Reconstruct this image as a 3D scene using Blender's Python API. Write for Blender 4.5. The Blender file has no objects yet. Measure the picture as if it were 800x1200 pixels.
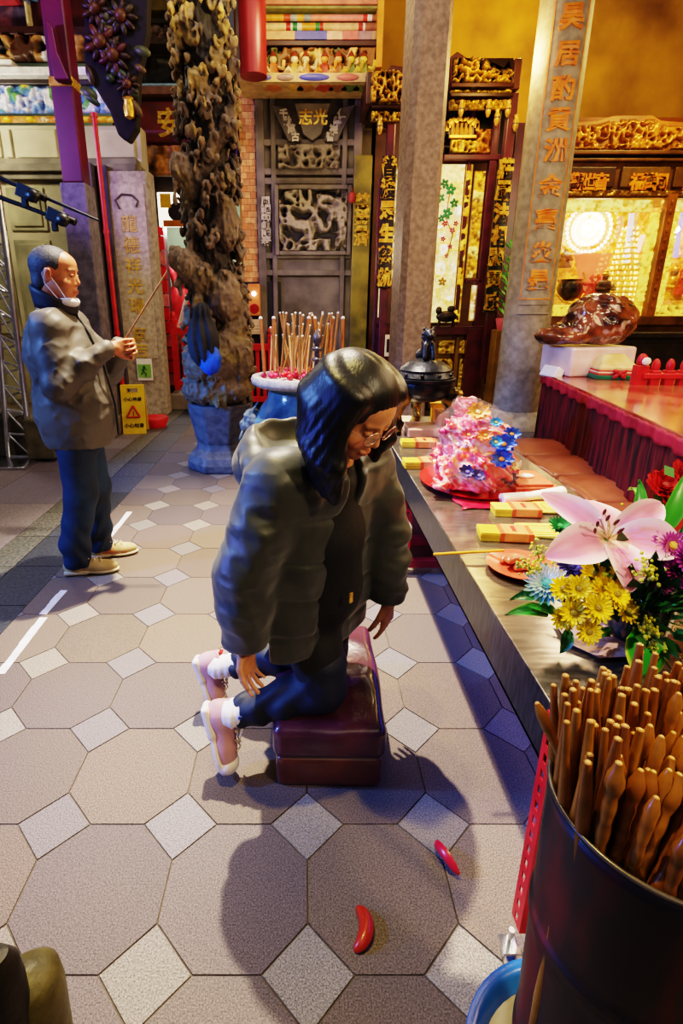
import bpy, bmesh, math, random
import numpy as np
from mathutils import Vector, Matrix, Euler, Quaternion
R = math.radians
PI = math.pi
col = bpy.context.scene.collection
random.seed(7)

# ------------------------------------------------------------------ camera
CAM_H = 1.45
TH = R(18.35)
FPX, CX, CY = 627.0, 355.0, 562.0
cd = bpy.data.cameras.new('camera')
cam = bpy.data.objects.new('camera', cd)
col.objects.link(cam)
cam.location = (0, 0, CAM_H)
cam.rotation_euler = (R(90) - TH, 0, 0)
cd.sensor_fit = 'VERTICAL'
cd.sensor_height = 36
cd.lens = 36 * FPX / 1200
cd.shift_x = (400 - CX) / 1200
cd.shift_y = -(600 - CY) / 1200
cd.clip_start = .02
cd.clip_end = 100
bpy.context.scene.camera = cam


def ray(px, py):
    u, v = (px - CX) / FPX, (py - CY) / FPX
    return Vector((u, math.cos(TH) - v * math.sin(TH), -math.sin(TH) - v * math.cos(TH)))


def at(px, py, Y):
    r = ray(px, py)
    t = Y / r.y
    return Vector((r.x * t, Y, CAM_H + r.z * t))


def fl(px, py, Z=0.0):
    r = ray(px, py)
    t = (Z - CAM_H) / r.z
    return Vector((r.x * t, r.y * t, Z))


# ------------------------------------------------------------------ object bookkeeping
def tag(o, label=None, cat=None, group=None, kind=None):
    if label: o['label'] = label
    if cat: o['category'] = cat
    if group: o['group'] = group
    if kind: o['kind'] = kind
    return o


def thing(name, label, cat, loc=(0, 0, 0), rotz=0, group=None, kind=None):
    o = bpy.data.objects.new(name, None)
    o.empty_display_size = .1
    col.objects.link(o)
    o.location = loc
    o.rotation_euler = (0, 0, rotz)
    return tag(o, label, cat, group, kind)


def link(name, me, parent=None, world=False):
    o = bpy.data.objects.new(name, me)
    col.objects.link(o)
    if parent is not None:
        o.parent = parent
    return o


def dup(root, loc=None, rotz=None, label=None):
    r = root.copy(); col.objects.link(r)
    if loc is not None: r.location = loc
    if rotz is not None: r.rotation_euler = (0, 0, rotz)
    if label: r['label'] = label
    for ch in list(root.children):
        c = ch.copy(); col.objects.link(c); c.parent = r
        for g in list(ch.children):
            d = g.copy(); col.objects.link(d); d.parent = c
    return r


# ------------------------------------------------------------------ materials
def lin(h):
    if isinstance(h, str):
        h = h.lstrip('#')
        v = [int(h[i:i + 2], 16) / 255 for i in (0, 2, 4)]
    else:
        v = list(h[:3])
    return tuple((c / 12.92 if c <= .04045 else ((c + .055) / 1.055) ** 2.4) for c in v) + (1,)


MATS = {}


def mat(name, c1='#808080', c2=None, scale=8, rough=.6, metal=0, bump=0, bscale=None, attr=False, emit=None, es=0,
        alpha=None, trans=0, detail=4, coat=0, mixlo=.35, mixhi=.65, stretch=None, spec=None, ior=None, sheen=0):
    if name in MATS: return MATS[name]
    m = bpy.data.materials.new(name); m.use_nodes = True
    nt = m.node_tree; N = nt.nodes; L = nt.links
    b = N['Principled BSDF']
    tc = N.new('ShaderNodeTexCoord')
    mp = N.new('ShaderNodeMapping')
    L.new(tc.outputs['Object'], mp.inputs['Vector'])
    if stretch: mp.inputs['Scale'].default_value = stretch
    no = N.new('ShaderNodeTexNoise')
    no.inputs['Scale'].default_value = scale
    no.inputs['Detail'].default_value = detail
    L.new(mp.outputs['Vector'], no.inputs['Vector'])
    cr = N.new('ShaderNodeValToRGB')
    cr.color_ramp.elements[0].position = mixlo
    cr.color_ramp.elements[1].position = mixhi
    if attr:
        at_ = N.new('ShaderNodeAttribute'); at_.attribute_name = 'Col'
        cr.color_ramp.elements[0].color = (.72, .72, .72, 1) if c2 is None else lin(c2)
        cr.color_ramp.elements[1].color = (1.1, 1.1, 1.1, 1) if c2 is None else (1, 1, 1, 1)
        mx = N.new('ShaderNodeMix'); mx.data_type = 'RGBA'; mx.blend_type = 'MULTIPLY'
        mx.inputs['Factor'].default_value = 1
        L.new(at_.outputs['Color'], mx.inputs['A']); L.new(cr.outputs['Color'], mx.inputs['B'])
        csock = mx.outputs['Result']
    else:
        cr.color_ramp.elements[0].color = lin(c1)
        cr.color_ramp.elements[1].color = lin(c2 or c1)
        csock = cr.outputs['Color']
    L.new(no.outputs['Fac'], cr.inputs['Fac'])
    L.new(csock, b.inputs['Base Color'])
    b.inputs['Roughness'].default_value = rough
    b.inputs['Metallic'].default_value = metal
    if spec is not None: b.inputs['Specular IOR Level'].default_value = spec
    if ior is not None: b.inputs['IOR'].default_value = ior
    if coat: b.inputs['Coat Weight'].default_value = coat; b.inputs['Coat Roughness'].default_value = .15
    if sheen: b.inputs['Sheen Weight'].default_value = sheen
    if trans: b.inputs['Transmission Weight'].default_value = trans
    if alpha is not None: b.inputs['Alpha'].default_value = alpha
    if emit is not None:
        if emit == 'col': L.new(csock, b.inputs['Emission Color'])
        else: b.inputs['Emission Color'].default_value = lin(emit)
        b.inputs['Emission Strength'].default_value = es
    if bump:
        n2 = N.new('ShaderNodeTexNoise'); n2.inputs['Scale'].default_value = bscale or scale * 4
        n2.inputs['Detail'].default_value = 5
        L.new(mp.outputs['Vector'], n2.inputs['Vector'])
        bp = N.new('ShaderNodeBump'); bp.inputs['Strength'].default_value = bump; bp.inputs['Distance'].default_value = .01
        L.new(n2.outputs['Fac'], bp.inputs['Height']); L.new(bp.outputs['Normal'], b.inputs['Normal'])
    MATS[name] = m
    return m


# ------------------------------------------------------------------ mesh builder
class MB:
    def __init__(s):
        s.v = []; s.f = []; s.c = []; s.mi = []; s.cur = (1, 1, 1); s.m = 0

    def col(s, h):
        s.cur = lin(h)[:3]; return s

    def mat(s, i):
        s.m = i; return s

    def add(s, vs, fs, M=None, cols=None):
        n = len(s.v)
        for i, p in enumerate(vs):
            p = Vector(p)
            if M is not None: p = M @ p
            s.v.append(tuple(p)); s.c.append(cols[i] if cols is not None else s.cur)
        for f in fs:
            s.f.append(tuple(i + n for i in f)); s.mi.append(s.m)
        return s

    def box(s, c, size, rot=None, M=None):
        x, y, z = [a / 2 for a in size]
        vs = [(-x, -y, -z), (x, -y, -z), (x, y, -z), (-x, y, -z), (-x, -y, z), (x, -y, z), (x, y, z), (-x, y, z)]
        fs = [(3, 2, 1, 0), (4, 5, 6, 7), (0, 1, 5, 4), (1, 2, 6, 5), (2, 3, 7, 6), (3, 0, 4, 7)]
        T = Matrix.Translation(c)
        if rot is not None: T = T @ Euler(rot).to_matrix().to_4x4()
        if M is not None: T = M @ T
        return s.add(vs, fs, T)

    def bb(s, a, b):
        return s.box([(a[i] + b[i]) / 2 for i in range(3)], [abs(a[i] - b[i]) for i in range(3)])

    def lathe(s, prof, c=(0, 0, 0), seg=32, M=None, sx=1, sy=1, caps=True, wob=None):
        vs = []; fs = []
        for (r, z) in prof:
            for k in range(seg):
                a = 2 * PI * k / seg
                q = r * (wob(a, z) if wob else 1)
                vs.append((q * math.cos(a) * sx, q * math.sin(a) * sy, z))
        n = len(prof)
        for i in range(n - 1):
            for k in range(seg):
                a, b = i * seg + k, i * seg + (k + 1) % seg
                fs.append((a, b, b + seg, a + seg))
        if caps:
            if prof[0][0] > 1e-6: fs.append(tuple(range(seg))[::-1])
            if prof[-1][0] > 1e-6: fs.append(tuple((n - 1) * seg + k for k in range(seg)))
        T = Matrix.Translation(c)
        if M is not None: T = M @ T
        return s.add(vs, fs, T)

    def tube(s, path, rad, seg=10, flat=None, closed=False, caps=True, M=None, twist=0, cols=None):
        P = [Vector(p) for p in path]; n = len(P)
        if not hasattr(rad, '__len__'): rad = [rad] * n
        vs = []; fs = []; cc = []
        t0 = (P[1] - P[0]).normalized()
        ref = Vector((0, 0, 1)) if abs(t0.z) < .9 else Vector((1, 0, 0))
        nx = t0.cross(ref).normalized()
        for i in range(n):
            if closed: t = (P[(i + 1) % n] - P[i - 1]).normalized()
            else: t = (P[min(i + 1, n - 1)] - P[max(i - 1, 0)]).normalized()
            nx = (nx - t * nx.dot(t)).normalized(); ny = t.cross(nx)
            for k in range(seg):
                a = 2 * PI * k / seg + twist
                r = rad[i]
                ra, rb = (r if not isinstance(r, (tuple, list)) else r[0]), (r if not isinstance(r, (tuple, list)) else r[1])
                vs.append(P[i] + nx * math.cos(a) * ra + ny * math.sin(a) * rb)
                if cols: cc.append(cols[i])
        for i in range(n if closed else n - 1):
            j = (i + 1) % n
            for k in range(seg):
                fs.append((i * seg + k, i * seg + (k + 1) % seg, j * seg + (k + 1) % seg, j * seg + k))
        if caps and not closed:
            fs.append(tuple(range(seg))[::-1]); fs.append(tuple((n - 1) * seg + k for k in range(seg)))
        return s.add(vs, fs, M, cc if cols else None)

    def cyl(s, a, b, r0, r1=None, seg=16, caps=True, M=None):
        return s.tube([a, b], [r0, r0 if r1 is None else r1], seg, caps=caps, M=M)

    def ball(s, c, r, seg=16, rings=10, rot=None, M=None):
        if not hasattr(r, '__len__'): r = (r, r, r)
        vs = [(0, 0, -r[2])]; fs = []
        for i in range(1, rings):
            ph = PI * i / rings - PI / 2
            for k in range(seg):
                a = 2 * PI * k / seg
                vs.append((r[0] * math.cos(ph) * math.cos(a), r[1] * math.cos(ph) * math.sin(a), r[2] * math.sin(ph)))
        vs.append((0, 0, r[2])); L = len(vs) - 1
        for k in range(seg):
            k2 = (k + 1) % seg
            fs.append((0, 1 + k2, 1 + k)); fs.append((L, L - seg + k, L - seg + k2))
            for i in range(rings - 2):
                a = 1 + i * seg
                fs.append((a + k, a + k2, a + seg + k2, a + seg + k))
        T = Matrix.Translation(c)
        if rot is not None: T = T @ Euler(rot).to_matrix().to_4x4()
        if M is not None: T = M @ T
        return s.add(vs, fs, T)

    def prism(s, poly, y0, y1, plane='XZ', M=None):
        """extrude a 2-D outline along the missing axis"""
        def P(a, b, c):
            return {'XZ': (a, c, b), 'XY': (a, b, c), 'YZ': (c, a, b)}[plane]
        n = len(poly)
        vs = [P(a, b, y0) for a, b in poly] + [P(a, b, y1) for a, b in poly]
        fs = [tuple(range(n)), tuple(range(n, 2 * n))[::-1]] + [(k, k + n, (k + 1) % n + n, (k + 1) % n) for k in range(n)]
        return s.add(vs, fs, M)

    def grid(s, nu, nv, fn, closeu=False, cfn=None, M=None):
        vs = []; cc = []
        for j in range(nv):
            for i in range(nu):
                u = i / (nu if closeu else nu - 1); v = j / (nv - 1)
                vs.append(fn(u, v))
                if cfn: cc.append(cfn(u, v))
        fs = []
        for j in range(nv - 1):
            for i in range(nu if closeu else nu - 1):
                i2 = (i + 1) % nu
                fs.append((j * nu + i, j * nu + i2, (j + 1) * nu + i2, (j + 1) * nu + i))
        return s.add(vs, fs, M, cc if cfn else None)

    def build(s, name, m, parent=None, smooth=None, bevel=0, bseg=2, solid=0, sub=0, fix=True):
        me = bpy.data.meshes.new(name)
        me.from_pydata(s.v, [], s.f)
        for mm in (m if isinstance(m, (list, tuple)) else [m]): me.materials.append(mm)
        me.polygons.foreach_set('material_index', s.mi)
        ca = me.color_attributes.new('Col', 'FLOAT_COLOR', 'POINT')
        a = np.ones((len(s.v), 4), np.float32)
        a[:, :3] = np.array([tuple(c)[:3] for c in s.c], np.float32).reshape(-1, 3)
        ca.data.foreach_set('color', a.ravel())
        if fix and len(s.f) < 60000:
            bm = bmesh.new(); bm.from_mesh(me); bmesh.ops.recalc_face_normals(bm, faces=bm.faces); bm.to_mesh(me); bm.free()
        if smooth is not None:
            me.polygons.foreach_set('use_smooth', [True] * len(me.polygons))
            if smooth < 180:
                try: me.set_sharp_from_angle(angle=R(smooth))
                except Exception: pass
        me.update()
        o = link(name, me, parent)
        if bevel:
            bv = o.modifiers.new('bevel', 'BEVEL'); bv.width = bevel; bv.segments = bseg; bv.limit_method = 'ANGLE'; bv.angle_limit = R(40)
        if solid:
            so = o.modifiers.new('solid', 'SOLIDIFY'); so.thickness = solid; so.offset = 0
        if sub:
            sb = o.modifiers.new('sub', 'SUBSURF'); sb.levels = sub; sb.render_levels = sub
        return o


def struct(name, mb, m, parent=None, **k):
    o = mb.build(name, m, parent, **k)
    if parent is None: o['kind'] = 'structure'
    return o


# ------------------------------------------------------------------ noise
def _hash(ix, iy, iz, seed):
    h = (ix.astype(np.int64) * 374761393 + iy.astype(np.int64) * 668265263 + iz.astype(np.int64) * 2147483647 + seed * 1274126177) & 0xffffffff
    h = ((h ^ (h >> 13)) * 1274126177) & 0xffffffff
    h = h ^ (h >> 16)
    return (h & 0xffff).astype(np.float32) / 65535.0


def vnoise(x, y, z=0, seed=0):
    x, y, z = np.broadcast_arrays(np.asarray(x, np.float32), np.asarray(y, np.float32), np.asarray(z, np.float32))
    fx, fy, fz = np.floor(x), np.floor(y), np.floor(z)
    tx, ty, tz = x - fx, y - fy, z - fz
    tx, ty, tz = [t * t * (3 - 2 * t) for t in (tx, ty, tz)]
    ix, iy, iz = fx.astype(np.int64), fy.astype(np.int64), fz.astype(np.int64)
    def c(a, b, d): return _hash(ix + a, iy + b, iz + d, seed)
    x00 = c(0, 0, 0) * (1 - tx) + c(1, 0, 0) * tx; x10 = c(0, 1, 0) * (1 - tx) + c(1, 1, 0) * tx
    x01 = c(0, 0, 1) * (1 - tx) + c(1, 0, 1) * tx; x11 = c(0, 1, 1) * (1 - tx) + c(1, 1, 1) * tx
    return (x00 * (1 - ty) + x10 * ty) * (1 - tz) + (x01 * (1 - ty) + x11 * ty) * tz


def fbm(x, y, z=0, o=4, seed=0):
    s = 0; a = .5; t = 0
    for k in range(o):
        s = s + a * vnoise(np.asarray(x) * 2 ** k, np.asarray(y) * 2 ** k, np.asarray(z) * 2 ** k, seed + k); t += a; a *= .5
    return s / t


def ridged(x, y, z=0, o=3, seed=0):
    s = 0; a = .5; t = 0
    for k in range(o):
        s = s + a * (1 - np.abs(2 * vnoise(np.asarray(x) * 2 ** k, np.asarray(y) * 2 ** k, np.asarray(z) * 2 ** k, seed + k) - 1)); t += a; a *= .5
    return s / t


# ------------------------------------------------------------------ signed-distance modelling
class SDF:
    """volume of signed distances, smooth-unioned primitives, turned into one continuous surface"""
    def __init__(s, lo, hi, h):
        s.h = h; s.lo = np.array(lo, float)
        s.n = np.ceil((np.array(hi) - s.lo) / h).astype(int) + 1
        s.d = np.full(s.n, 9.0, np.float32)
        s.M = None

    def _sl(s, lo, hi):
        a = np.maximum(np.floor((np.array(lo) - s.lo) / s.h).astype(int), 0)
        b = np.minimum(np.ceil((np.array(hi) - s.lo) / s.h).astype(int) + 1, s.n)
        if np.any(b <= a): return None, None
        ax = [s.lo[i] + s.h * np.arange(a[i], b[i], dtype=np.float32) for i in range(3)]
        return tuple(slice(a[i], b[i]) for i in range(3)), np.meshgrid(*ax, indexing='ij', sparse=True)

    def op(s, lo, hi, fn, k=.01, mode='u'):
        pad = max(k * 1.2, s.h * 3)
        sl, g = s._sl(np.array(lo) - pad, np.array(hi) + pad)
        if sl is None: return s
        e = np.asarray(fn(*g), np.float32); d = s.d[sl]
        if mode == 's': e = -e
        if k > 0:
            if mode == 'u':
                h = np.clip(.5 + .5 * (d - e) / k, 0, 1); r = d * (1 - h) + e * h - k * h * (1 - h)
            else:
                h = np.clip(.5 - .5 * (d - e) / k, 0, 1); r = d * (1 - h) + e * h + k * h * (1 - h)
        else:
            r = np.minimum(d, e) if mode == 'u' else np.maximum(d, e)
        s.d[sl] = r
        return s

    def ell(s, c, r, rot=None, k=.01, mode='u', M=None):
        """ellipsoid; M: 4x4 placing local coordinates"""
        if not hasattr(r, '__len__'): r = (r, r, r)
        T = Matrix.Translation(c)
        if rot is not None: T = T @ Euler(rot).to_matrix().to_4x4()
        M = M if M is not None else s.M
        if M is not None: T = M @ T
        sc = T.to_scale()[0]
        I = np.array(T.inverted()); C = np.array(T.translation); m = max(r) * sc
        def fn(x, y, z):
            lx = I[0, 0] * x + I[0, 1] * y + I[0, 2] * z + I[0, 3]
            ly = I[1, 0] * x + I[1, 1] * y + I[1, 2] * z + I[1, 3]
            lz = I[2, 0] * x + I[2, 1] * y + I[2, 2] * z + I[2, 3]
            k0 = np.sqrt((lx / r[0]) ** 2 + (ly / r[1]) ** 2 + (lz / r[2]) ** 2)
            k1 = np.sqrt((lx / r[0] ** 2) ** 2 + (ly / r[1] ** 2) ** 2 + (lz / r[2] ** 2) ** 2) + 1e-9
            return k0 * (k0 - 1) / k1 * sc
        return s.op(C - m, C + m, fn, k, mode)

    def cap(s, a, b, ra, rb=None, k=.01, mode='u', M=None):
        rb = ra if rb is None else rb
        M = M if M is not None else s.M
        a, b = Vector(a), Vector(b)
        if M is not None:
            a, b = M @ a, M @ b; q = M.to_scale()[0]; ra *= q; rb *= q
        a, b = np.array(a), np.array(b)
        ab = b - a; L2 = float(ab @ ab) + 1e-12
        def fn(x, y, z):
            t = np.clip(((x - a[0]) * ab[0] + (y - a[1]) * ab[1] + (z - a[2]) * ab[2]) / L2, 0, 1)
            return np.sqrt((x - a[0] - t * ab[0]) ** 2 + (y - a[1] - t * ab[1]) ** 2 + (z - a[2] - t * ab[2]) ** 2) - (ra + (rb - ra) * t)
        m = max(ra, rb)
        return s.op(np.minimum(a, b) - m, np.maximum(a, b) + m, fn, k, mode)

    def chain(s, pts, rs, k=.008, mode='u', M=None):
        for i in range(len(pts) - 1): s.cap(pts[i], pts[i + 1], rs[i], rs[i + 1], k, mode, M)
        return s

    def box(s, c, half, rot=None, rd=.01, k=.01, mode='u', M=None):
        T = Matrix.Translation(c)
        if rot is not None: T = T @ Euler(rot).to_matrix().to_4x4()
        M = M if M is not None else s.M
        if M is not None: T = M @ T
        I = np.array(T.inverted()); C = np.array(T.translation); m = math.sqrt(sum(a * a for a in half))
        hx = [max(a - rd, 1e-4) for a in half]
        def fn(x, y, z):
            q = [np.abs(I[i, 0] * x + I[i, 1] * y + I[i, 2] * z + I[i, 3]) - hx[i] for i in range(3)]
            o = np.sqrt(sum(np.maximum(a, 0) ** 2 for a in q)) + np.minimum(np.maximum(np.maximum(q[0], q[1]), q[2]), 0)
            return o - rd
        return s.op(C - m, C + m, fn, k, mode)

    def disp(s, fn):
        sl, g = s._sl(s.lo, s.lo + s.h * s.n)
        near = np.abs(s.d) < .12
        X, Y, Z = np.broadcast_arrays(*g)
        s.d[near] += fn(X[near], Y[near], Z[near]).astype(np.float32)
        return s

    def surf(s):
        d = s.d.copy()
        d[0] = d[-1] = 9; d[:, 0] = d[:, -1] = 9; d[:, :, 0] = d[:, :, -1] = 9
        d = np.clip(d, -s.h * 2, s.h * 2)
        ins = d < 0
        n = np.array(d.shape) - 1
        cnt = np.zeros(n, np.int8)
        for i in (0, 1):
            for j in (0, 1):
                for k in (0, 1):
                    cnt += ins[i:n[0] + i, j:n[1] + j, k:n[2] + k]
        act = (cnt > 0) & (cnt < 8)
        idx = np.full(n, -1, np.int32)
        cells = np.argwhere(act); idx[act] = np.arange(len(cells))
        P = np.zeros((len(cells), 3)); W = np.zeros(len(cells))
        ci, cj, ck = cells.T
        cr = [(i, j, k) for i in (0, 1) for j in (0, 1) for k in (0, 1)]
        dv = {c: d[ci + c[0], cj + c[1], ck + c[2]] for c in cr}
        for c in cr:
            for ax in range(3):
                if c[ax]: continue
                e = list(c); e[ax] = 1; e = tuple(e)
                a, b = dv[c], dv[e]
                m = (a < 0) != (b < 0)
                t = np.where(m, a / np.where(m, a - b, 1), 0)
                p = np.zeros((len(cells), 3)); p[:] = c; p[:, ax] = t
                P[m] += p[m]; W[m] += 1
        P = (P / W[:, None] + cells) * s.h + s.lo
        Fs = []
        for ax in range(3):
            o1, o2 = [(1, 2), (2, 0), (0, 1)][ax]
            sa = [slice(None)] * 3; sb = [slice(None)] * 3
            sa[ax] = slice(0, -1); sb[ax] = slice(1, None)
            A, B = ins[tuple(sa)], ins[tuple(sb)]
            for sgn in (0, 1):
                E = np.argwhere((A & ~B) if sgn == 0 else (~A & B))
                E = E[(E[:, o1] > 0) & (E[:, o2] > 0)]
                def q(a, b):
                    t = E.copy(); t[:, o1] -= a; t[:, o2] -= b
                    return idx[t[:, 0], t[:, 1], t[:, 2]]
                f = np.stack([q(1, 1), q(0, 1), q(0, 0), q(1, 0)], 1)
                if sgn: f = f[:, ::-1]
                Fs.append(f)
        F = np.concatenate(Fs); F = F[(F >= 0).all(1)]
        return P, F

    def build(s, name, m, parent=None, cfn=None, smooth_it=1, post=None):
        P, F = s.surf()
        if smooth_it:
            for _ in range(smooth_it):
                acc = np.zeros_like(P); w = np.zeros(len(P))
                for a, b in ((0, 1), (1, 2), (2, 3), (3, 0)):
                    np.add.at(acc, F[:, a], P[F[:, b]]); np.add.at(w, F[:, a], 1)
                    np.add.at(acc, F[:, b], P[F[:, a]]); np.add.at(w, F[:, b], 1)
                P = P * .5 + acc / np.maximum(w, 1)[:, None] * .5
        if post is not None: P = post(P)
        me = bpy.data.meshes.new(name)
        me.vertices.add(len(P)); me.vertices.foreach_set('co', P.astype(np.float32).ravel())
        me.loops.add(len(F) * 4); me.polygons.add(len(F))
        me.loops.foreach_set('vertex_index', F.ravel().astype(np.int32))
        me.polygons.foreach_set('loop_start', np.arange(0, len(F) * 4, 4, dtype=np.int32))
        try: me.polygons.foreach_set('loop_total', np.full(len(F), 4, np.int32))
        except Exception: pass
        me.polygons.foreach_set('use_smooth', np.ones(len(F), bool))
        me.update(calc_edges=True)
        for mm in (m if isinstance(m, (list, tuple)) else [m]): me.materials.append(mm)
        if cfn is not None:
            C = np.ones((len(P), 4), np.float32); C[:, :3] = cfn(P[:, 0], P[:, 1], P[:, 2], P)
            ca = me.color_attributes.new('Col', 'FLOAT_COLOR', 'POINT'); ca.data.foreach_set('color', C.ravel())
        return link(name, me, parent)


def L3(h): return np.array(lin(h)[:3], np.float32)


def lerpc(a, b, t):
    t = np.clip(t, 0, 1)[:, None]
    return a * (1 - t) + b * t


# ------------------------------------------------------------------ writing
def text_mesh(body, size, depth=.006, bold=0):
    c = bpy.data.curves.new('t', 'FONT'); c.body = body; c.size = size; c.extrude = depth; c.offset = bold
    c.align_x = 'CENTER'; c.align_y = 'CENTER'; c.resolution_u = 3; c.space_line = 1.0
    o = bpy.data.objects.new('t', c); col.objects.link(o)
    dg = bpy.context.evaluated_depsgraph_get()
    me = bpy.data.meshes.new_from_object(o.evaluated_get(dg))
    vs = [tuple(v.co) for v in me.vertices]; fs = [tuple(p.vertices) for p in me.polygons]
    bpy.data.objects.remove(o); bpy.data.meshes.remove(me); bpy.data.curves.remove(c)
    return vs, fs


def write(mb, body, size, M, depth=.006, bold=.0, wide=1.0):
    vs, fs = text_mesh(body, size, depth, bold)
    if not vs: return
    cx = (min(v[0] for v in vs) + max(v[0] for v in vs)) / 2; cy = (min(v[1] for v in vs) + max(v[1] for v in vs)) / 2
    mb.add([((v[0] - cx) * wide, v[1] - cy, v[2]) for v in vs], fs, M)


# text standing upright facing -Y (towards the camera) at a point, optional yaw / roll
def face(p, yaw=0, pitch=0, roll=0):
    return Matrix.Translation(p) @ Matrix.Rotation(yaw, 4, 'Z') @ Matrix.Rotation(R(90) + pitch, 4, 'X') @ Matrix.Rotation(roll, 4, 'Z')


# carved relief: height field facing -Y, coloured by its height
def relief(mb, x0, x1, z0, z1, Y, depth, freq=14, seed=1, hi='#e8b23a', lo='#3a1a08', step=.012, kind='ridge', mask=None, cols=None, thr=(.45, .8), M=None):
    freq *= 1.9; step *= .75
    nu = max(4, int(abs(x1 - x0) / step)); nv = max(4, int(abs(z1 - z0) / step))
    X, Z = np.meshgrid(np.linspace(x0, x1, nu), np.linspace(z0, z1, nv))
    if kind == 'ridge':
        w1 = fbm(X * freq * .5, Z * freq * .5, 3.3, 2, seed + 9) * 1.6
        h = ridged(X * freq + w1, Z * freq - w1, seed * 1.7, 2, seed)
    elif kind == 'blob':
        h = fbm(X * freq, Z * freq, seed * 2.1, 3, seed)
    h = np.clip((h - thr[0]) / (thr[1] - thr[0]), 0, 1)
    if mask is not None: h = h * mask(X, Z)
    h[0] = h[-1] = 0; h[:, 0] = h[:, -1] = 0
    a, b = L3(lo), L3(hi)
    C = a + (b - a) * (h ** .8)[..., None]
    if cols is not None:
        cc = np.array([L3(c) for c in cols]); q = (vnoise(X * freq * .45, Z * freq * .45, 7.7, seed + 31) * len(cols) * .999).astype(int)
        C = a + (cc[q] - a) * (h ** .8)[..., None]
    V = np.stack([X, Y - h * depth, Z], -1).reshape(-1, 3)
    i = np.arange(nv - 1)[:, None] * nu + np.arange(nu - 1)[None, :]
    Fq = np.stack([i, i + 1, i + nu + 1, i + nu], -1).reshape(-1, 4)
    mb.add([tuple(v) for v in V], [tuple(int(k) for k in f) for f in Fq], M, [tuple(c) for c in C.reshape(-1, 3)])
def zof(py, Y): return at(CX, py, Y).z
def xof(px, py, Y): return at(px, py, Y).x


# ------------------------------------------------------------------ shared materials
M_stone = mat('dark_stone', '#5d5347', '#83786a', 3, .65, bump=.5, bscale=60)
M_tile = mat('floor_stone', scale=260, rough=.62, attr=True, bump=.18, bscale=300, detail=6, mixlo=.3, mixhi=.7, c2='#77706c', spec=.35)
M_grout = mat('grout', '#4a4038', '#5e554c', 20, .9)
M_granite = mat('granite_gutter', '#2b3340', '#5b6675', 40, .55, bump=.3, detail=8)
M_attr = mat('painted_relief', attr=True, rough=.5, scale=30)
M_gold = mat('gilded_relief', attr=True, rough=.32, scale=40, metal=.35)
M_goldleaf = mat('gold_leaf', '#c98a1c', '#f6cf55', 25, .3, metal=.5)
M_goldlit = mat('lit_gilding', attr=True, rough=.4, scale=30, emit='col', es=.7)  # gilding emits its own colour, standing in for light inside the cabinets
M_lacquer = mat('dark_lacquer', '#2a1208', '#4a2212', 12, .3, coat=.4)
M_maroon = mat('maroon_lacquer', '#3a0f14', '#5a1a22', 8, .35, coat=.3)
M_red = mat('red_paint', '#b01218', '#d4232a', 10, .42)
M_redattr = mat('painted_wood', attr=True, rough=.45, scale=12)
M_ochre = mat('smoky_ochre_plaster', '#5c3a06', '#b8841c', 1.1, .85, bump=.4, bscale=14, detail=7, mixlo=.3, mixhi=.75)
M_white = mat('white_paint', '#e8e4dc', '#f5f2ea', 10, .5)
M_black = mat('black_metal', '#0e0e10', '#1c1c20', 20, .4)
M_steel = mat('brushed_steel', '#8a8682', '#b8b2aa', 30, .24, metal=1, stretch=(1, 8, 1))
M_chrome = mat('bright_metal', '#c8ccd2', '#e8ecf0', 10, .2, metal=1)

# ------------------------------------------------------------------ floor: octagonal flags with small square insets
P_ = .370
OX, OY = .0115, .7985
sq = .285 * P_
GX = -1.39            # left edge of the paved hall (the granite gutter runs along it)
g = 0.0022
fb = MB()
rng = random.Random(3)


def clip_poly(poly, xmin, xmax):
    out = poly
    for sign, lim in ((1, xmin), (-1, -xmax)):
        res = []
        for i in range(len(out)):
            a, b = out[i], out[(i + 1) % len(out)]
            ia, ib = sign * a[0] >= lim, sign * b[0] >= lim
            if ia: res.append(a)
            if ia != ib:
                t = (lim - sign * a[0]) / (sign * b[0] - sign * a[0])
                res.append((a[0] + (b[0] - a[0]) * t, a[1] + (b[1] - a[1]) * t))
        out = res
        if not out: return []
    return out


oct_cols = ['#807068', '#85756a', '#7a6e6b', '#88796c', '#7c706f', '#82746b']
dia_cols = ['#a39c94', '#948f92', '#aca59a', '#8d8688', '#a2988c']
for i in range(-6, 18):
    for j in range(-3, 25):
        x, y = OX + i * P_, OY + j * P_
        oc = [(x + sq + g, y + g), (x + P_ - sq - g, y + g), (x + P_ - g, y + sq + g), (x + P_ - g, y + P_ - sq - g), (x + P_ - sq - g, y + P_ - g),
              (x + sq + g, y + P_ - g), (x + g, y + P_ - sq - g), (x + g, y + sq + g)]
        q = sq - g
        di = [(x - q, y), (x, y - q), (x + q, y), (x, y + q)]
        for poly, cs in ((oc, oct_cols), (di, dia_cols)):
            poly = clip_poly(poly, GX, 6.2)
            if len(poly) < 3: continue
            c = Vector(lin(rng.choice(cs))[:3]) * rng.uniform(.85, 1.08)
            n = len(poly)
            fb.cur = tuple(c)
            z0 = -.004; z1 = rng.uniform(-.0006, .0002)
            fb.add([(a, b, z1) for a, b in poly] + [(a, b, z0) for a, b in poly],
                   [tuple(range(n))] + [(k, k + n, (k + 1) % n + n, (k + 1) % n) for k in range(n)])
fb.mat(1).col('#54483e'); fb.add([(GX, -1, -.004), (6.2, -1, -.004), (6.2, 9.6, -.004), (GX, 9.6, -.004)], [(0, 1, 2, 3)])
floor = struct('floor', fb, [M_tile, M_grout])

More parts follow.
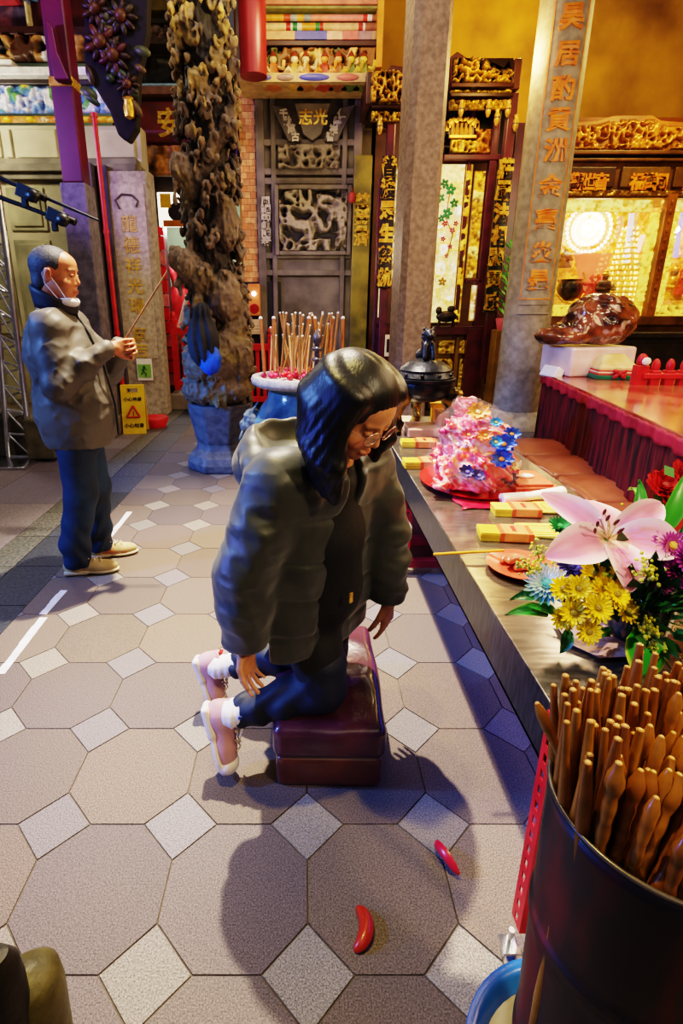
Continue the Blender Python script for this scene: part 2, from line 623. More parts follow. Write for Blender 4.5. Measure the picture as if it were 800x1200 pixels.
pv = MB()
for k in range(26):
    y = -1 + k * .42
    for (a, b, cs) in ((GX - .28, GX, ['#3f4654', '#4d5360', '#363c48']), (GX - .48, GX - .28, ['#6b6a60', '#77746a'])):
        pv.col(rng.choice(cs)); pv.bb((a + .003, y + .003, -.05), (b - .003, y + .417, -.001))
struct('trim_1', pv, mat('gutter_granite', scale=60, rough=.5, attr=True, bump=.3, bscale=140, c2='#606470', detail=8))
lp = MB()
for i in range(10):
    for j in range(13):
        lp.col(rng.choice(['#8b8494', '#958d98', '#8a8088', '#9b9298']))
        x0, y0 = GX - .48 - (i + 1) * .6, -1 + j * .8 + (i % 2) * .4
        lp.bb((x0 + .003, y0 + .003, -.05), (x0 + .597, y0 + .797, -.002))
lp.col('#4a443e'); lp.bb((-8, -1, -.06), (GX - .48, 9.6, -.006))
struct('floor_left', lp, M_tile)

# white dashes painted along the gutter
dm = MB()
for (y0, y1) in ((.3, .72), (1.35, 1.62), (1.64, 1.9), (2.05, 2.28), (2.82, 3.62)):
    pts = []
    n = 8
    for k in range(n + 1): pts.append((-1.262 - .01 * (k % 3) * .4, y0 + (y1 - y0) * k / n))
    for k in range(n, -1, -1): pts.append((-1.298 + .006 * ((k * 7) % 3), y0 + (y1 - y0) * k / n))
    dm.prism(pts, .0004, .0018, 'XY')
dm = MB()
for A_, B_ in (((0, 790), (51, 724)), ((50, 720), (75, 692)), ((128, 629), (152, 600)), ((-60, 870), (-6, 797))):
    a_, b_ = fl(*A_), fl(*B_); n = 6; d_ = b_ - a_; s_ = Vector((d_.y, -d_.x, 0)).normalized() * .019
    for k in range(n):
        u0, u1 = a_ + d_ * (k / n), a_ + d_ * ((k + 1) / n); q_ = s_ * (1 + .18 * math.sin(k * 5 + A_[0])); dm.prism([(u0 - q_).xy[:], (u1 - q_).xy[:], (u1 + s_).xy[:], (u0 + s_).xy[:]], .0004, .0018, 'XY')
t = dm.build('floor_marking', mat('worn_white_tape', '#d8d6d8', '#f4f4f8', 12, .6)); tag(t, kind='structure')

# ------------------------------------------------------------------ walls
YB = 9.4
YL = 7.4
w = MB(); w.bb((-1.0, YB, 0), (6.4, YB + .2, 6.4))
struct('wall_back', w, M_ochre)
w = MB(); w.bb((6.2, -1.0, 0), (6.4, YB + .2, 6.4)); struct('wall_right', w, M_ochre)
w = MB(); w.bb((-6.4, 10.6, 0), (-.8, 10.8, 5.6)); struct('wall_far', w, mat('pale_green_plaster', '#86a08a', '#a9c2a6', 2, .8))

# left wall of stone door panels
xl0, xl1 = -5.2, xof(182, 330, YL)
w = MB()
w.bb((xl0, YL, 0), (xl1, YL + .3, zof(207, YL)))
wl = struct('wall_left', w, mat('mossy_stone', '#80785a', '#b3a880', 1.6, .75, bump=.5, bscale=25, detail=6))
pn = MB()
zt = zof(207, YL); zb = .12
for (pa, pb) in ((-70, -22), (-14, 18), (24, 66), (118, 138)):
    xa, xb = xof(pa, 330, YL), xof(pb, 330, YL)
    for z0, z1 in ((zb, .9), (1.0, 2.2), (2.3, zt - .12)):
        # raised frame with recessed field
        pn.bb((xa, YL - .03, z0), (xb, YL + .01, z1))
        pn.bb((xa + .05, YL - .055, z0 + .05), (xb - .05, YL - .02, z1 - .05))
pn.build('panel_moulding', mat('olive_stone', '#6e6a4c', '#a29a70', 2.2, .7, bump=.4, bscale=30), wl, bevel=.012)
# stone lintel running over the panels
cn = MB()
for i, (dz, d) in enumerate(((0, .12), (.07, .2), (.14, .14))):
    cn.bb((xl0, YL - d, zt + dz - .05), (xof(165, 207, YL), YL + .3, zt + dz + .03))
struct('trim_2', cn, mat('weathered_lintel', '#5c5644', '#8a8268', 3, .7, bump=.3), bevel=.01)
# upper stone panels between lintel and painted frieze
up = MB()
z2 = zof(146, YL)
up.bb((xl0, YL + .02, zt + .1), (xof(165, 175, YL), YL + .3, z2))
for (pa, pb) in ((-40, 2), (8, 15), (20, 68), (112, 158)):
    up.bb((xof(pa, 175, YL), YL - .03, zt + .2), (xof(pb, 175, YL), YL + .05, z2 - .05))
struct('wall_upper_left', up, mat('pale_stone', '#a29a7c', '#c9c2a2', 1.5, .75, bump=.35, bscale=20), bevel=.012)

# ------------------------------------------------------------------ painted gable frieze, top left
gf = thing('roof_frieze', 'brightly painted roof frieze of fruit and scrollwork above the pale stone panels', 'frieze', (0, 0, 0))
xa, xb = -5.2, xof(163, 120, YL)
zf0, zf1 = zof(137, YL), zof(104, YL)
b = MB(); relief(b, xa, xb, zf0, zf1, YL - .12, .07, 7, 4, step=.02, kind='blob', lo='#4a6fb8', cols=['#e8c81c', '#5f9a46', '#e9e6f0', '#7aa0d8', '#d8b020'], thr=(.4, .6))
b.build('fruit_band', M_attr, gf, smooth=180)
b = MB(); b.col('#f2f0ea'); b.bb((xa, YL - .32, zf1 + .03), (xb, YL + .1, zf1 + .11)); b.bb((xa, YL - .26, zf1 + .11), (xof(28, 90, YL), YL + .1, zf1 + .2))
b.col('#2a1a14'); b.bb((xa, YL - .2, zf1 - .02), (xb, YL + .1, zf1 + .03))
b.build('white_cornice', M_redattr, gf, bevel=.01)
b = MB(); relief(b, xa, xb, zof(147, YL), zf0 - .02, YL - .1, .04, 10, 8, step=.02, lo='#b07818', cols=['#f0c428', '#d8702c', '#e8e0c0'], kind='blob', thr=(.35, .55)); b.build('yellow_border', M_attr, gf, smooth=180)
za, zb_ = zof(93, YL), zof(52, YL)
b = MB(); relief(b, xa, xb, za + .1, zb_, YL - .16, .12, 3.4, 12, step=.02, lo='#120c10', cols=['#8a5a2c', '#e8ecf4', '#a87a40', '#4a2a14'], thr=(.55, .8)); b.build('scroll_carving', M_attr, gf, smooth=180)
zc = zof(12, YL)
b = MB(); relief(b, xa, xof(40, 30, YL), zb_ + .08, zc, YL - .1, .03, 3, 14, step=.025, lo='#342c46', cols=['#6a4a6a', '#5a5a86', '#7a5668', '#4a4060'], kind='blob', thr=(.4, .6)); b.build('painted_panel', M_attr, gf, smooth=180)
b = MB(); b.col('#3a1c18'); b.bb((xa, YL - .24, zb_), (xb, YL, zb_ + .08)); b.col('#d8cfa0'); b.bb((xof(40, 30, YL), YL - .2, zb_ + .08), (xof(43, 30, YL), YL, zc)); b.col('#4a1618'); b.bb((xof(43, 30, YL), YL - .1, zb_ + .08), (xb, YL + .1, 5.2))
b.col('#c8404a'); b.bb((xa, YL - .5, zc), (xof(28, 5, YL), YL, zc + .2)); b.col('#5878a8'); b.bb((xof(39, 5, YL), YL - .4, zc + .03), (xof(50, 5, YL), YL - .1, zc + .3))
b.col('#8a2a30'); b.bb((xa, YL - .35, zc + .2), (xb, YL, 5.2))
b.build('red_beam', M_redattr, gf, bevel=.01)

# ------------------------------------------------------------------ purple-lit square post with carved bracket
YP = 5.9
px_c = at(96, 300, YP).x
pw = .2
post = thing('square_post', 'square post painted violet-lit red above and bare grey stone below, behind the standing man', 'pillar', (px_c, YP + pw / 2, 0), kind='thing')
zj = zof(214, YP)
b = MB(); b.bb((-.13, -.13, 0), (.13, .13, zj)); b.build('stone_shaft', mat('post_granite', '#5b5560', '#7d7680', 14, .6, bump=.3), post, bevel=.02)
b = MB(); b.bb((-pw / 2 - .004, -pw / 2 - .004, zj), (pw / 2 + .004, pw / 2 + .004, 5.4)); b.build('painted_shaft', mat('violet_lit_red_paint', '#500e2e', '#681638', 3, .4), post, bevel=.015)  # red paint with the violet light tinted into its colour
b = MB(); zk = zof(97, YP); b.bb((-pw / 2 - .012, -pw / 2 - .012, zk - .03), (pw / 2 + .012, pw / 2 + .012, zk + .05)); b.build('gold_band', M_goldleaf, post, bevel=.008)
b = MB(); b.bb((-pw / 2 - .06, -pw / 2 - .06, 0), (pw / 2 + .06, pw / 2 + .06, .22)); b.build('plinth', M_stone, post, bevel=.02)
# carved bracket: a thick scalloped plank hanging under the eaves
br = thing('carved_bracket', 'dark carved eaves bracket with flowers and a gold knob, right of the violet-lit post', 'bracket', (0, 0, 0))
YK = 5.75
pts = [(98, -60), (175, -60), (172, 40), (162, 90), (160, 150), (150, 166), (138, 158), (128, 130), (112, 104), (104, 96), (98, 70)]
poly = [(at(p, q, YK).x, at(p, q, YK).z) for p, q in pts]
b = MB(); b.prism(poly, YK, YK + .14); b.build('plank', mat('bracket_lacquer', '#0a0504', '#160a08', 5, .8), br, bevel=.02)
b = MB()
rr = random.Random(5)
for (px, py, r, hexc) in ((118, 50, .15, '#5a2814'), (133, 66, .14, '#4a1412'), (142, 20, .13, '#3a3014'), (112, 12, .12, '#44240f'), (150, 100, .1, '#341808')):
    c = at(px, py, YK - .03)
    for k in range(9):
        a = k * 2 * PI / 9
        b.col(hexc if k % 2 else '#2c140a')
        b.ball((c.x + math.cos(a) * r * .6, c.y, c.z + math.sin(a) * r * .6), (r * .5, .03, r * .22), 8, 6, rot=(0, -a, 0))
    b.col('#5a3014'); b.ball((c.x, c.y - .03, c.z), (r * .4, .05, r * .4), 10, 6)
b.build('flower_carving', M_redattr, br, smooth=60)
b = MB()
for k in range(22):
    px, py = rr.uniform(104, 168), rr.uniform(-30, 130)
    c = at(px, py, YK - .02); b.col(rr.choice(['#2e4020', '#4a5228', '#3a2416', '#5a4420'])); b.ball(c, (rr.uniform(.04, .1), .03, rr.uniform(.02, .05)), 8, 6, rot=(0, rr.uniform(0, 3), 0))
b.build('leaf_carving', M_redattr, br, smooth=60)
b = MB(); c = at(151, 127, YK - .04); b.lathe([(0, -.09), (.04, -.07), (.05, 0), (.035, .06), (.05, .08), (0, .1)], c, 14); b.build('knob', M_goldleaf, br, smooth=50)
# second short violet-lit bracket on the left of the post
b = MB(); pts = [(52, 20), (60, 30), (66, 60), (80, 92), (62, 92), (56, 60)]
b.prism([(at(p, q, YK).x, at(p, q, YK).z) for p, q in pts], YK + .02, YK + .12)
b.build('side_bracket', mat('violet_lit_red_paint'), br, bevel=.01)
# ------------------------------------------------------------------ inscribed stone pilaster beside the doorway
YQ = 7.15
pl = thing('inscribed_pilaster', 'pale stone pilaster with a column of faint gold characters left of the red doorway', 'pillar', (0, 0, 0), kind='thing')
xq = xof(160, 350, YQ); wq = .56
b = MB(); b.bb((xq - wq / 2, YQ, 0), (xq + wq / 2, YQ + .24, zof(200, YQ))); b.build('shaft', mat('buff_granite', '#8f8270', '#b7aa94', 18, .65, bump=.3), pl, bevel=.015)
b = MB(); b.bb((xq - wq / 2 + .07, YQ - .012, .75), (xq + wq / 2 - .07, YQ, zof(215, YQ))); b.build('tablet', mat('buff_granite2', '#a3937c', '#c6b89e', 20, .6), pl, bevel=.01)
b = MB()
for ch, py in zip('龍德祥光瑞氣', (262, 287, 311, 335, 358, 392)):
    write(b, ch, .2, face((xq, YQ - .014, zof(py, YQ))), .006, .003)
write(b, '吉', .2, face((xq, YQ - .014, zof(410, YQ))), .006, .003)
b.build('inscription', mat('faded_gold', '#b0882c', '#d8b24a', 20, .5), pl)
b = MB(); b.tube([Vector((xq - .1, YQ - .02, zof(245, YQ))), Vector((xq - .14, YQ - .02, zof(235, YQ))), Vector((xq - .06, YQ - .02, zof(228, YQ))), Vector((xq + .06, YQ - .02, zof(229, YQ))), Vector((xq + .13, YQ - .02, zof(236, YQ))), Vector((xq + .1, YQ - .02, zof(243, YQ)))], .012, 8)
b.build('scroll_ornament', mat('incised_dark', '#3e372d', '#544b3e', 10, .7), pl, smooth=60)
# small green exit notice
n_ = thing('exit_notice', 'small white notice with a green running-figure panel at the foot of the inscribed pilaster', 'sign', (xof(170, 433, YQ), YQ - .02, zof(433, YQ)))
b = MB(); b.bb((-.1, -.006, -.14), (.1, .006, .14)); b.build('board', M_white, n_, bevel=.004)
b = MB(); b.bb((-.085, -.012, -.1), (.085, -.006, .07)); b.build('green_panel', mat('sign_green', '#6ea548', '#8cc258', 6, .5), n_)
b = MB()
b.ball((.0, -.015, .035), (.018, .004, .018), 10, 6); b.tube([(-.005, -.015, .02), (-.015, -.015, -.02)], .012, 6); b.tube([(-.015, -.015, -.02), (.02, -.015, -.045), (.015, -.015, -.08)], .008, 6); b.tube([(-.015, -.015, -.02), (-.045, -.015, -.06)], .008, 6); b.tube([(-.005, -.015, .015), (.035, -.015, .005)], .006, 6); b.tube([(-.005, -.015, .015), (-.04, -.015, -.002)], .006, 6)
b.build('running_figure', mat('sign_dark_green', '#1a4a20', '#235a2a', 6, .5), n_, smooth=60)
# dark door jamb + slim red pole
j = MB(); xj = xof(128, 350, 7.2)
j.bb((xj - .22, 7.0, 0), (xj + .02, 7.4, zof(190, 7.0))); j.bb((xj + .04, 7.1, 0), (xj + .16, 7.4, zof(190, 7.0)))
struct('trim_3', j, mat('slate_jamb', '#37323a', '#514a52', 6, .6), bevel=.012)
b = MB(); x_ = xof(133, 350, 6.6); b.cyl((x_, 6.6, 0), (x_, 6.6, 3.35), .025, seg=12)
for z in (.02, 1.1, 2.2, 3.33): b.cyl((x_, 6.6, z - .02), (x_, 6.6, z + .02), .034, seg=12)
tag(b.build('flag_pole', M_red, smooth=50), 'thin red upright pole in front of the slate door jamb', 'pole')

# ------------------------------------------------------------------ doorway zone 185..300
YD = 8.3
dz = zof(262, YD)
j = MB()
for pa, pb in ((186, 197), (288, 300)):
    j.bb((xof(pa, 380, YD), YD - .05, 0), (xof(pb, 380, YD), YD + .35, 3.9))
j.bb((xof(186, 380, YD), YD, 3.0), (xof(300, 380, YD), YD + .3, 3.9))
d1 = struct('door_1', j, mat('doorway_lacquer', '#3a2230', '#523244', 6, .5), bevel=.01)
b = MB()
for k in range(6):
    z = 3.02 + k * .13; b.bb((xof(190, 300, YD), YD - .1, z), (xof(296, 300, YD), YD, z + .05))
for k in range(9):
    x = xof(190, 300, YD) + k * .16; b.bb((x, YD - .13, 3.0), (x + .03, YD - .02, 3.8))
b.build('lattice', mat('purple_brown_lattice', '#3c2638', '#5d3d58', 6, .5), d1, bevel=.006)
b = MB(); b.col('#d8141c')
xs = xof(196, 380, YD - .1); 
for k in range(15):
    z = .25 + k * .19; b.col('#e0202a' if k % 3 else '#f08080'); b.bb((xs - .05, YD - .14, z), (xs + .05, YD - .08, z + .17))
bn = b.build('vertical_banner', M_redattr); tag(bn, 'narrow red vertical banner hanging down the left side of the doorway', 'banner')
b = MB()
for k in range(26):
    z = .15 + k * .11; b.col('#8a6a3a' if k % 2 else '#c8a868'); b.bb((xof(190, 380, YD) - .04, YD - .1, z), (xof(190, 380, YD) + .03, YD - .05, z + .08))
b.build('studded_edge', M_redattr, d1)
# lit signs over the doorway
ls = thing('lit_shop_sign', 'bright white and yellow lit sign hung under the doorway lattice', 'sign', (xof(210, 245, YD - .3), YD - .3, zof(247, YD - .3)))
b = MB(); b.bb((-.28, -.03, -.2), (.34, .03, .22)); b.build('panel', mat('sign_glow', '#fff4e0', '#ffe9c8', 5, .5, emit='#fff0d8', es=1.6), ls, bevel=.01)
b = MB(); b.col('#2a1c30'); b.ball((-.02, -.035, -.02), (.13, .01, .12), 18, 8); b.col('#e8b81c'); b.bb((-.24, -.045, .03), (-.1, -.03, .2)); b.col('#c8741c'); b.bb((-.22, -.045, -.2), (.08, -.03, -.12)); b.col('#d81c24'); b.bb((.12, -.045, -.2), (.18, -.03, .1)); b.build('printed_marks', M_redattr, ls)
# red draped figure and offering bench beyond the rail
rd = thing('draped_statue', 'seated temple statue under a bright red cloth behind the red railing', 'statue', (xof(213, 390, 9.2), 9.2, 0))
s = SDF((-.6, -.5, .6), (.7, .5, 2.3), .03)
s.ell((.05, 0, 1.85), (.17, .17, .2), k=.05); s.ell((.05, 0, 1.35), (.33, .28, .42), k=.1); s.ell((.05, -.1, .95), (.42, .34, .3), k=.1)
s.disp(lambda x, y, z: .03 * np.sin(x * 30 + np.sin(z * 7) * 2))
s.build('red_cloth', mat('red_drape', '#c01420', '#f0343c', 4, .5), rd)
b = MB(); b.bb((-.45, -.35, 0), (.55, .35, .72)); b.build('pedestal', M_stone, rd, bevel=.02)
b = MB(); b.tube([(.2, -.33, 1.55), (.12, -.36, 1.3), (.02, -.36, 1.0)], .035, 8); b.build('white_sash', M_white, rd, smooth=60)
b = MB(); b.lathe([(0, .72), (.1, .72), (.2, .85), (.22, 1.0), (.16, 1.1), (0, 1.12)], (-.02, -.62, .0), 18); ob = b.build('offering_jar', mat('mottled_brass', '#6a5a30', '#b09a60', 12, .4)); ob.location = (rd.location.x, rd.location.y, 0)
tag(ob, 'round mottled brass jar in front of the red-draped statue', 'jar')
b = MB(); b.bb((-.3, -.98, 0), (.3, -.52, .719)); ob = b.build('jar_stand', M_maroon, bevel=.01); ob.location = (rd.location.x - .02, rd.location.y + .1, 0); tag(ob, 'small maroon stand holding the brass jar behind the railing', 'stand')

# red railing (part hidden by the dragon column)
def railing(name, label, x0, x1, Y, z0, z1, n, group=None, finial=True, pm=M_red):
    r = thing(name, label, 'railing', ((x0 + x1) / 2, Y, z0), group=group)
    hw = (x1 - x0) / 2; h = z1 - z0
    b = MB(); b.bb((-hw, -.03, h * .82), (hw, .03, h * .92)); b.build('top_rail', pm, r, bevel=.006)
    b = MB(); b.bb((-hw, -.03, h * .06), (hw, .03, h * .14)); b.build('bottom_rail', pm, r, bevel=.006)
    for k in (0, 1):
        b = MB(); x = -hw if k == 0 else hw
        b.bb((x - .04, -.04, 0), (x + .04, .04, h))
        b.lathe([(.05, 0), (.055, .03), (.03, .05), (.045, .09), (.03, .13), (0, .15)], (x, 0, h), 12)
        b.build('post', pm, r, smooth=40)
    for k in range(n):
        x = -hw + (k + 1) * 2 * hw / (n + 1)
        b = MB(); b.bb((x - .025, -.015, h * .1), (x + .025, .015, h * .86)); b.build('baluster', pm, r, bevel=.004)
    return r
YR = 7.95
railing('temple_railing', 'red painted wooden railing across the doorway left of the dragon column', xof(207, 430, YR), xof(252, 430, YR), YR, .22, 1.18, 4)
railing('temple_railing', 'red painted wooden railing seen between dragon column and blue urn', xof(262, 430, 7.3), xof(318, 430, 7.3), 7.3, .1, 1.0, 6)
st = MB(); st.bb((xof(200, 470, 7.6), 7.5, 0), (xof(262, 470, 7.6), 8.3, .22)); struct('trim_4', st, M_stone, bevel=.015)
# ------------------------------------------------------------------ gallery between the post and the dragon column, y 0..180
YG = 7.9
gx0, gx1 = xof(150, 120, YG), xof(222, 120, YG)
g_ = thing('gallery_front', 'dark carved gallery front with a red name board bearing one gold character', 'gallery', (0, 0, 0))
b = MB(); b.bb((gx0 - .3, YG + .25, zof(262, YG)), (gx1 + .4, YG + .35, 5.6)); b.build('backboard', mat('gallery_dark', '#1c1410', '#2e2018', 5, .6), g_)
b = MB()
for py, h, c in ((8, .1, '#6a5a20'), (26, .05, '#2c221c'), (50, .06, '#40342a'), (107, .09, '#7a5648')):
    b.col(c); b.bb((gx0, YG - .05, zof(py, YG) - h / 2), (gx1 + .3, YG + .3, zof(py, YG) + h / 2))
b.col('#7aa07a'); b.bb((gx0 + .02, YG, zof(98, YG)), (gx0 + .07, YG + .1, zof(78, YG))); b.bb((gx0, YG - .02, zof(101, YG)), (gx1, YG + .1, zof(98, YG)))
b.build('rails', M_redattr, g_, bevel=.008)
b = MB(); relief(b, gx0, gx1 + .2, zof(48, YG), zof(28, YG), YG + .05, .08, 8, 21, step=.02, lo='#181210', cols=['#6a5040', '#54403a', '#7a6048'], thr=(.5, .8)); b.build('carved_frieze', M_attr, g_, smooth=180)
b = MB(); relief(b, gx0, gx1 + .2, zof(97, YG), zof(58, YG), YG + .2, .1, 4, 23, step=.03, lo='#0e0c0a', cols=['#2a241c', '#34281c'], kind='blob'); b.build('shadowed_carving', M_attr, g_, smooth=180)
b = MB(); b.bb((xof(163, 140, YG), YG, zof(166, YG)), (gx1 + .3, YG + .2, zof(118, YG))); b.build('name_board', mat('dull_red_board', '#4a1412', '#6e201c', 4, .5), g_, bevel=.02)
b = MB(); write(b, '安', .34, face((xof(199, 144, YG), YG - .005, zof(144, YG))), .012, .008); b.build('gold_character', M_goldleaf, g_)
b = MB(); relief(b, xof(164, 188, YG), xof(215, 188, YG), zof(208, YG), zof(172, YG), YG - .04, .12, 4, 27, step=.02, lo='#3a2412', cols=['#b07828', '#8a6a50', '#c08a38'], kind='blob', thr=(.3, .7)); b.build('gilded_carving', M_attr, g_, smooth=180)

# ------------------------------------------------------------------ relief panel bay, px 285..432
YC = 7.4
wx0, wx1 = xof(284, 300, YC), xof(436, 300, YC)
w = MB(); w.bb((wx0, YC + .1, 0), (wx1, YC + .5, 5.8)); struct('wall_center', w, mat('bay_stone', '#4d4335', '#6b604e', 3, .7, bump=.4, bscale=30))
# glazed brick strip
bs = MB()
zz = .9
k = 0
while zz < zof(112, YC):
    for i in range(3):
        off = .5 * (k % 2)
        bs.col(rng.choice(['#d8924a', '#c9803c', '#e0a45c', '#c88848']))
        a = xof(285, 300, YC) + (i - off) * .075; b_ = a + .071
        a = max(a, xof(285, 300, YC)); b_ = min(b_, xof(285, 300, YC) + .19)
        if b_ > a: bs.bb((a, YC, zz), (b_, YC + .12, zz + .066))
    zz += .071; k += 1
bs.col('#8a5a30'); bs.bb((xof(285, 300, YC), YC + .01, .9), (xof(285, 300, YC) + .19, YC + .12, zz))
struct('trim_5', bs, mat('warm_brick', attr=True, rough=.6, scale=20, bump=.2))

rp = thing('stone_relief_panel', 'tall dark carved stone wall panel with slanted tablets and a dragon relief square', 'wall panel', (0, 0, 0))
x0, x1 = xof(303, 300, YC), xof(420, 300, YC)
zt_ = zof(110, YC)
M_slate = mat('carved_slate', '#4e453a', '#74695a', 4, .6, bump=.4, bscale=50)
b = MB()
b.bb((x0, YC + .02, .1), (x1, YC + .12, zt_))
for (a, c) in ((0, .1), (0.18, .24)):
    b.bb((x0 + a, YC - .06, .1), (x0 + c, YC + .05, zt_ - .05)); b.bb((x1 - c, YC - .06, .1), (x1 - a, YC + .05, zt_ - .05))
for py in (112, 168, 202, 213, 300, 320): b.bb((x0, YC - .05, zof(py, YC) - .035), (x1, YC + .04, zof(py, YC) + .035))
b.build('frame', M_slate, rp, bevel=.01)
def px_poly(pts, Y): return [(at(p, q, Y).x, at(p, q, Y).z) for p, q in pts]
b = MB(); b.prism(px_poly([(345, 122), (387, 122), (376, 158), (366, 166), (355, 158)], YC - .05), YC - .09, YC)
b.build('centre_plaque', mat('plaque_stone', '#6e6454', '#8c8068', 5, .6), rp, bevel=.01)
b = MB(); write(b, '志', .17, face((xof(358, 140, YC), YC - .092, zof(140, YC))), .008, .004); write(b, '光', .17, face((xof(375, 140, YC), YC - .092, zof(140, YC))), .008, .004); b.build('gold_characters', M_goldleaf, rp)
b = MB(); b.prism(px_poly([(318, 124), (336, 128), (353, 166), (338, 167)], YC - .05), YC - .1, YC); b.build('slanted_tablet', M_slate, rp, bevel=.01); b = MB(); b.prism(px_poly([(416, 124), (398, 128), (380, 166), (395, 167)], YC - .05), YC - .1, YC); b.build('slanted_tablet', M_slate, rp, bevel=.01)
b = MB()
for sgn, chs in ((-1, '千秋萬古'), (1, '仁義禮智')):
    for k, ch in enumerate(chs):
        px = 366 + sgn * (34 - k * 4.6); py = 133 + k * 9
        write(b, ch, .1, face(at(px, py, YC - .102), roll=sgn * .0), .006, .004)
b.build('tablet_writing', mat('chalky_stone', '#b0a48e', '#d0c4ac', 10, .6), rp)
b = MB(); relief(b, x0 + .26, x1 - .26, zof(200, YC), zof(171, YC), YC - .02, .09, 7, 41, step=.014, lo='#2a241c', hi='#8a7c66'); b.build('floral_band', mat('relief_stone', attr=True, rough=.6, scale=30), rp, smooth=180)
rx0, rx1, rz0, rz1 = xof(327, 260, YC), xof(406, 260, YC), zof(295, YC), zof(224, YC)
b = MB()
ang = lambda X, Z: np.clip(1.25 - .35 * np.abs(np.hypot((X - (rx0 + rx1) / 2) / (rx1 - rx0), (Z - (rz0 + rz1) / 2) / (rz1 - rz0)) * 4 - 1.1), 0, 1)
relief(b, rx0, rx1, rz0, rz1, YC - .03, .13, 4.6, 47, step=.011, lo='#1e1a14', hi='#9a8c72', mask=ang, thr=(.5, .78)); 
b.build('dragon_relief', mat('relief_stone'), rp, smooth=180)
b = MB()
for (a, c, e, f_) in ((rx0 - .05, rx0, rz0 - .05, rz1 + .05), (rx1, rx1 + .05, rz0 - .05, rz1 + .05), (rx0, rx1, rz0 - .05, rz0), (rx0, rx1, rz1, rz1 + .05)): b.bb((a, YC - .13, e), (c, YC, f_))
b.build('relief_border', M_slate, rp, bevel=.012)
b = MB(); M_lintel = None
for side, px in ((-1, 312), (1, 419)):
    for k, ch in enumerate('風調雨順國泰' if side < 0 else '保佑合境平安'):
        if side < 0: write(b, ch, .13, face((xof(px, 260, YC), YC - .075, zof(238 + k * 9, YC))), .005, .003)
b.build('side_writing', mat('chalky_stone'), rp)
# gilt couplet board on the right of the panel
gb = thing('yellow_couplet_board', 'narrow mossy yellow board with gold characters on the right of the dragon relief panel', 'board', (0, 0, 0))
xa, xb = xof(411, 300, YC), xof(431, 300, YC)
b = MB(); b.bb((xa, YC - .14, .3), (xb, YC - .07, zof(185, YC))); b.build('board', mat('mossy_gilt', '#5c5218', '#8a7a24', 5, .5), gb, bevel=.01)
b = MB()
for k, ch in enumerate('慈雲普濟'): write(b, ch, .19, face(((xa + xb) / 2, YC - .142, zof(238 + k * 14, YC))), .008, .006)
b.build('gold_characters', M_goldleaf, gb)
b = MB(); b.ball((xa - .02, YC - .2, zof(235, YC)), (.05, .05, .065), 12, 8); b.cyl((xa - .02, YC - .2, zof(228, YC)), (xa - .02, YC - .16, zof(224, YC)), .006, seg=6); tag(b.build('red_lantern', mat('dull_lantern_red', '#8a2a1c', '#b03a24', 10, .5), smooth=60), 'tiny round red lantern between the dragon relief and the yellow couplet board', 'lantern')

# painted beams and figure frieze above
pb = thing('painted_lintel', 'striped painted beams over the dark stone panel, with bands of cream, red and green', 'lintel', (0, 0, 0), kind='thing')
YT = 7.1
x0, x1 = xof(309, 50, YT), xof(440, 50, YT)
def stripe(name, pya, pyb, segs, r=None):
    b = MB(); za, zb = zof(pyb, YT), zof(pya, YT); zc = (za + zb) / 2; rad = (zb - za) / 2
    L = x1 - x0
    for (f0, f1, c) in segs:
        b.col(c)
        if r: b.cyl((x0 + f0 * L, YT, zc), (x0 + f1 * L, YT, zc), rad, seg=16)
        else: b.bb((x0 + f0 * L, YT - .08, za), (x0 + f1 * L, YT + .2, zb))
    b.build(name, M_redattr, pb, smooth=40 if r else None, bevel=0 if r else .005)
stripe('cream_board', -40, 2, [(0, 1, '#f6dcae')])
stripe('pink_beam', 4, 9, [(0, 1, '#d88a6a')])
stripe('green_beam', 11, 14, [(0, 1, '#8a8a4a')])
stripe('upper_roller', 17, 25, [(0, .18, '#d8a030'), (.18, .24, '#c85030'), (.24, .3, '#a8b0b0'), (.3, .36, '#d8a030'), (.36, .42, '#8a98a0'), (.42, .88, '#e08a78'), (.88, .92, '#c83828'), (.92, .96, '#f0e8d8'), (.96, 1, '#a86a3a')], True)
stripe('lower_roller', 27, 37, [(0, .2, '#e8c890'), (.2, .24, '#b83028'), (.24, .26, '#f0e8d8'), (.26, .3, '#2a8a4a'), (.3, .34, '#e8d8c8'), (.34, .46, '#d8a030'), (.46, .5, '#3a8a4a'), (.5, .53, '#b83028'), (.53, .84, '#e0b880'), (.84, .88, '#c04030'), (.88, .9, '#f0e8d8'), (.9, 1, '#a86a4a')], True)
stripe('flower_beam', 40, 50, [(0, .28, '#d8a878'), (.28, .56, '#5a60b0'), (.56, .7, '#d8b08a'), (.7, .84, '#d87a6a'), (.84, .96, '#9a7a7a'), (.96, 1, '#b89868')])
stripe('shadow_board', 51, 57, [(0, 1, '#4a2c18')])
b = MB(); b.bb((xof(440, 50, YT), YT - .1, 3.9), (xof(447, 50, YT), YT + .3, 5.6)); b.build('end_post', mat('ochre_post', '#c07a1c', '#e0a03c', 5, .5), pb)
ff = thing('figure_frieze', 'row of small gilded carved figures on a painted ledge above the dark stone panel', 'frieze', (0, 0, 0))
b = MB(); relief(b, xof(283, 80, YT), xof(438, 80, YT), zof(96, YT), zof(60, YT), YT, .12, 6.5, 52, step=.014, lo='#2a180a', cols=['#c8862c', '#e8c070', '#8a5a1c', '#6a6a28', '#d89a50'], thr=(.4, .75)); b.build('scrollwork', M_attr, ff, smooth=180)
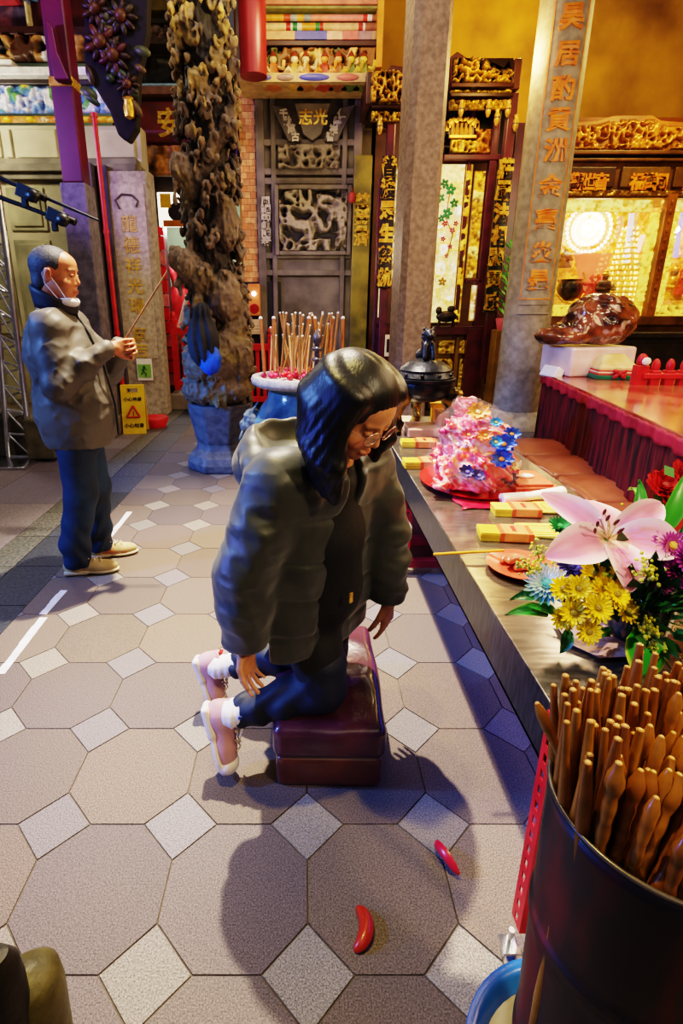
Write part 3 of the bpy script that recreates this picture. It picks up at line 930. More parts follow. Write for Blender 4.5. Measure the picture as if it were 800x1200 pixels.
for px, c1, c2 in ((320, '#c87a3a', '#e8c88a'), (345, '#d8a84a', '#f0dcae'), (358, '#b87a30', '#e8d0a0'), (380, '#b84a28', '#e8a040'), (396, '#a8682c', '#dca860'), (411, '#6a7a30', '#c8b040'), (425, '#8a8a34', '#d8c050')):
    p = at(px, 84, YT - .12); b = MB()
    b.col(c1); b.lathe([(.0, -.16), (.1, -.16), (.08, -.06), (.055, .03), (.05, .06), (0, .08)], p, 12, wob=lambda a, z: 1 + .15 * math.sin(a * 5))
    b.col(c2); b.ball((p.x, p.y, p.z + .11), .042, 10, 8); b.col('#8a3a1c'); b.lathe([(.045, 0), (.03, .03), (.0, .07)], (p.x, p.y, p.z + .13), 8)
    b.col(c2); b.tube([(p.x - .06, p.y - .02, p.z + .03), (p.x - .1, p.y - .06, p.z - .03), (p.x - .04, p.y - .1, p.z - .02)], .02, 6); b.tube([(p.x + .06, p.y - .02, p.z + .03), (p.x + .11, p.y - .05, p.z + .01), (p.x + .12, p.y - .08, p.z + .08)], .02, 6)
    b.build('figure', M_redattr, ff, smooth=60)
b = MB(); za, zb = zof(108, YT), zof(98, YT)
b.col('#c8a468'); b.bb((xof(283, 103, YT), YT - .3, za), (xof(436, 103, YT), YT + .2, zb))
for (pa, pb_, c) in ((296, 320, '#5a5a9a'), (325, 345, '#a88a80'), (350, 385, '#4a52a0'), (392, 418, '#c06a58')):
    b.col(c); b.ball((xof((pa + pb_) / 2, 103, YT), YT - .3, (za + zb) / 2), ((xof(pb_, 103, YT) - xof(pa, 103, YT)) / 2, .02, .035), 14, 6)
b.build('painted_ledge', M_redattr, ff, smooth=40)
# round red column at top, right of the dragon column
YRC = 6.6
b = MB(); p = at(296, 40, YRC); r_ = .14
b.lathe([(r_, zof(90, YRC)), (r_, 5.6)], (p.x, YRC, 0), 24)
t = b.build('hanging_column', mat('oxblood_paint', '#6a1414', '#8e201c', 3, .35), None, smooth=50); tag(t, 'oxblood red round column end hanging beside the top of the dragon column', 'column', kind='thing')

# extinguisher-like alarm box on the brick strip
ab = thing('alarm_box', 'orange wall box with a round red button and small lit lamp', 'alarm', (xof(297, 350, YC) + .02, YC - .1, zof(352, YC)))
b = MB(); b.bb((-.075, -.05, -.19), (.075, .06, .2)); b.build('housing', mat('orange_box', '#c8702c', '#e08a3c', 6, .5), ab, bevel=.012)
b = MB(); b.lathe([(0, -.07), (.055, -.065), (.06, -.05), (.06, -.04)], (0, 0, 0), 20, M=Matrix.Translation((0, 0, -.1)) @ Matrix.Rotation(R(90), 4, 'X') @ Matrix.Rotation(PI, 4, 'X')); b.ball((0, -.05, -.1), (.055, .02, .055), 16, 8); b.build('red_button', mat('alarm_red', '#8a1010', '#b01414', 10, .3), ab, smooth=50)
b = MB(); b.ball((0, -.06, .08), .028, 12, 8); b.build('lit_lamp', mat('violet_lamp', '#f0e8ff', emit='#e8d8ff', es=9), ab, smooth=60)
b = MB(); b.bb((xof(286, 382, YC), YC - .12, zof(391, YC)), (xof(306, 382, YC), YC, zof(374, YC)))
for k in range(4): b.bb((xof(287, 382, YC), YC - .125, zof(377 + k * 3.6, YC) - .006), (xof(305, 382, YC), YC - .12, zof(377 + k * 3.6, YC) + .006))
tag(b.build('paper_slip_box', mat('buff_box', '#b89a70', '#d8bc90', 10, .6), bevel=.004), 'buff slatted box on the wall directly under the orange alarm box', 'box')
# dark door/low wall under
b = MB(); b.bb((wx0 - .1, YC - .02, 0), (xof(330, 400, YC), YC + .1, 1.7)); struct('baseboard_center', b, mat('soot_black', '#0e0a0a', '#1c1414', 5, .6))

# ------------------------------------------------------------------ central gilded shrine cabinet, px 432..615
YS = 7.0
sh = thing('shrine_cabinet', 'tall maroon and gold shrine cabinet with carved canopy behind the square column', 'shrine', (0, 0, 0))
X = lambda px, py=300: xof(px, py, YS)
Z = lambda py: zof(py, YS)
b = MB(); b.bb((X(436, 300), YS + .5, 0), (X(600, 300), YS + .6, Z(70))); b.build('back_panel', mat('shrine_back', '#3a1c08', '#5e3210', 4, .5), sh)
# carved pediments: left wing, centre and right wing with up-curled corner
def ped(pts, seed, Yp, dp=.05):
    poly = px_poly(pts, Yp); b = MB(); b.col('#4a200c'); b.prism(poly, Yp, Yp + .08)
    return b
b = MB()
for pts, sd in (([(434, 122), (432, 92), (440, 82), (448, 90), (458, 76), (474, 78), (474, 122)], 3), ([(528, 98), (528, 66), (536, 60), (548, 68), (560, 74), (574, 70), (590, 78), (597, 68), (603, 100), (603, 104)], 5)):
    b = MB(); poly = px_poly(pts, YS - .3); b.col('#4a200c'); b.prism(poly, YS - .3, YS - .22); b.build('pediment_board', M_redattr, sh, bevel=.01)
for (pa, pb_, qa, qb, sd) in ((434, 474, 121, 84, 61), (529, 600, 98, 68, 63)):
    xa, xb, za, zb = xof(pa, 95, YS - .3), xof(pb_, 85, YS - .3), zof(qa, YS - .3), zof(qb, YS - .3)
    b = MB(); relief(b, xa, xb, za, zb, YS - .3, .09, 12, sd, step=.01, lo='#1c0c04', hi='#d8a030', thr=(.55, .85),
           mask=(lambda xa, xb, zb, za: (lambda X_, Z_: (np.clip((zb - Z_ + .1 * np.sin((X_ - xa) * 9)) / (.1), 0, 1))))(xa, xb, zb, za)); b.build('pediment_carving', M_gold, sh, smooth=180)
# right side return of canopy
b = MB(); b.prism([(YS - .3, zof(104, YS - .3)), (YS - .3, zof(68, YS - .3)), (YS + .45, zof(80, YS)), (YS + .45, zof(118, YS))], xof(602, 85, YS - .3), xof(602, 85, YS - .3) + .08, 'YZ'); b.build('pediment_side', mat('dark_brown_wood', '#2e1408', '#4e2410', 6, .4), sh, bevel=.01); b = MB(); b.bb((xof(434, 85, YS - .3) - .04, YS - .3, zof(122, YS - .3)), (xof(434, 85, YS - .3) + .02, YS + .4, zof(84, YS - .3)))
b.build('pediment_side', mat('dark_brown_wood', '#2e1408', '#4e2410', 6, .4), sh, bevel=.01)
for qa, qb, d, c in ((99, 103, .34, '#3a1408'), (104, 109, .3, None), (110, 113, .32, '#2a1008'), (114, 127, .26, None)):
    for pa, pb_ in ((436, 474), (528, 601)):
        xa, xb = xof(pa, qa, YS - .3), xof(pb_, qa, YS - .3)
        off = 14 if pa == 436 else 0; b = MB()
        if c: b.col(c); b.bb((xa, YS - d, zof(qb + off, YS - .3)), (xb, YS + .4, zof(qa + off, YS - .3)))
        else: relief(b, xa, xb, zof(qb + off, YS - .3), zof(qa + off, YS - .3), YS - d + .04, .06, 16, 71 + qa, step=.012, lo='#2a1404', hi='#e8b838', thr=(.35, .7), kind='blob')
        b.build('canopy_frieze', M_gold, sh, smooth=40)
for px, py in ((445, 148), (582, 138), (604, 145), (572, 128), (595, 128), (540, 128)):
    p = at(px, py, YS - .28); b = MB()
    b.col('#c89838'); b.lathe([(0, -.08), (.016, -.07), (.03, -.03), (.03, .03), (.018, .05), (.028, .08), (0, .09)], p, 10); b.col('#6a5a3a'); b.ball(p, (.034, .034, .02), 10, 6); b.build('hanging_drop', M_gold, sh, smooth=50)
# columns of the shrine
b = MB()
for px, w_, ya in ((452, .09, YS - .2), (567, .08, YS - .05), (583, .1, YS - .25), (541, .05, YS)):
    x = xof(px, 300, ya); b.bb((x - w_ / 2, ya, .55 if px != 541 else .5), (x + w_ / 2, ya + .1, Z(118)))
b.bb((X(439), YS - .1, .4), (X(444), YS, Z(210))); b.bb((X(592), YS + .1, .4), (X(602), YS + .3, Z(140)))
b.bb((X(510), YS - .08, Z(392)), (X(575), YS + .1, Z(382)))
b.bb((X(440), YS - .08, Z(392)), (X(478), YS + .1, Z(378)))
b.bb((X(510), YS - .06, Z(189)), (X(575), YS + .1, Z(182)))
b.bb((X(553), YS - .1, Z(480)), (X(572), YS + .1, Z(385))); b.bb((X(440), YS - .1, 0), (X(464), YS + .1, Z(385)))
b.bb((X(548), YS - .05, Z(332)), (X(566), YS + .05, Z(327)))
b.build('frame', mat('plum_lacquer', '#3e1220', '#5c1e2c', 6, .35, coat=.3), sh, bevel=.01)
# couplet boards
for px, q0, q1, txt in ((452, 183, 338, '普渡眾生慈航'), (583, 186, 366, '莊嚴法相顯靈威')):
    ya = YS - .26; x = xof(px, 275, ya); w_ = .16
    b = MB(); b.bb((x - w_ / 2, ya - .03, zof(q1, ya)), (x + w_ / 2, ya, zof(q0, ya))); o = b.build('couplet_board', mat('black_lacquer', '#0c0a12', '#1a1626', 5, .3, coat=.5), sh, bevel=.008)
    b = MB(); n = len(txt)
    for k, ch in enumerate(txt): write(b, ch, (zof(q0, ya) - zof(q1, ya)) / n * .86, face((x, ya - .034, zof(q0 + (q1 - q0) * (k + .5) / n, ya))), .012, .012, .82)
    b.build('gold_characters', M_goldleaf, o)
# upper niche: little arch with balusters between column and post
b = MB(); b.col('#120a06'); b.bb((X(520, 150), YS + .1, Z(182)), (X(600, 150), YS + .2, Z(125)))
b.col('#d8a030')
for k in range(10):
    a = PI * k / 9; b.box((X(541, 150) - .17 * math.cos(a), YS, Z(150) + .08 * math.sin(a)), (.075, .06, .035), (0, -a + PI / 2, 0))
for k in range(5): b.lathe([(0, -.08), (.025, -.07), (.03, 0), (.015, .05), (.02, .08), (0, .09)], (X(530 + k * 5, 150), YS - .02, Z(155)), 8)
b.bb((X(525, 162), YS - .06, Z(163)), (X(556, 162), YS, Z(160)))
b.build('niche_arch', M_gold, sh, smooth=40)
b = MB(); relief(b, X(526, 170), X(557, 170), Z(181), Z(165), YS - .02, .06, 10, 81, step=.012, lo='#2a1008', hi='#ffd040', thr=(.4, .7)); relief(b, X(558, 155), X(577, 155), Z(180), Z(150), YS + .04, .05, 10, 84, step=.014, lo='#4a2008', hi='#c88020', thr=(.4, .7)); b.build('niche_carving', M_gold, sh, smooth=180)
# lit painted panels
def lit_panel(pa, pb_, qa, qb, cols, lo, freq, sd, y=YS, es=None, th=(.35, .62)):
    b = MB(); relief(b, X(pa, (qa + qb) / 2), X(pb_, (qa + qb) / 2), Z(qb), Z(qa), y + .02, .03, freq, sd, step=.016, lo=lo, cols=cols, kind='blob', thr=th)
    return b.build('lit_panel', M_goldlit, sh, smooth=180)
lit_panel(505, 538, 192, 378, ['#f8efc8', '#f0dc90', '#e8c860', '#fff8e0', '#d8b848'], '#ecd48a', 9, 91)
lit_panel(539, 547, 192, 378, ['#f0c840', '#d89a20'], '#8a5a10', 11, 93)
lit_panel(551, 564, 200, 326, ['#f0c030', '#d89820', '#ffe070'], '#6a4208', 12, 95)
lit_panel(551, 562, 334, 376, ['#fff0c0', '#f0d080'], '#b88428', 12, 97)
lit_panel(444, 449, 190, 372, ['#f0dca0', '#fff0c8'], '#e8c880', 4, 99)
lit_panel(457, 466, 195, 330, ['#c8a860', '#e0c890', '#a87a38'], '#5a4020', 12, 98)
# painted blossoms and leaves on the big panel
b = MB()
for px, py, c, r in ((521, 215, '#2a8a4a', .05), (528, 222, '#2a9a50', .06), (516, 232, '#3aa060', .05), (532, 238, '#2a8a4a', .05), (524, 250, '#38a058', .06), (517, 256, '#2a8a4a', .04), (513, 222, '#c83040', .04), (521, 262, '#d84050', .035), (530, 270, '#d86070', .035), (519, 280, '#c83a50', .03), (534, 262, '#c03048', .03), (527, 289, '#d85a6a', .03), (523, 300, '#d86a70', .025), (518, 330, '#c8a020', .05)):
    p = at(px, py, YS - .03); b.col(c)
    for k in range(5): a = k * 1.257 + px; b.ball((p.x + math.cos(a) * r * .6, p.y, p.z + math.sin(a) * r * .6), (r * .5, .006, r * .35), 8, 5, rot=(0, -a, 0))
b.tube([at(524, 300, YS - .02), at(530, 275, YS - .02), at(522, 255, YS - .02), at(527, 225, YS - .02)], .008, 6); b.build('painted_blossom', M_redattr, sh, smooth=60)
# lower doors
for pa, pb_, qa, qb, sd in ((512, 531, 398, 415, 101), (536, 555, 398, 415, 102), (512, 531, 420, 452, 103), (538, 554, 420, 455, 104), (468, 478, 395, 460, 105)):
    b = MB(); relief(b, X(pa, 420), X(pb_, 420), Z(qb), Z(qa), YS + .02, .05, 11, sd, step=.012, lo='#6a4a0c', hi='#f0c840', thr=(.4, .7)); b.build('carved_lower_panel', M_gold, sh, smooth=180)
b = MB(); b.bb((X(508, 420), YS + .03, Z(480)), (X(560, 420), YS + .1, Z(392))); b.bb((X(532, 420), YS - .02, Z(470)), (X(536, 420), YS + .04, Z(395))); b.build('lower_doors', mat('gilt_brown', '#6a4c14', '#94702a', 6, .4), sh)
# small black figure on the sill, and framed notice
b = MB(); p = at(523, 371, YS - .12)
b.ball((p.x, p.y, p.z), (.13, .05, .07), 14, 8); b.ball((p.x - .1, p.y, p.z + .07), (.04, .04, .05), 10, 6); b.ball((p.x + .05, p.y, p.z + .09), (.05, .03, .04), 10, 6); b.tube([(p.x - .08, p.y, p.z - .02), (p.x - .09, p.y, p.z - .12)], .02, 6); b.tube([(p.x + .08, p.y, p.z - .02), (p.x + .09, p.y, p.z - .12)], .02, 6)
tag(b.build('lion_ornament', mat('dark_bronze', '#1e1a18', '#4a4038', 12, .35, metal=.6), smooth=60), 'small dark lion ornament on the sill of the lit shrine panel', 'ornament')
fr = thing('framed_notice', 'small cream framed notice on the shrine left of the square column', 'notice', at(455, 405, YS - .2))
b = MB(); b.bb((-.045, -.01, -.13), (.045, .01, .13)); b.build('board', mat('cream_card', '#e0cc98', '#efe0b8', 8, .5), fr, bevel=.004)
b = MB(); b.bb((-.025, -.014, -.08), (.025, -.01, .08)); b.build('dark_print', M_black, fr)
# leafy green plant in a red pot between shrine and round column
pt = thing('potted_plant', 'tall leafy green plant in a pink pot between shrine and round stone column', 'plant', at(590, 374, 6.55))
b = MB(); b.lathe([(0, -.12), (.06, -.12), (.09, 0), (.085, .01), (0, .01)], seg=16); b.build('pot', mat('pink_pot', '#c83a5a', '#e8687a', 8, .5), pt, smooth=40)
b = MB(); rr = random.Random(9)
for k in range(90):
    z = rr.uniform(.0, .85); a = rr.uniform(0, 2 * PI); L = rr.uniform(.06, .13); r0 = .02
    d = Vector((math.cos(a), math.sin(a), .9)).normalized(); s0 = Vector((math.cos(a) * r0, math.sin(a) * r0, z)); e = s0 + d * L; side = d.cross(Vector((0, 0, 1))).normalized() * .018
    b.col(rr.choice(['#2e8a24', '#54b82c', '#7ad03a', '#3a9a2a'])); b.add([s0, s0 + d * L * .5 + side, e, s0 + d * L * .5 - side], [(0, 1, 2, 3)])
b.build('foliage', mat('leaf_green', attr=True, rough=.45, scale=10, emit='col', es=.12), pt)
bxx = MB(); bxx.bb((-.1, -.1, 0), (.1, .1, pt.location.z - .12)); o = bxx.build('plant_stand', mat('gilt_brown'), bevel=.01); o.location = (pt.location.x, pt.location.y, 0); tag(o, 'slender gilt brown stand under the leafy plant', 'stand')

# ------------------------------------------------------------------ right-hand deity cabinet, px 640..800+
YA = 7.6
XA = lambda px, py=300: xof(px, py, YA)
ZA = lambda py: zof(py, YA)
dc = thing('deity_cabinet', 'wide wooden temple cabinet with carved arched crest and glazed lit gold niches, right', 'cabinet', (0, 0, 0))
M_cab = mat('cabinet_brown', '#4a2c10', '#7a4e20', 5, .4, coat=.2)
xr = XA(905)
b = MB(); b.bb((XA(640), YA + .75, 0), (xr, YA + .85, ZA(180))); b.bb((XA(640), YA, 0), (xr, YA + .8, ZA(372))); b.bb((XA(640), YA, ZA(232)), (xr, YA + .8, ZA(222)))
b.bb((XA(640), YA - .1, ZA(183)), (xr, YA + .8, ZA(178))); b.bb((XA(640), YA - .06, ZA(190)), (xr, YA + .8, ZA(186))); b.bb((XA(640), YA + .02, ZA(226)), (xr, YA + .1, ZA(186)))
b.bb((XA(640), YA - .08, ZA(381)), (xr, YA + .1, ZA(370)))
b.build('carcass', M_cab, dc, bevel=.012)
# arched crest
def crest_top(px):
    pts = [(640, 168), (655, 152), (672, 143), (700, 141), (712, 137), (722, 135), (765, 135), (774, 141), (800, 143), (830, 150), (860, 165)]
    for (a, b2), (c, d) in zip(pts, pts[1:]):
        if a <= px <= c: return b2 + (d - b2) * (px - a) / (c - a)
    return 168
outl = [(640, 178), (860, 178)] + [(p, crest_top(p)) for p in range(860, 638, -5)]
b = MB(); b.prism(px_poly(outl, YA - .05), YA - .05, YA + .05); b.build('crest_board', mat('crest_brown', '#7a4210', '#a86420', 5, .45), dc, bevel=.01)
b = MB()
zx = [(xof(p, 150, YA - .05), zof(crest_top(p) + 4, YA - .05)) for p in range(640, 862, 5)]
topf = lambda Xq, Zq: np.clip((np.interp(Xq, [q[0] for q in zx], [q[1] for q in zx]) - Zq) / .05, 0, 1)
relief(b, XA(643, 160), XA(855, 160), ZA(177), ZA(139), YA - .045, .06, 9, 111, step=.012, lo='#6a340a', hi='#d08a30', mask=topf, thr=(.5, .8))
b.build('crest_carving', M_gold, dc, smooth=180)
# name panels
for pa, pb_, c, txt in ((645, 720, '#3c1c0c', '觀世音'), (727, 783, '#6a4a1c', '福德祠'), (789, 860, '#5a3a14', '註生宮')):
    b = MB(); b2 = MB(); b.col(c); b.bb((XA(pa, 205), YA - .03, ZA(220)), (XA(pb_, 205), YA + .02, ZA(196)))
    lo_, hi_ = (668, 709) if pa == 645 else (733 + 5, 777) if pa == 727 else (800, 845)
    for k, ch in enumerate(txt): write(b2, ch, .2, face((XA(lo_ + (hi_ - lo_) * (k + .5) / 3, 213), YA - .034, ZA(213.5))), .01, .008)
    o = b.build('name_panel', M_redattr, dc, bevel=.012); b2.build('gold_name', mat('orange_gilt', '#e0761c', '#ffa030', 12, .4, metal=.0), o)
b = MB(); relief(b, XA(645, 229), xr, ZA(231), ZA(224), YA - .03, .03, 12, 113, step=.015, lo='#6a4414', hi='#d8a040', kind='blob'); b.build('beaded_rail', M_gold, dc, smooth=180)
# mullions between bays
for pm_ in (772, 880):
    b = MB(); b.bb((XA(pm_ - 5, 300), YA - .06, ZA(373)), (XA(pm_ + 5, 300), YA + .06, ZA(228)))
    for k in range(12): b.ball((XA(pm_, 300), YA - .06, ZA(238 + k * 11)), (.02, .015, .03), 8, 5)
    b.build('mullion', mat('crest_brown'), dc, smooth=30)
# interior gilded backs
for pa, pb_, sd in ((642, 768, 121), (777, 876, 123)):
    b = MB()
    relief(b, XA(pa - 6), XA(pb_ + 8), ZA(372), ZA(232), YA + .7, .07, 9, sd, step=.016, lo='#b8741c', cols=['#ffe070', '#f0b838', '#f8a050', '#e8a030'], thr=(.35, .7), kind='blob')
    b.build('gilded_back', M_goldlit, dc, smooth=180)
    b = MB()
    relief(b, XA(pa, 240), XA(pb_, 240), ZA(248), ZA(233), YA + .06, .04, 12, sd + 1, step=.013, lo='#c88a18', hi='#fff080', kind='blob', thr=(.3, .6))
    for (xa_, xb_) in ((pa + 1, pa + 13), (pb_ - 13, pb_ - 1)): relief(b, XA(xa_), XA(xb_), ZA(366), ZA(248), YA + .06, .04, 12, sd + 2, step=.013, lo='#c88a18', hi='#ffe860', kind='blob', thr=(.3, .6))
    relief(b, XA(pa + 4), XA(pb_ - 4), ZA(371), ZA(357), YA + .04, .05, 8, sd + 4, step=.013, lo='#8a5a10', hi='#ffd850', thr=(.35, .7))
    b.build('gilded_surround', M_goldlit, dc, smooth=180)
# glazing
b = MB()
for pa, pb_ in ((642, 768), (777, 876)): b.bb((XA(pa), YA + .0, ZA(371)), (XA(pb_), YA + .006, ZA(232)))
gm = mat('cabinet_glass', '#ffffff', rough=.05, trans=1, alpha=.12)
b.build('glazing', gm, dc)
# glowing round rosette, hangings, lamp tower, censer, statues inside
gr = thing('glowing_rosette', 'brilliant white round rosette light in the upper left of the first lit niche', 'lamp', at(690, 268, YA + .45))
for kk, (r, n, rr_) in enumerate(((.1, 12, .03), (.2, 22, .03), (.3, 32, .026))):
    b = MB()
    for k in range(n):
        a = 2 * PI * k / n; b.ball((r * math.cos(a), 0, r * math.sin(a)), (rr_, .015, rr_), 8, 5)
    b.build('bulb_ring', mat('bulb_glow', '#fff6dc', emit='#ffefc0', es=3), gr, smooth=60)
b = MB(); b.lathe([(0, 0), (.22, 0), (.22, .02), (0, .02)], M=Matrix.Rotation(R(90), 4, 'X') @ Matrix.Translation((0, 0, -.06)), seg=28); b.build('disc', mat('rosette_disc', '#ffdf90', emit='#ffe6a8', es=1.8), gr)
b = MB(); b.bb((-.008, .02, -.1), (.008, .04, ZA(232) - gr.location.z)); b.build('hanger', M_goldleaf, gr)
th = MB(); p = at(692, 308, YA + .35)
th.prism([(-.2, .1), (.22, .1), (.17, -.12), (.1, -.3), (.05, -.16), (-.02, -.3), (-.1, -.16), (-.15, -.05)], -.01, .01); o = th.build('silk_hanging', mat('salmon_silk', '#e06a4a', '#f08a68', 5, .5, emit='#e8704c', es=.5)); o.location = p; o.scale = (1.25, 1, 1.25); tag(o, 'salmon pink scalloped silk hanging below the round rosette light', 'hanging')  # silk emits a little so that it looks lit in the niche
# pagoda-shaped tower of small lamps
pg = thing('lamp_pagoda', 'gold tiered pagoda of small votive lamps in the middle of the lit niche', 'lamp tower', at(722, 362, YA + .35))
Hh = ZA(262) - pg.location.z
b = MB(); n = 15
for k in range(n):
    t = k / n; r = .24 * (1 - t * .62) if k > 4 else .24 + .0 * k
    b.lathe([(0, 0), (r, 0), (r * 1.06, .015), (r * .96, .03), (0, .03)], (0, 0, t * Hh), 20)
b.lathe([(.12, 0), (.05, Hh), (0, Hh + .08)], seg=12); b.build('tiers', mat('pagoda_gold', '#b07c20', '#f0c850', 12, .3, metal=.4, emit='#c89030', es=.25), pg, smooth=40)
b = MB()
for k in range(n):
    t = k / n; r = .22 * (1 - t * .62) if k > 4 else .22; m_ = max(6, int(r * 80))
    for q in range(m_): a = 2 * PI * q / m_; b.ball((r * math.cos(a), r * math.sin(a), t * Hh + .055), (.012, .012, .02), 6, 4)
tag(b.build('lamp_flames', mat('tiny_lamp_glow', '#fff2b0', emit='#ffe080', es=2.5), pg), kind='stuff')
# streamers
for px, qa, qb, c, e in ((737, 250, 308, '#c8d8f4', '#b8ccf8'), (750, 275, 296, '#f4d8d0', '#f8d8d0'), (795, 245, 302, '#8898e8', '#8090f0')):
    b = MB(); p0, p1 = at(px + 3, qa, YA + .25), at(px - 4, qb, YA + .25); d = Vector((.035, 0, 0))
    b.add([p0 - d, p0 + d, p1 + d, p1 - d], [(0, 1, 2, 3)])
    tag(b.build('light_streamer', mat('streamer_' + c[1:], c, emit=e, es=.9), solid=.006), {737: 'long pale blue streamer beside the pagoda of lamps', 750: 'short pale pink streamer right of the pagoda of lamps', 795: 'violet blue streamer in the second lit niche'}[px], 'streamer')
# round bronze pot at left of niche
bp = thing('bronze_pot', 'dark round bronze pot on a gold stand at the lower left of the lit niche', 'pot', at(665, 353, YA + .3)); bp.scale = (.8, .8, .8)
b = MB(); b.lathe([(0, 0), (.08, 0), (.17, .08), (.21, .2), (.19, .3), (.16, .33), (.18, .36), (.16, .36), (.13, .3), (0, .28)], seg=24); b.build('bowl', mat('dark_bronze'), bp, smooth=50)
b = MB()
for s_ in (-1, 1): b.tube([(s_ * .17, 0, .28), (s_ * .24, 0, .38), (s_ * .19, 0, .48)], .02, 8)
b.tube([(-.24, -.05, .12), (-.14, -.12, 0.0), (0, -.14, -.05), (.14, -.12, 0.0), (.24, -.05, .12)], .02, 8); b.build('handles', M_goldleaf, bp, smooth=60)
def statue(name, label, p, hgt, robe, head, seed=0):
    r = thing(name, label, 'statue', p)
    b = MB(); b.lathe([(0, 0), (.42, 0), (.4, .1), (.3, .25), (.24, .45), (.3, .58), (.27, .7), (.1, .78), (0, .8)], seg=20, wob=lambda a, z: 1 + .06 * math.sin(a * 7 + seed), sy=.75); b.build('robe', robe, r, smooth=60)
    b = MB(); b.ball((0, -.02, .88), (.12, .12, .14), 14, 10); b.ball((0, -.13, .87), (.025, .03, .03), 8, 6); b.build('face', head, r, smooth=60)
    b = MB(); b.lathe([(.14, .93), (.15, 1.0), (.1, 1.06), (.11, 1.1), (0, 1.2)], seg=14); b.build('crown', M_goldleaf, r, smooth=40)
    b = MB()
    for s_ in (-1, 1): b.tube([(s_ * .26, 0, .62), (s_ * .34, -.1, .42), (s_ * .08, -.28, .42)], [.08, .09, .05], 10)
    b.build('sleeve', robe, r, smooth=60)
    r.scale = (hgt, hgt, hgt)
    return r
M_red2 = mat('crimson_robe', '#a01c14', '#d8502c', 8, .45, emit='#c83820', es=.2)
M_dk = mat('dark_face', '#2a1810', '#4a2c18', 8, .4)
statue('deity_statue', 'small crimson-robed deity statue right of the bronze pot in the lit niche', at(690, 350, YA + .42), .46, M_red2, M_dk)
statue('deity_statue', 'dark-robed deity statue beside the left jamb of the lit niche', at(660, 314, YA + .6), .26, mat('dark_robe', '#3a2410', '#5e3c1c', 8, .4), M_dk, 1)
statue('deity_statue', 'dark slim statue between the crimson statue and the pagoda of lamps', at(705, 352, YA + .15), .34, mat('dark_robe'), M_dk, 2)
statue('deity_statue', 'gold seated statue at the left of the second lit niche', at(783, 352, YA + .45), .42, M_goldleaf, M_dk, 3)
statue('deity_statue', 'red-robed statue with blue cap at the right edge of the second lit niche', at(806, 345, YA + .35), .5, M_red2, mat('blue_cap', '#2a6ab0', '#3a86d0', 8, .4), 4)
b = MB(); p = at(747, 313, YA + .3); b.lathe([(0, 0), (.07, 0), (.1, .05), (0, .06)], seg=16); o = b.build('blue_bowl', mat('pale_blue_glaze', '#88b8d0', '#b8dcea', 8, .3)); o.location = p; tag(o, 'pale blue bowl on a shelf right of the pagoda of lamps', 'bowl')
b = MB(); b.bb((XA(736), YA + .2, ZA(315) - .02), (XA(760), YA + .7, ZA(313) - .02)); b.build('inner_shelf', M_goldleaf, dc)
# dark counter front with mouldings
b = MB(); b.bb((XA(645), YA - .35, 0), (xr, YA - .05, ZA(392)))
b.bb((XA(645), YA - .42, ZA(394)), (xr, YA, ZA(388)))
for k in range(3): b.bb((XA(655 + k * 85), YA - .38, .2), (XA(655 + k * 85) + .85, YA - .34, ZA(400)))
b.build('counter', mat('charcoal_wood', '#1c1814', '#332c24', 5, .5), dc, bevel=.012)

# red fence posts behind the red altar
YF = 4.1
rf = thing('red_fence', 'bright red low fence with rounded posts behind the skirted altar', 'fence', (0, 0, 0))
zf = zof(452, YF)
for px, top, w_ in ((754, 415, .05), (770, 421, .036), (787, 421, .036), (804, 421, .036), (821, 415, .05), (838, 421, .036)):
    p = at(px, top, YF); b = MB(); h = p.z
    b.bb((p.x - w_, YF - .03, 0), (p.x + w_, YF + .03, h - .08)); b.ball((p.x, YF, h - .05), (w_ * .8, .03, .055), 14, 8)
    b.build('post', M_red, rf, bevel=.006)
b = MB(); b.bb((xof(750, 440, YF), YF - .045, zof(443, YF)), (xof(845, 440, YF), YF + .03, zof(437, YF))); b.bb((xof(750, 440, YF), YF - .04, .2), (xof(845, 440, YF), YF + .03, .28)); b.build('rail', M_red, rf, bevel=.006)
b = MB(); b.ball((xof(754, 424, YF), YF - .035, zof(423, YF)), (.035, .012, .03), 12, 6); b.build('white_sticker', M_white, rf, smooth=60)
# ------------------------------------------------------------------ round inscribed column, right
Yc = 5.9
cbot = at(604, 478, Yc)
rc = thing('round_column', 'thick round stone column carrying a gold-outlined inscription of large gold characters', 'column', (cbot.x, Yc, 0), kind='thing')
rad = .24
zb0 = zof(478, Yc); zm = zof(368, Yc)
M_col = mat('grey_column_stone', '#857a66', '#a69a84', 14, .6, bump=.3, bscale=80)
b = MB(); b.lathe([(rad * 1.03, zb0 - .1), (rad * .98, zm), (rad * .94, 5.6)], seg=48); b.build('shaft', M_col, rc, smooth=60)
b = MB(); b.lathe([(rad * 1.5, 0), (rad * 1.5, .1), (rad * 1.75, .16), (rad * 1.8, zb0 - .25), (rad * 1.6, zb0 - .13), (rad * 1.2, zb0 - .06), (rad * 1.06, zb0 - .02), (rad * 1.0, zb0)], seg=48); b.build('drum_base', mat('pale_base_stone', '#9a927e', '#bcb49e', 14, .6, bump=.3), rc, smooth=50)
b = MB()
for k in range(26):
    a = R(-120 + k * 9); b.ball((rad * 1.76 * math.cos(a), rad * 1.76 * math.sin(a), zb0 - .28 + .03 * math.sin(k * 2.1)), (.035, .035, .05), 8, 6)
b.build('carved_foliage', mat('base_carving', '#5e5444', '#857a64', 12, .6), rc, smooth=50)
# flat inscription board wrapped on the front
zi0, zi1 = zof(351, Yc - rad), 5.5
def onc(ang, z, dr=0): return Vector((math.sin(ang) * (rad + dr), -math.cos(ang) * (rad + dr), z))
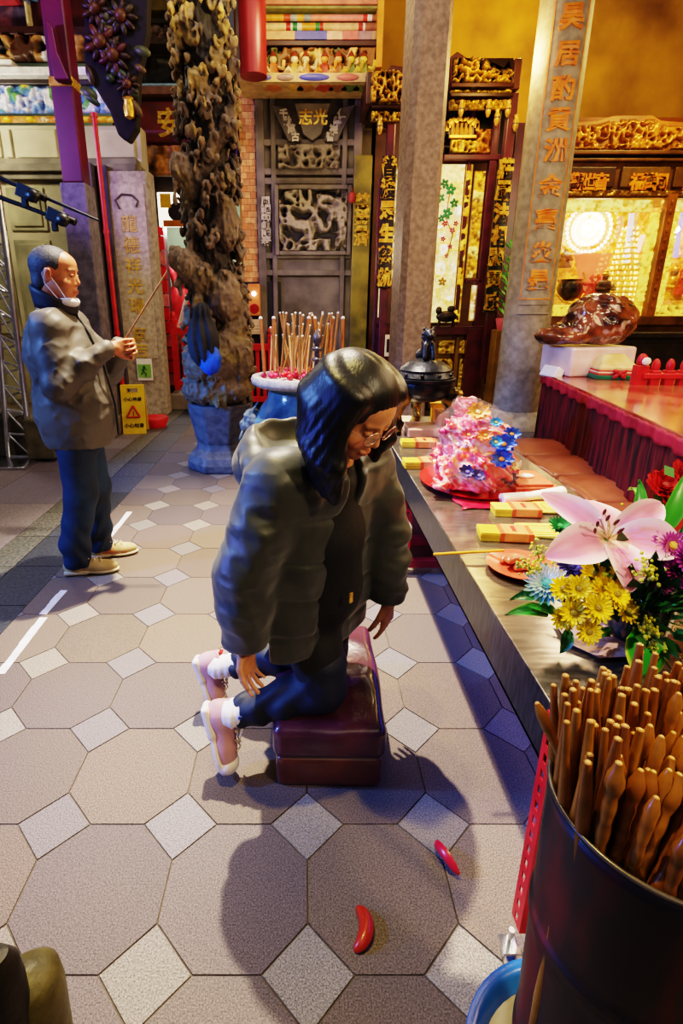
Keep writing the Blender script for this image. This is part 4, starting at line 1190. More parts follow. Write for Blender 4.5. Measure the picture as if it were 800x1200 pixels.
# angle of the camera direction and of the board centre (turned to the right of the view line)
va = math.atan2(-cbot.x, -Yc)     # unused reference
th0 = -math.atan2(cbot.x, Yc) + R(14)
aw = R(36)
def cyl_patch(mb, a0, a1, z0, z1, dr, n=12, thick=.012):
    vs = []; fs = []
    for k in range(n + 1):
        a = a0 + (a1 - a0) * k / n
        vs += [onc(a, z0, dr), onc(a, z1, dr), onc(a, z1, dr - thick), onc(a, z0, dr - thick)]
    for k in range(n):
        o = k * 4
        for q in range(4): fs.append((o + q, o + (q + 1) % 4, o + 4 + (q + 1) % 4, o + 4 + q))
    fs += [(0, 1, 2, 3), tuple(n * 4 + q for q in (3, 2, 1, 0))]
    mb.add(vs, fs)
b = MB(); cyl_patch(b, th0 - aw - .04, th0 + aw + .04, zi0 - .05, zi1, .006); cyl_patch(b, th0 - aw - .06, th0 + aw + .06, zi0 - .14, zi0 - .12, .014)
b.build('inscription_field', mat('field_stone', '#8a806c', '#aaa08a', 14, .55), rc, smooth=40)
b = MB(); t_ = .035
for (a0, a1, z0, z1) in ((th0 - aw, th0 - aw + t_, zi0, zi1), (th0 + aw - t_, th0 + aw, zi0, zi1), (th0 - aw, th0 + aw, zi0, zi0 + .012)): cyl_patch(b, a0, a1, z0, z1, .011)
b.build('gold_outline', mat('orange_gilt'), rc, smooth=40)
b = MB()
for ch, py in zip('昊居酌貢洲金臺炎是', (19, 63, 103, 140, 176, 217, 257, 295, 328)):
    vs, fs = text_mesh(ch, .2, .01, .006)
    cx = (min(v[0] for v in vs) + max(v[0] for v in vs)) / 2; cy = (min(v[1] for v in vs) + max(v[1] for v in vs)) / 2
    zc = zof(py, Yc - rad)
    b.add([onc(th0 + (v[0] - cx) / rad, zc + v[1] - cy, .012 + v[2]) for v in vs], fs)
b.build('gold_characters', mat('orange_gilt'), rc)

# ------------------------------------------------------------------ square granite column, centre
Ys = 5.4
c0 = at(484, 400, Ys)
sc = thing('square_column', 'plain square granite column, violet-lit on its left edge, between the woman and the round column', 'column', (c0.x, Ys + .21, 0), rotz=R(9), kind='thing')
b = MB(); b.bb((-.17, -.17, 0), (.17, .17, 5.6)); b.build('shaft', mat('brown_granite', '#7a6658', '#9c8674', 22, .6, bump=.25, bscale=90), sc, bevel=.05, bseg=1)
b = MB(); b.bb((-.23, -.23, 0), (.23, .23, .18)); b.bb((-.21, -.21, .18), (.21, .21, .24)); b.build('plinth', M_stone, sc, bevel=.02)

# ------------------------------------------------------------------ carved dragon column
Yd = 4.82
base = fl(262, 500); cx_ = -.745
dg_ = thing('dragon_column', 'twisting carved stone dragon column on a blue-lit grey plinth', 'column', (cx_, Yd, 0), kind='thing')
zp = zof(470, Yd)       # top of plinth
b = MB(); b.lathe([(.33, 0), (.335, .07), (.31, .13), (.25, .19), (.235, .24), (.245, .27), (.3, zp - .07), (.305, zp - .0), (.26, zp)], seg=8, M=Matrix.Rotation(R(22.5), 4, 'Z')); b.build('plinth', mat('plinth_granite', '#4c4e58', '#6c6c74', 16, .55, bump=.2), dg_, bevel=.018)
ztop = 4.75
rg = random.Random(11)
s = SDF((-.5, -.5, zp - .03), (.5, .5, ztop + .1), .0105)
s.cap((0, 0, zp), (0, 0, ztop + .2), .205, .2, k=.02)
# the dragon's body winds round the shaft
hel = []; rs = []
for k in range(150):
    t = k / 149; a = -2.2 + t * 5.2 * PI; z = zp + .25 + t * (ztop - zp - .3); r = .225 + .03 * math.sin(t * 40)
    hel.append((math.cos(a) * r, math.sin(a) * r, z)); rs.append(.085 + .02 * math.sin(t * 9))
s.chain(hel, rs, k=.03)
for k in range(4, 146, 3):       # dorsal fins
    p = Vector(hel[k]); q = Vector((p.x, p.y, 0)).normalized(); s.cap(p + q * .06, p + q * .125 + Vector((0, 0, .03)), .022, .006, k=.01)
# clouds, curls, waves, rocks
for k in range(620):
    a = rg.uniform(0, 2 * PI); z = rg.uniform(zp + .02, ztop); r = rg.uniform(.2, .29)
    p = Vector((math.cos(a) * r, math.sin(a) * r, z)); n = Vector((math.cos(a), math.sin(a), 0)); tg = Vector((-math.sin(a), math.cos(a), 0)); up = Vector((0, 0, 1))
    R0 = rg.uniform(.022, .055); a0 = rg.uniform(0, 6.28); prev = None
    for q in range(7):
        aa = a0 + q * .8; rr2 = R0 * (1 - q * .1); c = p + (tg * math.cos(aa) + up * math.sin(aa)) * rr2 + n * (.03 + .01 * q)
        if prev is not None: s.cap(prev, c, .014, .014, k=.006)
        prev = c
# small figures riding the clouds
for k in range(44):
    a = rg.uniform(-PI, 0) if k % 3 else rg.uniform(0, PI); z = rg.uniform(zp + .2, ztop - .1); r = .27
    p = Vector((math.cos(a) * r, math.sin(a) * r, z)); n = Vector((math.cos(a), math.sin(a), 0))
    s.ell(p, (.05, .05, .075), k=.02); s.ell(p + Vector((0, 0, .1)) + n * .015, .03, k=.01); s.cap(p + Vector((0, 0, .05)), p + n * .08 + Vector((.03, 0, .02)), .016, .012, k=.01)
# large head and claw on the left side, and draped lump
hx = [(-.16, -.14, 2.35), (-.28, -.2, 2.3), (-.4, -.22, 2.16)]
s.chain([(-.1, -.18, 1.62), (-.25, -.22, 1.74), (-.38, -.2, 1.78)], [.13, .11, .075], k=.03)
s.cap((-.36, -.22, 1.83), (-.43, -.2, 1.86), .035, .02, k=.01); s.cap((-.22, -.24, 1.84), (-.2, -.2, 1.95), .03, .01, k=.01)
s.chain([(-.3, -.2, 1.66), (-.36, -.2, 1.6), (-.34, -.22, 1.52)], [.035, .03, .02], k=.01)
s.ell((-.24, -.16, 2.42), (.17, .13, .12), rot=(0, .4, .4), k=.03); s.cap((-.33, -.2, 2.42), (-.38, -.22, 2.2), .03, .02, k=.02)
s.ell((.12, -.2, 1.5), (.17, .13, .2), k=.04); s.ell((-.05, -.22, .98), (.26, .17, .2), k=.05); s.ell((.2, -.14, 1.0), (.16, .15, .22), k=.05); s.ell((-.02, -.1, .72), (.34, .28, .14), k=.04); s.ell((.17, -.15, 2.05), (.15, .13, .2), k=.04)
s.disp(lambda x, y, z: (.5 - ridged(x * 14, y * 14, z * 11, 2, 5)) * np.where(z > 2.3, .045, .04) + (.5 - vnoise(x * 45, y * 45, z * 45, 3)) * .02)
for k in range(26):    # drilled hollows
    a = rg.uniform(0, 2 * PI); z = rg.uniform(2.2 if k % 3 else zp + .3, ztop); r = rg.uniform(.24, .3)
    s.ell((math.cos(a) * r, math.sin(a) * r, z), rg.uniform(.03, .06), k=.02, mode='s')
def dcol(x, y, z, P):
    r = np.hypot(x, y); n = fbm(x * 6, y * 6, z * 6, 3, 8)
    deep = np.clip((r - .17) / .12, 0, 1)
    base = lerpc(L3('#2a221c'), L3('#8a7660'), deep)  # shade of the hollows painted in, outer lumps lighter
    ye = lerpc(base, L3('#d8b04a'), np.clip((z - 2.2) * 1.1, 0, 1) * np.clip((n - .4) * 4, 0, 1) * deep)  # yellow highlights painted onto the upper carving
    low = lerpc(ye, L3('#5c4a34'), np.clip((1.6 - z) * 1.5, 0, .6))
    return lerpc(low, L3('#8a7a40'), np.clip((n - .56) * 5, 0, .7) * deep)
def dpost(P):
    k = np.interp(P[:, 2], [1.1, 2.1], [.86, .69]); P[:, 0] *= k; P[:, 1] *= k; return P
s.build('carved_shaft', mat('highlit_carved_stone', attr=True, rough=.55, scale=25, bump=.3, bscale=70), dg_, dcol, post=dpost)
# rolled dark bundle and bright blue rag tied on it
s = SDF((-.2, -.2, -.35), (.2, .2, .3), .01)
s.ell((0, 0, -.05), (.12, .11, .21), k=.02); s.ell((0, 0, .17), (.06, .06, .07), k=.04); s.disp(lambda x, y, z: .012 * np.sin(np.arctan2(y, x) * 9 + z * 8))
o = s.build('cloth_bundle', mat('black_cloth', '#15171c', '#2b2e36', 10, .7)); p = at(238, 392, 4.45); o.location = p
tag(o, 'dark gathered cloth bundle tied against the left side of the dragon column', 'bundle')
s = SDF((-.15, -.12, -.18), (.15, .12, .18), .01)
s.ell((0, 0, 0), (.1, .06, .13), k=.02); s.ell((-.03, 0, .06), (.06, .06, .06), k=.03); s.disp(lambda x, y, z: .02 * (ridged(x * 14, y * 14, z * 14, 2, 2) - .5))
o = s.build('blue_rag', mat('bright_blue_cloth', '#1446c8', '#2a6cf0', 10, .5)); o.location = at(246, 421, 4.42)
tag(o, 'bright blue crumpled plastic bag tucked low on the dragon column', 'bag')
# ------------------------------------------------------------------ long steel offering table
TZ = .68
TX0, TX1, TY0, TY1 = .50, 1.16, .868, 3.75
tb = thing('offering_table', 'long brushed steel offering table with red slotted legs, running away beside the kneeling woman', 'table', (0, 0, 0))
b = MB(); b.bb((TX0, TY0, TZ - .012), (TX1, TY1, TZ)); b.build('tabletop', mat('table_steel', '#6c645e', '#928980', 14, .2, metal=.8, stretch=(1, 6, 1)), tb, bevel=.003)
b = MB(); b.bb((TX0, TY0, TZ - .15), (TX0 + .008, TY1, TZ - .002)); b.bb((TX0, TY0, TZ - .15), (TX1, TY0 + .008, TZ - .012)); b.bb((TX0, TY0, TZ - .15), (TX0 + .03, TY1, TZ - .142)); b.bb((TX1 - .008, TY0, TZ - .15), (TX1, TY1, TZ - .002))
b.build('apron', mat('apron_steel', '#3c3e44', '#5a5e66', 14, .3, metal=.8, stretch=(1, 6, 1)), tb)
M_slot = mat('slotted_red', '#b8141c', '#dc2a2c', 10, .42)
def slotted(name, p0, p1, w_, parent):
    """L-section angle with a row of real slots"""
    p0, p1 = Vector(p0), Vector(p1); L = (p1 - p0).length; d = (p1 - p0).normalized()
    ref = Vector((0, -1, 0)) if abs(d.y) < .9 else Vector((-1, 0, 0))
    sx = d.cross(ref).normalized(); b = MB()
    Mx = Matrix((( *sx, 0), (*ref, 0), (*d, 0), (0, 0, 0, 1))).transposed(); Mx.translation = p0
    th_ = .003; n = int(L / .042); st = L / n; hw = .0065; hh = .011
    def flange(swap):
        for k in range(n):
            z0 = k * st; zc = z0 + st / 2; z1 = z0 + st
            def bx(a0, b0, a1, b1):
                if swap: b.box(((th_ / 2), -(a0 + a1) / 2 + 0, (b0 + b1) / 2), (th_, a1 - a0, b1 - b0), M=Mx)
                else: b.box(((a0 + a1) / 2, th_ / 2, (b0 + b1) / 2), (a1 - a0, th_, b1 - b0), M=Mx)
            bx(0, z0, w_ / 2 - hw, z1); bx(w_ / 2 + hw, z0, w_, z1); bx(w_ / 2 - hw, z0, w_ / 2 + hw, zc - hh); bx(w_ / 2 - hw, zc + hh, w_ / 2 + hw, z1)
    flange(False); flange(True)
    return b.build(name, M_slot, parent)
for (x, y) in ((TX0 - .047, TY0 - .028), (TX1 - .06, TY0 + .02), (TX0 + .012, 2.72), (TX1 - .06, 2.72), (TX0 + .012, TY1 - .05), (TX1 - .06, TY1 - .05)):
    lg = slotted('leg', (x + .042, y, .075), (x + .042, y, TZ - .013), .042, tb)
    b = MB(); b.cyl((x + .02, y - .01, .05), (x + .02, y - .01, .1), .007, seg=10); b.bb((x + .0, y - .03, .045), (x + .04, y + .01, .052))
    b.lathe([(0, -.012), (.022, -.012), (.026, -.006), (.026, .006), (.022, .012), (0, .012)], seg=16, M=Matrix.Translation((x + .02, y - .01, .026)) @ Matrix.Rotation(R(90), 4, 'Y'))
    b.bb((x + .004, y - .016, .02), (x + .008, y - .004, .05)); b.bb((x + .032, y - .016, .02), (x + .036, y - .004, .05))
    b.build('caster', M_chrome, lg, smooth=40)
b = MB(); b.bb((TX0 + .02, 2.66, .05), (TX1, 2.70, .1)); b.bb((TX0 + .02, 2.78, .13), (TX1, 2.82, .18))
b.build('cross_rail', mat('deep_red_rail', '#7c1018', '#9a1a20', 8, .45), tb, bevel=.004)
# crates and stools stowed below the table, seen past the woman's sleeve
b = MB(); b.bb((TX0 + .09, 2.86, .001), (TX1 - .08, 3.2, .3)); b.bb((TX0 + .08, 2.85, .3), (TX1 - .07, 3.21, .34)); tag(b.build('storage_crate', mat('brown_crate', '#5a2c1c', '#7c4430', 6, .4), bevel=.02), 'brown crate stowed under the steel table, in front of its twin', 'crate')
b = MB(); b.bb((TX0 + .09, 3.25, .001), (TX1 - .08, 3.65, .42)); b.bb((TX0 + .08, 3.24, .42), (TX1 - .07, 3.66, .46)); tag(b.build('storage_crate', mat('rust_crate', '#6a2018', '#8a3426', 6, .4), bevel=.02), 'rust-red crate stowed at the far end under the steel table', 'crate')

# ------------------------------------------------------------------ joss-paper bundles in yellow and red wrappers
M_joss = mat('joss_paper', attr=True, rough=.5, scale=18)
def joss(label, p, rz, w_=.17, d=.075, h=.03, n=2):
    r = thing('joss_paper_bundle', label, 'paper bundle', p, rz, 'yellow joss paper bundles on the steel table')
    b = MB(); rr = random.Random(int(p[0] * 999))
    for k in range(n * 4):
        b.col(rr.choice(['#e8c43a', '#f0d050', '#dcb42c'])); z = k * h / (n * 4); o = rr.uniform(-.002, .002)
        b.bb((-w_ / 2 + o, -d / 2 + o, z), (w_ / 2 + o, d / 2 - o, z + h / (n * 4) * .94))
    b.build('paper_stack', M_joss, r)
    b = MB(); b.col('#d8542c'); b.bb((-w_ * .13, -d / 2 - .003, -.0), (w_ * .5 + .003, d / 2 + .003, h + .0025)); b.col('#e88a50'); b.bb((-w_ * .05, -d / 2 - .004, .002), (w_ * .42, d / 2 + .004, h + .004)); b.build('wrapper', M_joss, r, bevel=.003)
    b = MB(); b.col('#c81c1c'); b.bb((w_ * .12, -d * .3, h + .0045), (w_ * .2, d * .3, h + .0055)); b.build('red_stamp', M_joss, r)
    return r
def gold_paper(label, p, rz, w_=.14, d=.1, h=.012):
    r = thing('gold_paper_stack', label, 'paper stack', p, rz, 'loose gold joss papers on the steel table')
    b = MB()
    for k in range(5):
        b.col(['#e8cc58', '#f0dc78'][k % 2]); b.box((math.sin(k * 2) * .006, math.cos(k * 3) * .005, h * (k + .5) / 5), (w_, d, h / 5), (0, 0, math.sin(k * 5) * .08))
    b.build('sheets', M_joss, r)
    b = MB(); b.col('#d89a2c')
    for (a, c, e, f_) in ((-.3, .3, -.32, -.27), (-.3, .3, .27, .32), (-.32, -.27, -.3, .3), (.27, .32, -.3, .3)): b.bb((a * w_, e * d, h), (c * w_, f_ * d, h + .001))
    b.build('gilt_square', M_joss, r)
for lab, px, py, rz, sc_ in (('yellow and orange joss paper bundle nearest the plate of crescent blocks', 590, 630, -.12, 1), ('yellow and orange joss paper bundle beside the white paper roll', 603, 602, -.08, 1),
                        ('farthest yellow and red joss paper bundle, next to the bronze censer', 490, 523, -.05, 1.15), ('yellow and red joss paper bundle by the pink cellophane edge', 496, 547, .0, 1.15)):
    p = fl(px, py, TZ); r = joss(lab, (p.x, p.y, TZ + .001), rz); r.scale = (sc_, sc_, sc_)
b_ = None
for lab, px, py, rz in (('flat stack of gold papers behind the lily petal', 632, 624, -.1), ('flat stack of gold papers right of the white roll end', 648, 597, -.05), ('flat stack of gold papers under the green leaves', 680, 603, .3)):
    p = fl(px, py, TZ); gold_paper(lab, (p.x, p.y, TZ + .001), rz)
p = fl(664, 606, TZ); b = MB(); b.box((0, 0, .014), (.03, .09, .026)); t = b.build('red_candle_packet', M_red, bevel=.004); t.location = (p.x, p.y, TZ + .001); t.rotation_euler[2] = .4; tag(t, 'small red packet lying between the gold papers and the lily', 'packet')

# ------------------------------------------------------------------ red plate with crescent moon blocks, and a yellow stick
def moon_block(name, label, L=.1, c='#c8583c', parent=None):
    """crescent divination block: flat one side, rounded the other"""
    def f(u, v):
        t = (u - .5) * 2; a = t * 1.25; R0 = L * .42; w_ = L * .17 * math.sqrt(max(0, 1 - abs(t) ** 2.2)) + .0006
        ph = v * 2 * PI; cx = R0 * math.cos(a) - R0 * .55; cy = R0 * math.sin(a) * 1.12
        rr = w_ * math.cos(ph); z = w_ * (1.1 * math.sin(ph) if math.sin(ph) > 0 else .12 * math.sin(ph))
        return (cx + rr * math.cos(a), cy + rr * math.sin(a), z + w_ * .12)
    b = MB(); b.grid(25, 17, f)
    o = b.build(name, mat('lacquer_' + c[1:], c, None, 8, .3, coat=.3), parent, smooth=60)
    return tag(o, label, 'divination block')
pp = fl(598, 668, TZ)
pl_ = thing('red_plate', 'round coral red plastic plate holding crescent blocks at the table edge', 'plate', (pp.x + .03, pp.y, TZ + .001)); pl_.scale = (1.15, 1.15, 1.15)
b = MB(); b.lathe([(0, 0), (.05, 0), (.055, .003), (.085, .014), (.088, .018), (.084, .017), (.055, .007), (0, .004)], seg=40); b.build('dish', mat('coral_plastic', '#c84a38', '#d8604a', 6, .3, coat=.3), pl_, smooth=60)
for (dx, dy, dz_, rz, rx, lab) in ((-.005, .022, .012, 1.5, .1, 'coral crescent block lying at the back of the red plate'), (-.002, -.004, .022, 1.7, .2, 'coral crescent block across the middle of the red plate'), (.02, -.032, .014, 1.3, .0, 'coral crescent block at the near rim of the red plate')):
    o = moon_block('crescent_block', lab, .105, '#c86048'); o.location = (pl_.location.x + dx, pl_.location.y + dy, TZ + dz_); o.rotation_euler = (rx, 0, rz)
b = MB(); p0 = fl(508, 647, TZ + .03); p1 = fl(590, 645, TZ + .03); p0.z = TZ + .022
b.cyl((0, 0, 0), p1 - Vector(p0), .0045, seg=10); o = b.build('yellow_stick', mat('stick_yellow', '#c88a1c', '#e8a828', 20, .4), smooth=50); o.location = p0
tag(o, 'thin yellow stick lying across the table edge beside the red plate', 'stick')
# moon blocks thrown on the floor
o = moon_block('crescent_block', 'red crescent block with pale flat face fallen on the floor near the table shadow', .1, '#c01c30'); p = fl(524, 1010); o.location = (p.x, p.y, .019); o.rotation_euler = (0, -1.75, .45)
b = MB(); q = MB()
q.grid(13, 2, lambda u, v: ((.042 * math.cos((u - .5) * 2.3) - .023) + (v - .5) * .022 * math.sqrt(max(0, 1 - (2 * u - 1) ** 2)), .047 * math.sin((u - .5) * 2.3), -.0012)); q.build('pale_face', mat('pale_face_pink', '#f0c0b8', '#f8dcd4', 8, .5), o)
o2 = moon_block('crescent_block', 'dark orange-red crescent block rocked on its back on the grey floor flags', .105, '#b02c10'); p = fl(420, 1090); o2.location = (p.x, p.y, .004); o2.rotation_euler = (0, -.25, -.15)

# ------------------------------------------------------------------ cellophane-wrapped offering bouquet
cpos = fl(548, 577, TZ)
by = cpos.y + .1; bx_ = cpos.x + .045
wb = thing('wrapped_offering', 'cellophane-wrapped offering of pink and blue flowers on a red tray', 'offering', (bx_, by, TZ)); wb.scale = (1.04, 1.04, .86)
b = MB(); b.lathe([(0, .001), (.16, .001), (.19, .03), (.195, .032), (.17, .012), (0, .008)], seg=36, sx=1.12, sy=1.25); b.build('red_tray', mat('glossy_red_tray', '#c0141c', '#d8242a', 6, .2, coat=.5), wb, smooth=50)
s = SDF((-.25, -.32, -.02), (.25, .3, .5), .008)
s.ell((0, .0, .12), (.15, .2, .11), k=.03); s.ell((-.01, .03, .23), (.125, .13, .13), k=.05); s.cap((-.02, .04, .27), (-.02, .1, .37), .075, .045, k=.05); s.ell((.06, -.03, .2), (.08, .1, .11), k=.04)
s.cap((-.1, -.08, .1), (-.17, -.14, .07), .05, .02, k=.04)
s.disp(lambda x, y, z: (ridged(x * 13 + z * 5, y * 13, z * 9, 2, 4) - .6) * -.09 + .02 * (ridged(x * 34, y * 34, z * 26, 1, 9) - .5))
def wcol(x, y, z, P):
    n = (vnoise(x * 15 + 2 * z * 9, y * 15, z * 15, 6) * 9).astype(int) % 9
    pal = np.array([L3(c) for c in ('#d8486c', '#c01028', '#e07898', '#a80c20', '#e8a8b8', '#e0602c', '#d02048', '#c83018', '#a00c38')])
    c = pal[n]; m = fbm(x * 50, y * 50, z * 50, 2, 12)
    return lerpc(c, L3('#fdf2f0'), np.clip((m - .7) * 5, 0, .5))
s.build('crinkled_wrap', mat('printed_wrap', attr=True, rough=.3, scale=40, coat=.25), wb, wcol)
def flower(b, c, n, petals, rad_, col_, centre='#e8a030', up=(0, 0, 1), seed=0, cup=.25, wid=.5, layers=2, fat=False):
    """daisy-like bloom of separate pointed petals round an axis"""
    up = Vector(up).normalized(); q = up.to_track_quat('Z', 'Y').to_matrix().to_4x4(); T = Matrix.Translation(c) @ q; rr = random.Random(seed)
    for L in range(layers):
        sc_ = 1 - L * .24
        for k in range(petals):
            a = 2 * PI * (k + .5 * L) / petals + rr.uniform(-.06, .06); r = rad_ * sc_ * rr.uniform(.92, 1.05); w_ = r * wid * 2 * PI / petals * 1.5
            z1 = r * (cup + L * .3); vs = []
            for t, ww, zz in ((.12, .35, 0), (.5, .95, .35), (.82, .85, .75), (1, .25, 1)):
                for sgn in (-1, 0, 1): vs.append((t * r, sgn * w_ * ww * .5, z1 * zz + (.0 if sgn else -.06 * r) + L * rad_ * .04))
            fs = [(i * 3 + j, i * 3 + j + 1, i * 3 + j + 4, i * 3 + j + 3) for i in range(3) for j in (0, 1)]
            f_ = rr.uniform(.86, 1.1); cc = tuple(x * f_ for x in L3(col_))
            b.add(vs, fs, T @ Matrix.Rotation(a, 4, 'Z'), [cc] * 12)
    b.col(centre); b.ball((0, 0, rad_ * (cup * .2 + layers * .05)), (rad_ * .24, rad_ * .24, rad_ * .15), 10, 6, M=T)
    for k in range(14):
        a = k * 2.4; rr_ = rad_ * .2 * math.sqrt(k / 14); b.ball((rr_ * math.cos(a), rr_ * math.sin(a), rad_ * (cup * .2 + layers * .05 + .12)), rad_ * .035, 5, 4, M=T)
M_petal = mat('petal', attr=True, rough=.5, scale=14)
for (dx, dy, dz_, r, cc, ce) in ((.06, -.12, .26, .05, '#1c4ed0', '#f09a40'), (.1, -.09, .3, .035, '#2a62d8', '#f0a040'), (.045, -.16, .2, .045, '#1a44b8', '#e88a3a'), (.03, -.1, .36, .025, '#3aa0e0', '#f0d050'), (-.02, -.14, .31, .03, '#f0844a', '#e8c050'), (-.03, -.06, .4, .045, '#f8b060', '#f6e0a0'), (.02, -.15, .28, .028, '#3a90e0', '#e8d060'), (-.08, -.16, .14, .035, '#3a2c70', '#8878c0'), (-.04, -.18, .13, .03, '#302870', '#a090d0'), (.11, -.12, .16, .03, '#f0d080', '#e8a050'), (.09, -.14, .1, .035, '#4a3a5a', '#c0b0d0'), (-.07, -.1, .3, .03, '#e85a70', '#f8d060')):
    b = MB(); flower(b, (0, 0, 0), 0, 9, r, cc, ce, (-.2 + dx, -1, .5), seed=int(r * 1e4), cup=.3); o = b.build('bloom', M_petal, wb); o.location = (dx, dy - .02, dz_)
# thin cellophane skin
s = SDF((-.3, -.36, -.02), (.3, .34, .56), .012)
s.ell((0, 0, .12), (.18, .23, .13), k=.03); s.ell((0, .02, .25), (.15, .17, .16), k=.05); s.cap((-.03, .04, .3), (-.02, .1, .4), .08, .04, k=.05)
s.disp(lambda x, y, z: (ridged(x * 9 + z * 4, y * 9, z * 7, 3, 14) - .6) * -.08)
s.build('cellophane', mat('cellophane', '#ffd0dc', '#ffffff', 8, .1, alpha=.04, coat=.4, spec=.6), wb)
b = MB(); pq = [(fl(588, 583, TZ + .03) - Vector((bx_, by, 0))) / 1.04, (fl(660, 574, TZ + .045) - Vector((bx_, by, 0))) / 1.04]
pq[0].z = .03; pq[1].z = .045
b.tube([pq[0], pq[0].lerp(pq[1], .5) + Vector((0, 0, -.004)), pq[1]], [.024, .02, .024], 14); b.tube([pq[1], pq[1] + Vector((.004, 0, .002))], [.028, .022], 14); b.build('white_paper_roll', mat('white_paper', '#f4e8e0', '#fff8f2', 8, .5), wb, smooth=60)
b = MB(); b.bb((.14, -.12, .001), (.32, .1, .035)); b.bb((.15, -.11, .035), (.3, .08, .05)); b.build('red_gift_box', mat('scuffed_red_box', '#c8402c', '#e0664a', 8, .35), wb, bevel=.006)
b = MB(); b.ball((.22, -.02, .055), (.035, .02, .012), 12, 6); b.build('white_tag', M_white, wb, smooth=60)
# pink-red glossy sheet lying in front on the steel
pk = MB()
def sheet(u, v): return (-.17 + u * .34 + .01 * math.sin(v * 9), -.34 + v * .2 + .012 * math.sin(u * 8), .004 + .004 * math.sin(u * 14 + v * 9) ** 2)
pk.grid(16, 12, sheet); o = pk.build('red_film', mat('red_film', '#b01430', '#d83c50', 6, .12, coat=.7), None, smooth=180, solid=.0015); o.location = (bx_ + .04, by + .03, TZ)
tag(o, 'wrinkled crimson plastic film spread on the steel in front of the wrapped offering', 'plastic sheet')
# candle box, white lidded tub at the back
p = fl(540, 480, TZ); 
b = MB(); b.lathe([(0, 0), (.05, 0), (.058, .07), (.06, .075), (.052, .09), (0, .1)], seg=24); o = b.build('lidded_tub', M_white, smooth=40); o.location = (.93, 3.3, TZ + .13); tag(o, 'white lidded tub on top of an orange carton behind the wrapped offering', 'tub')
b = MB(); b.bb((-.09, -.09, 0), (.09, .09, .125)); o = b.build('orange_carton', mat('orange_carton', '#d8743a', '#e8925a', 5, .5), bevel=.006); o.location = (.93, 3.3, TZ + .001); tag(o, 'orange carton at the far end of the table under the white tub', 'carton')
b = MB(); b.bb((-.1, -.02, 0), (.1, .02, .13)); b.bb((-.11, -.025, .13), (.11, .025, .145)); o = b.build('golden_stand', M_goldleaf, bevel=.005); o.location = (.95, 3.52, TZ + .001); tag(o, 'flat golden stand at the far table end behind the carton', 'stand')

# ------------------------------------------------------------------ bronze lion-lidded censer on three legs
cpt = fl(497, 497, TZ); cs = .98
ce = thing('bronze_censer', 'dark bronze tripod censer with a lion finial on its stepped lid', 'censer', (.74, 3.28, TZ + .001))
M_br = mat('blackened_bronze', '#16171d', '#363840', 10, .34, metal=.7, bump=.3, bscale=40)
M_br2 = mat('worn_bronze', attr=True, rough=.35, metal=.6, scale=14, bump=.4, bscale=40)
b = MB(); b.lathe([(0, .2), (.1, .2), (.16, .24), (.175, .29), (.17, .31), (.185, .32), (.185, .335), (.165, .34)], seg=32); b.build('bowl', M_br, ce, smooth=40)
b = MB(); b.lathe([(.165, .34), (.17, .345), (.16, .36), (.15, .375), (.155, .385), (.14, .4), (.1, .43), (.05, .45), (0, .455)], seg=32)
for k in range(10): a = k * 2 * PI / 10; b.ball((.163 * math.cos(a), .163 * math.sin(a), .36), .012, 6, 5)
b.build('lid', M_br, ce, smooth=40)
s = SDF((-.1, -.12, .42), (.1, .1, .66), .006)
s.ell((0, .01, .48), (.045, .055, .045), k=.02); s.ell((0, -.02, .53), (.036, .036, .05), k=.02); s.ell((0, -.035, .59), (.033, .033, .033), k=.012); s.ell((0, -.07, .582), (.018, .02, .016), k=.008)
for sx_ in (-1, 1): s.cap((sx_ * .022, -.05, .53), (sx_ * .026, -.07, .455), .014, .013, k=.008); s.ell((sx_ * .026, -.02, .62), .012, k=.006); s.ell((sx_ * .04, .03, .465), (.02, .035, .03), k=.01)
s.chain([(0, .06, .48), (0, .09, .53), (0, .07, .57)], [.016, .016, .01], k=.01)
for k in range(14): a = k * .9; s.ell((.034 * math.cos(a), -.02 + .03 * math.sin(a), .56 + .003 * k), .011, k=.004)
s.build('lion_finial', M_br, ce)
for k, a in enumerate((R(205), R(-25), R(90))):
    s = SDF((-.35, -.35, -.01), (.35, .35, .34), .008); dx, dy = math.cos(a), math.sin(a)
    s.ell((dx * .16, dy * .16, .23), (.06, .06, .065), k=.02); s.chain([(dx * .17, dy * .17, .2), (dx * .2, dy * .2, .12), (dx * .17, dy * .17, .06), (dx * .19, dy * .19, .02)], [.045, .033, .026, .035], k=.015)
    s.ell((dx * .205, dy * .205, .02), (.035, .035, .02), k=.01); s.ell((dx * .215, dy * .215, .25), .022, k=.008)
    for e_ in (-1, 1): s.ell((dx * .2 - dy * e_ * .035, dy * .2 + dx * e_ * .035, .27), .016, k=.006)
    s.disp(lambda x, y, z: .008 * (ridged(x * 40, y * 40, z * 40, 1, 3) - .5))
    s.build('leg', M_br2, ce, lambda x, y, z, P: lerpc(np.repeat(L3('#1a150f')[None], len(x), 0), L3('#9a7630'), np.clip((fbm(x * 25, y * 25, z * 25, 2, 5) - .42) * 4, 0, 1)))
b = MB(); b.bb((-.13, -.13, -.0), (.12, .1, .05)); o = b.build('pink_marble_block', mat('pink_marble', '#b8806a', '#d8a890', 10, .4), bevel=.006); o.location = (.76, 3.25, TZ); tag(o, 'pinkish marble slab on the steel between the censer legs', 'slab')
b = MB(); b.bb((-.11, -.2, 0), (.13, .1, .02)); o = b.build('cream_mat', mat('cream_stone', '#b0a488', '#cfc4a6', 10, .5), bevel=.004); o.location = (.62, 3.58, TZ); tag(o, 'cream stone slab at the far left end of the steel table', 'slab')
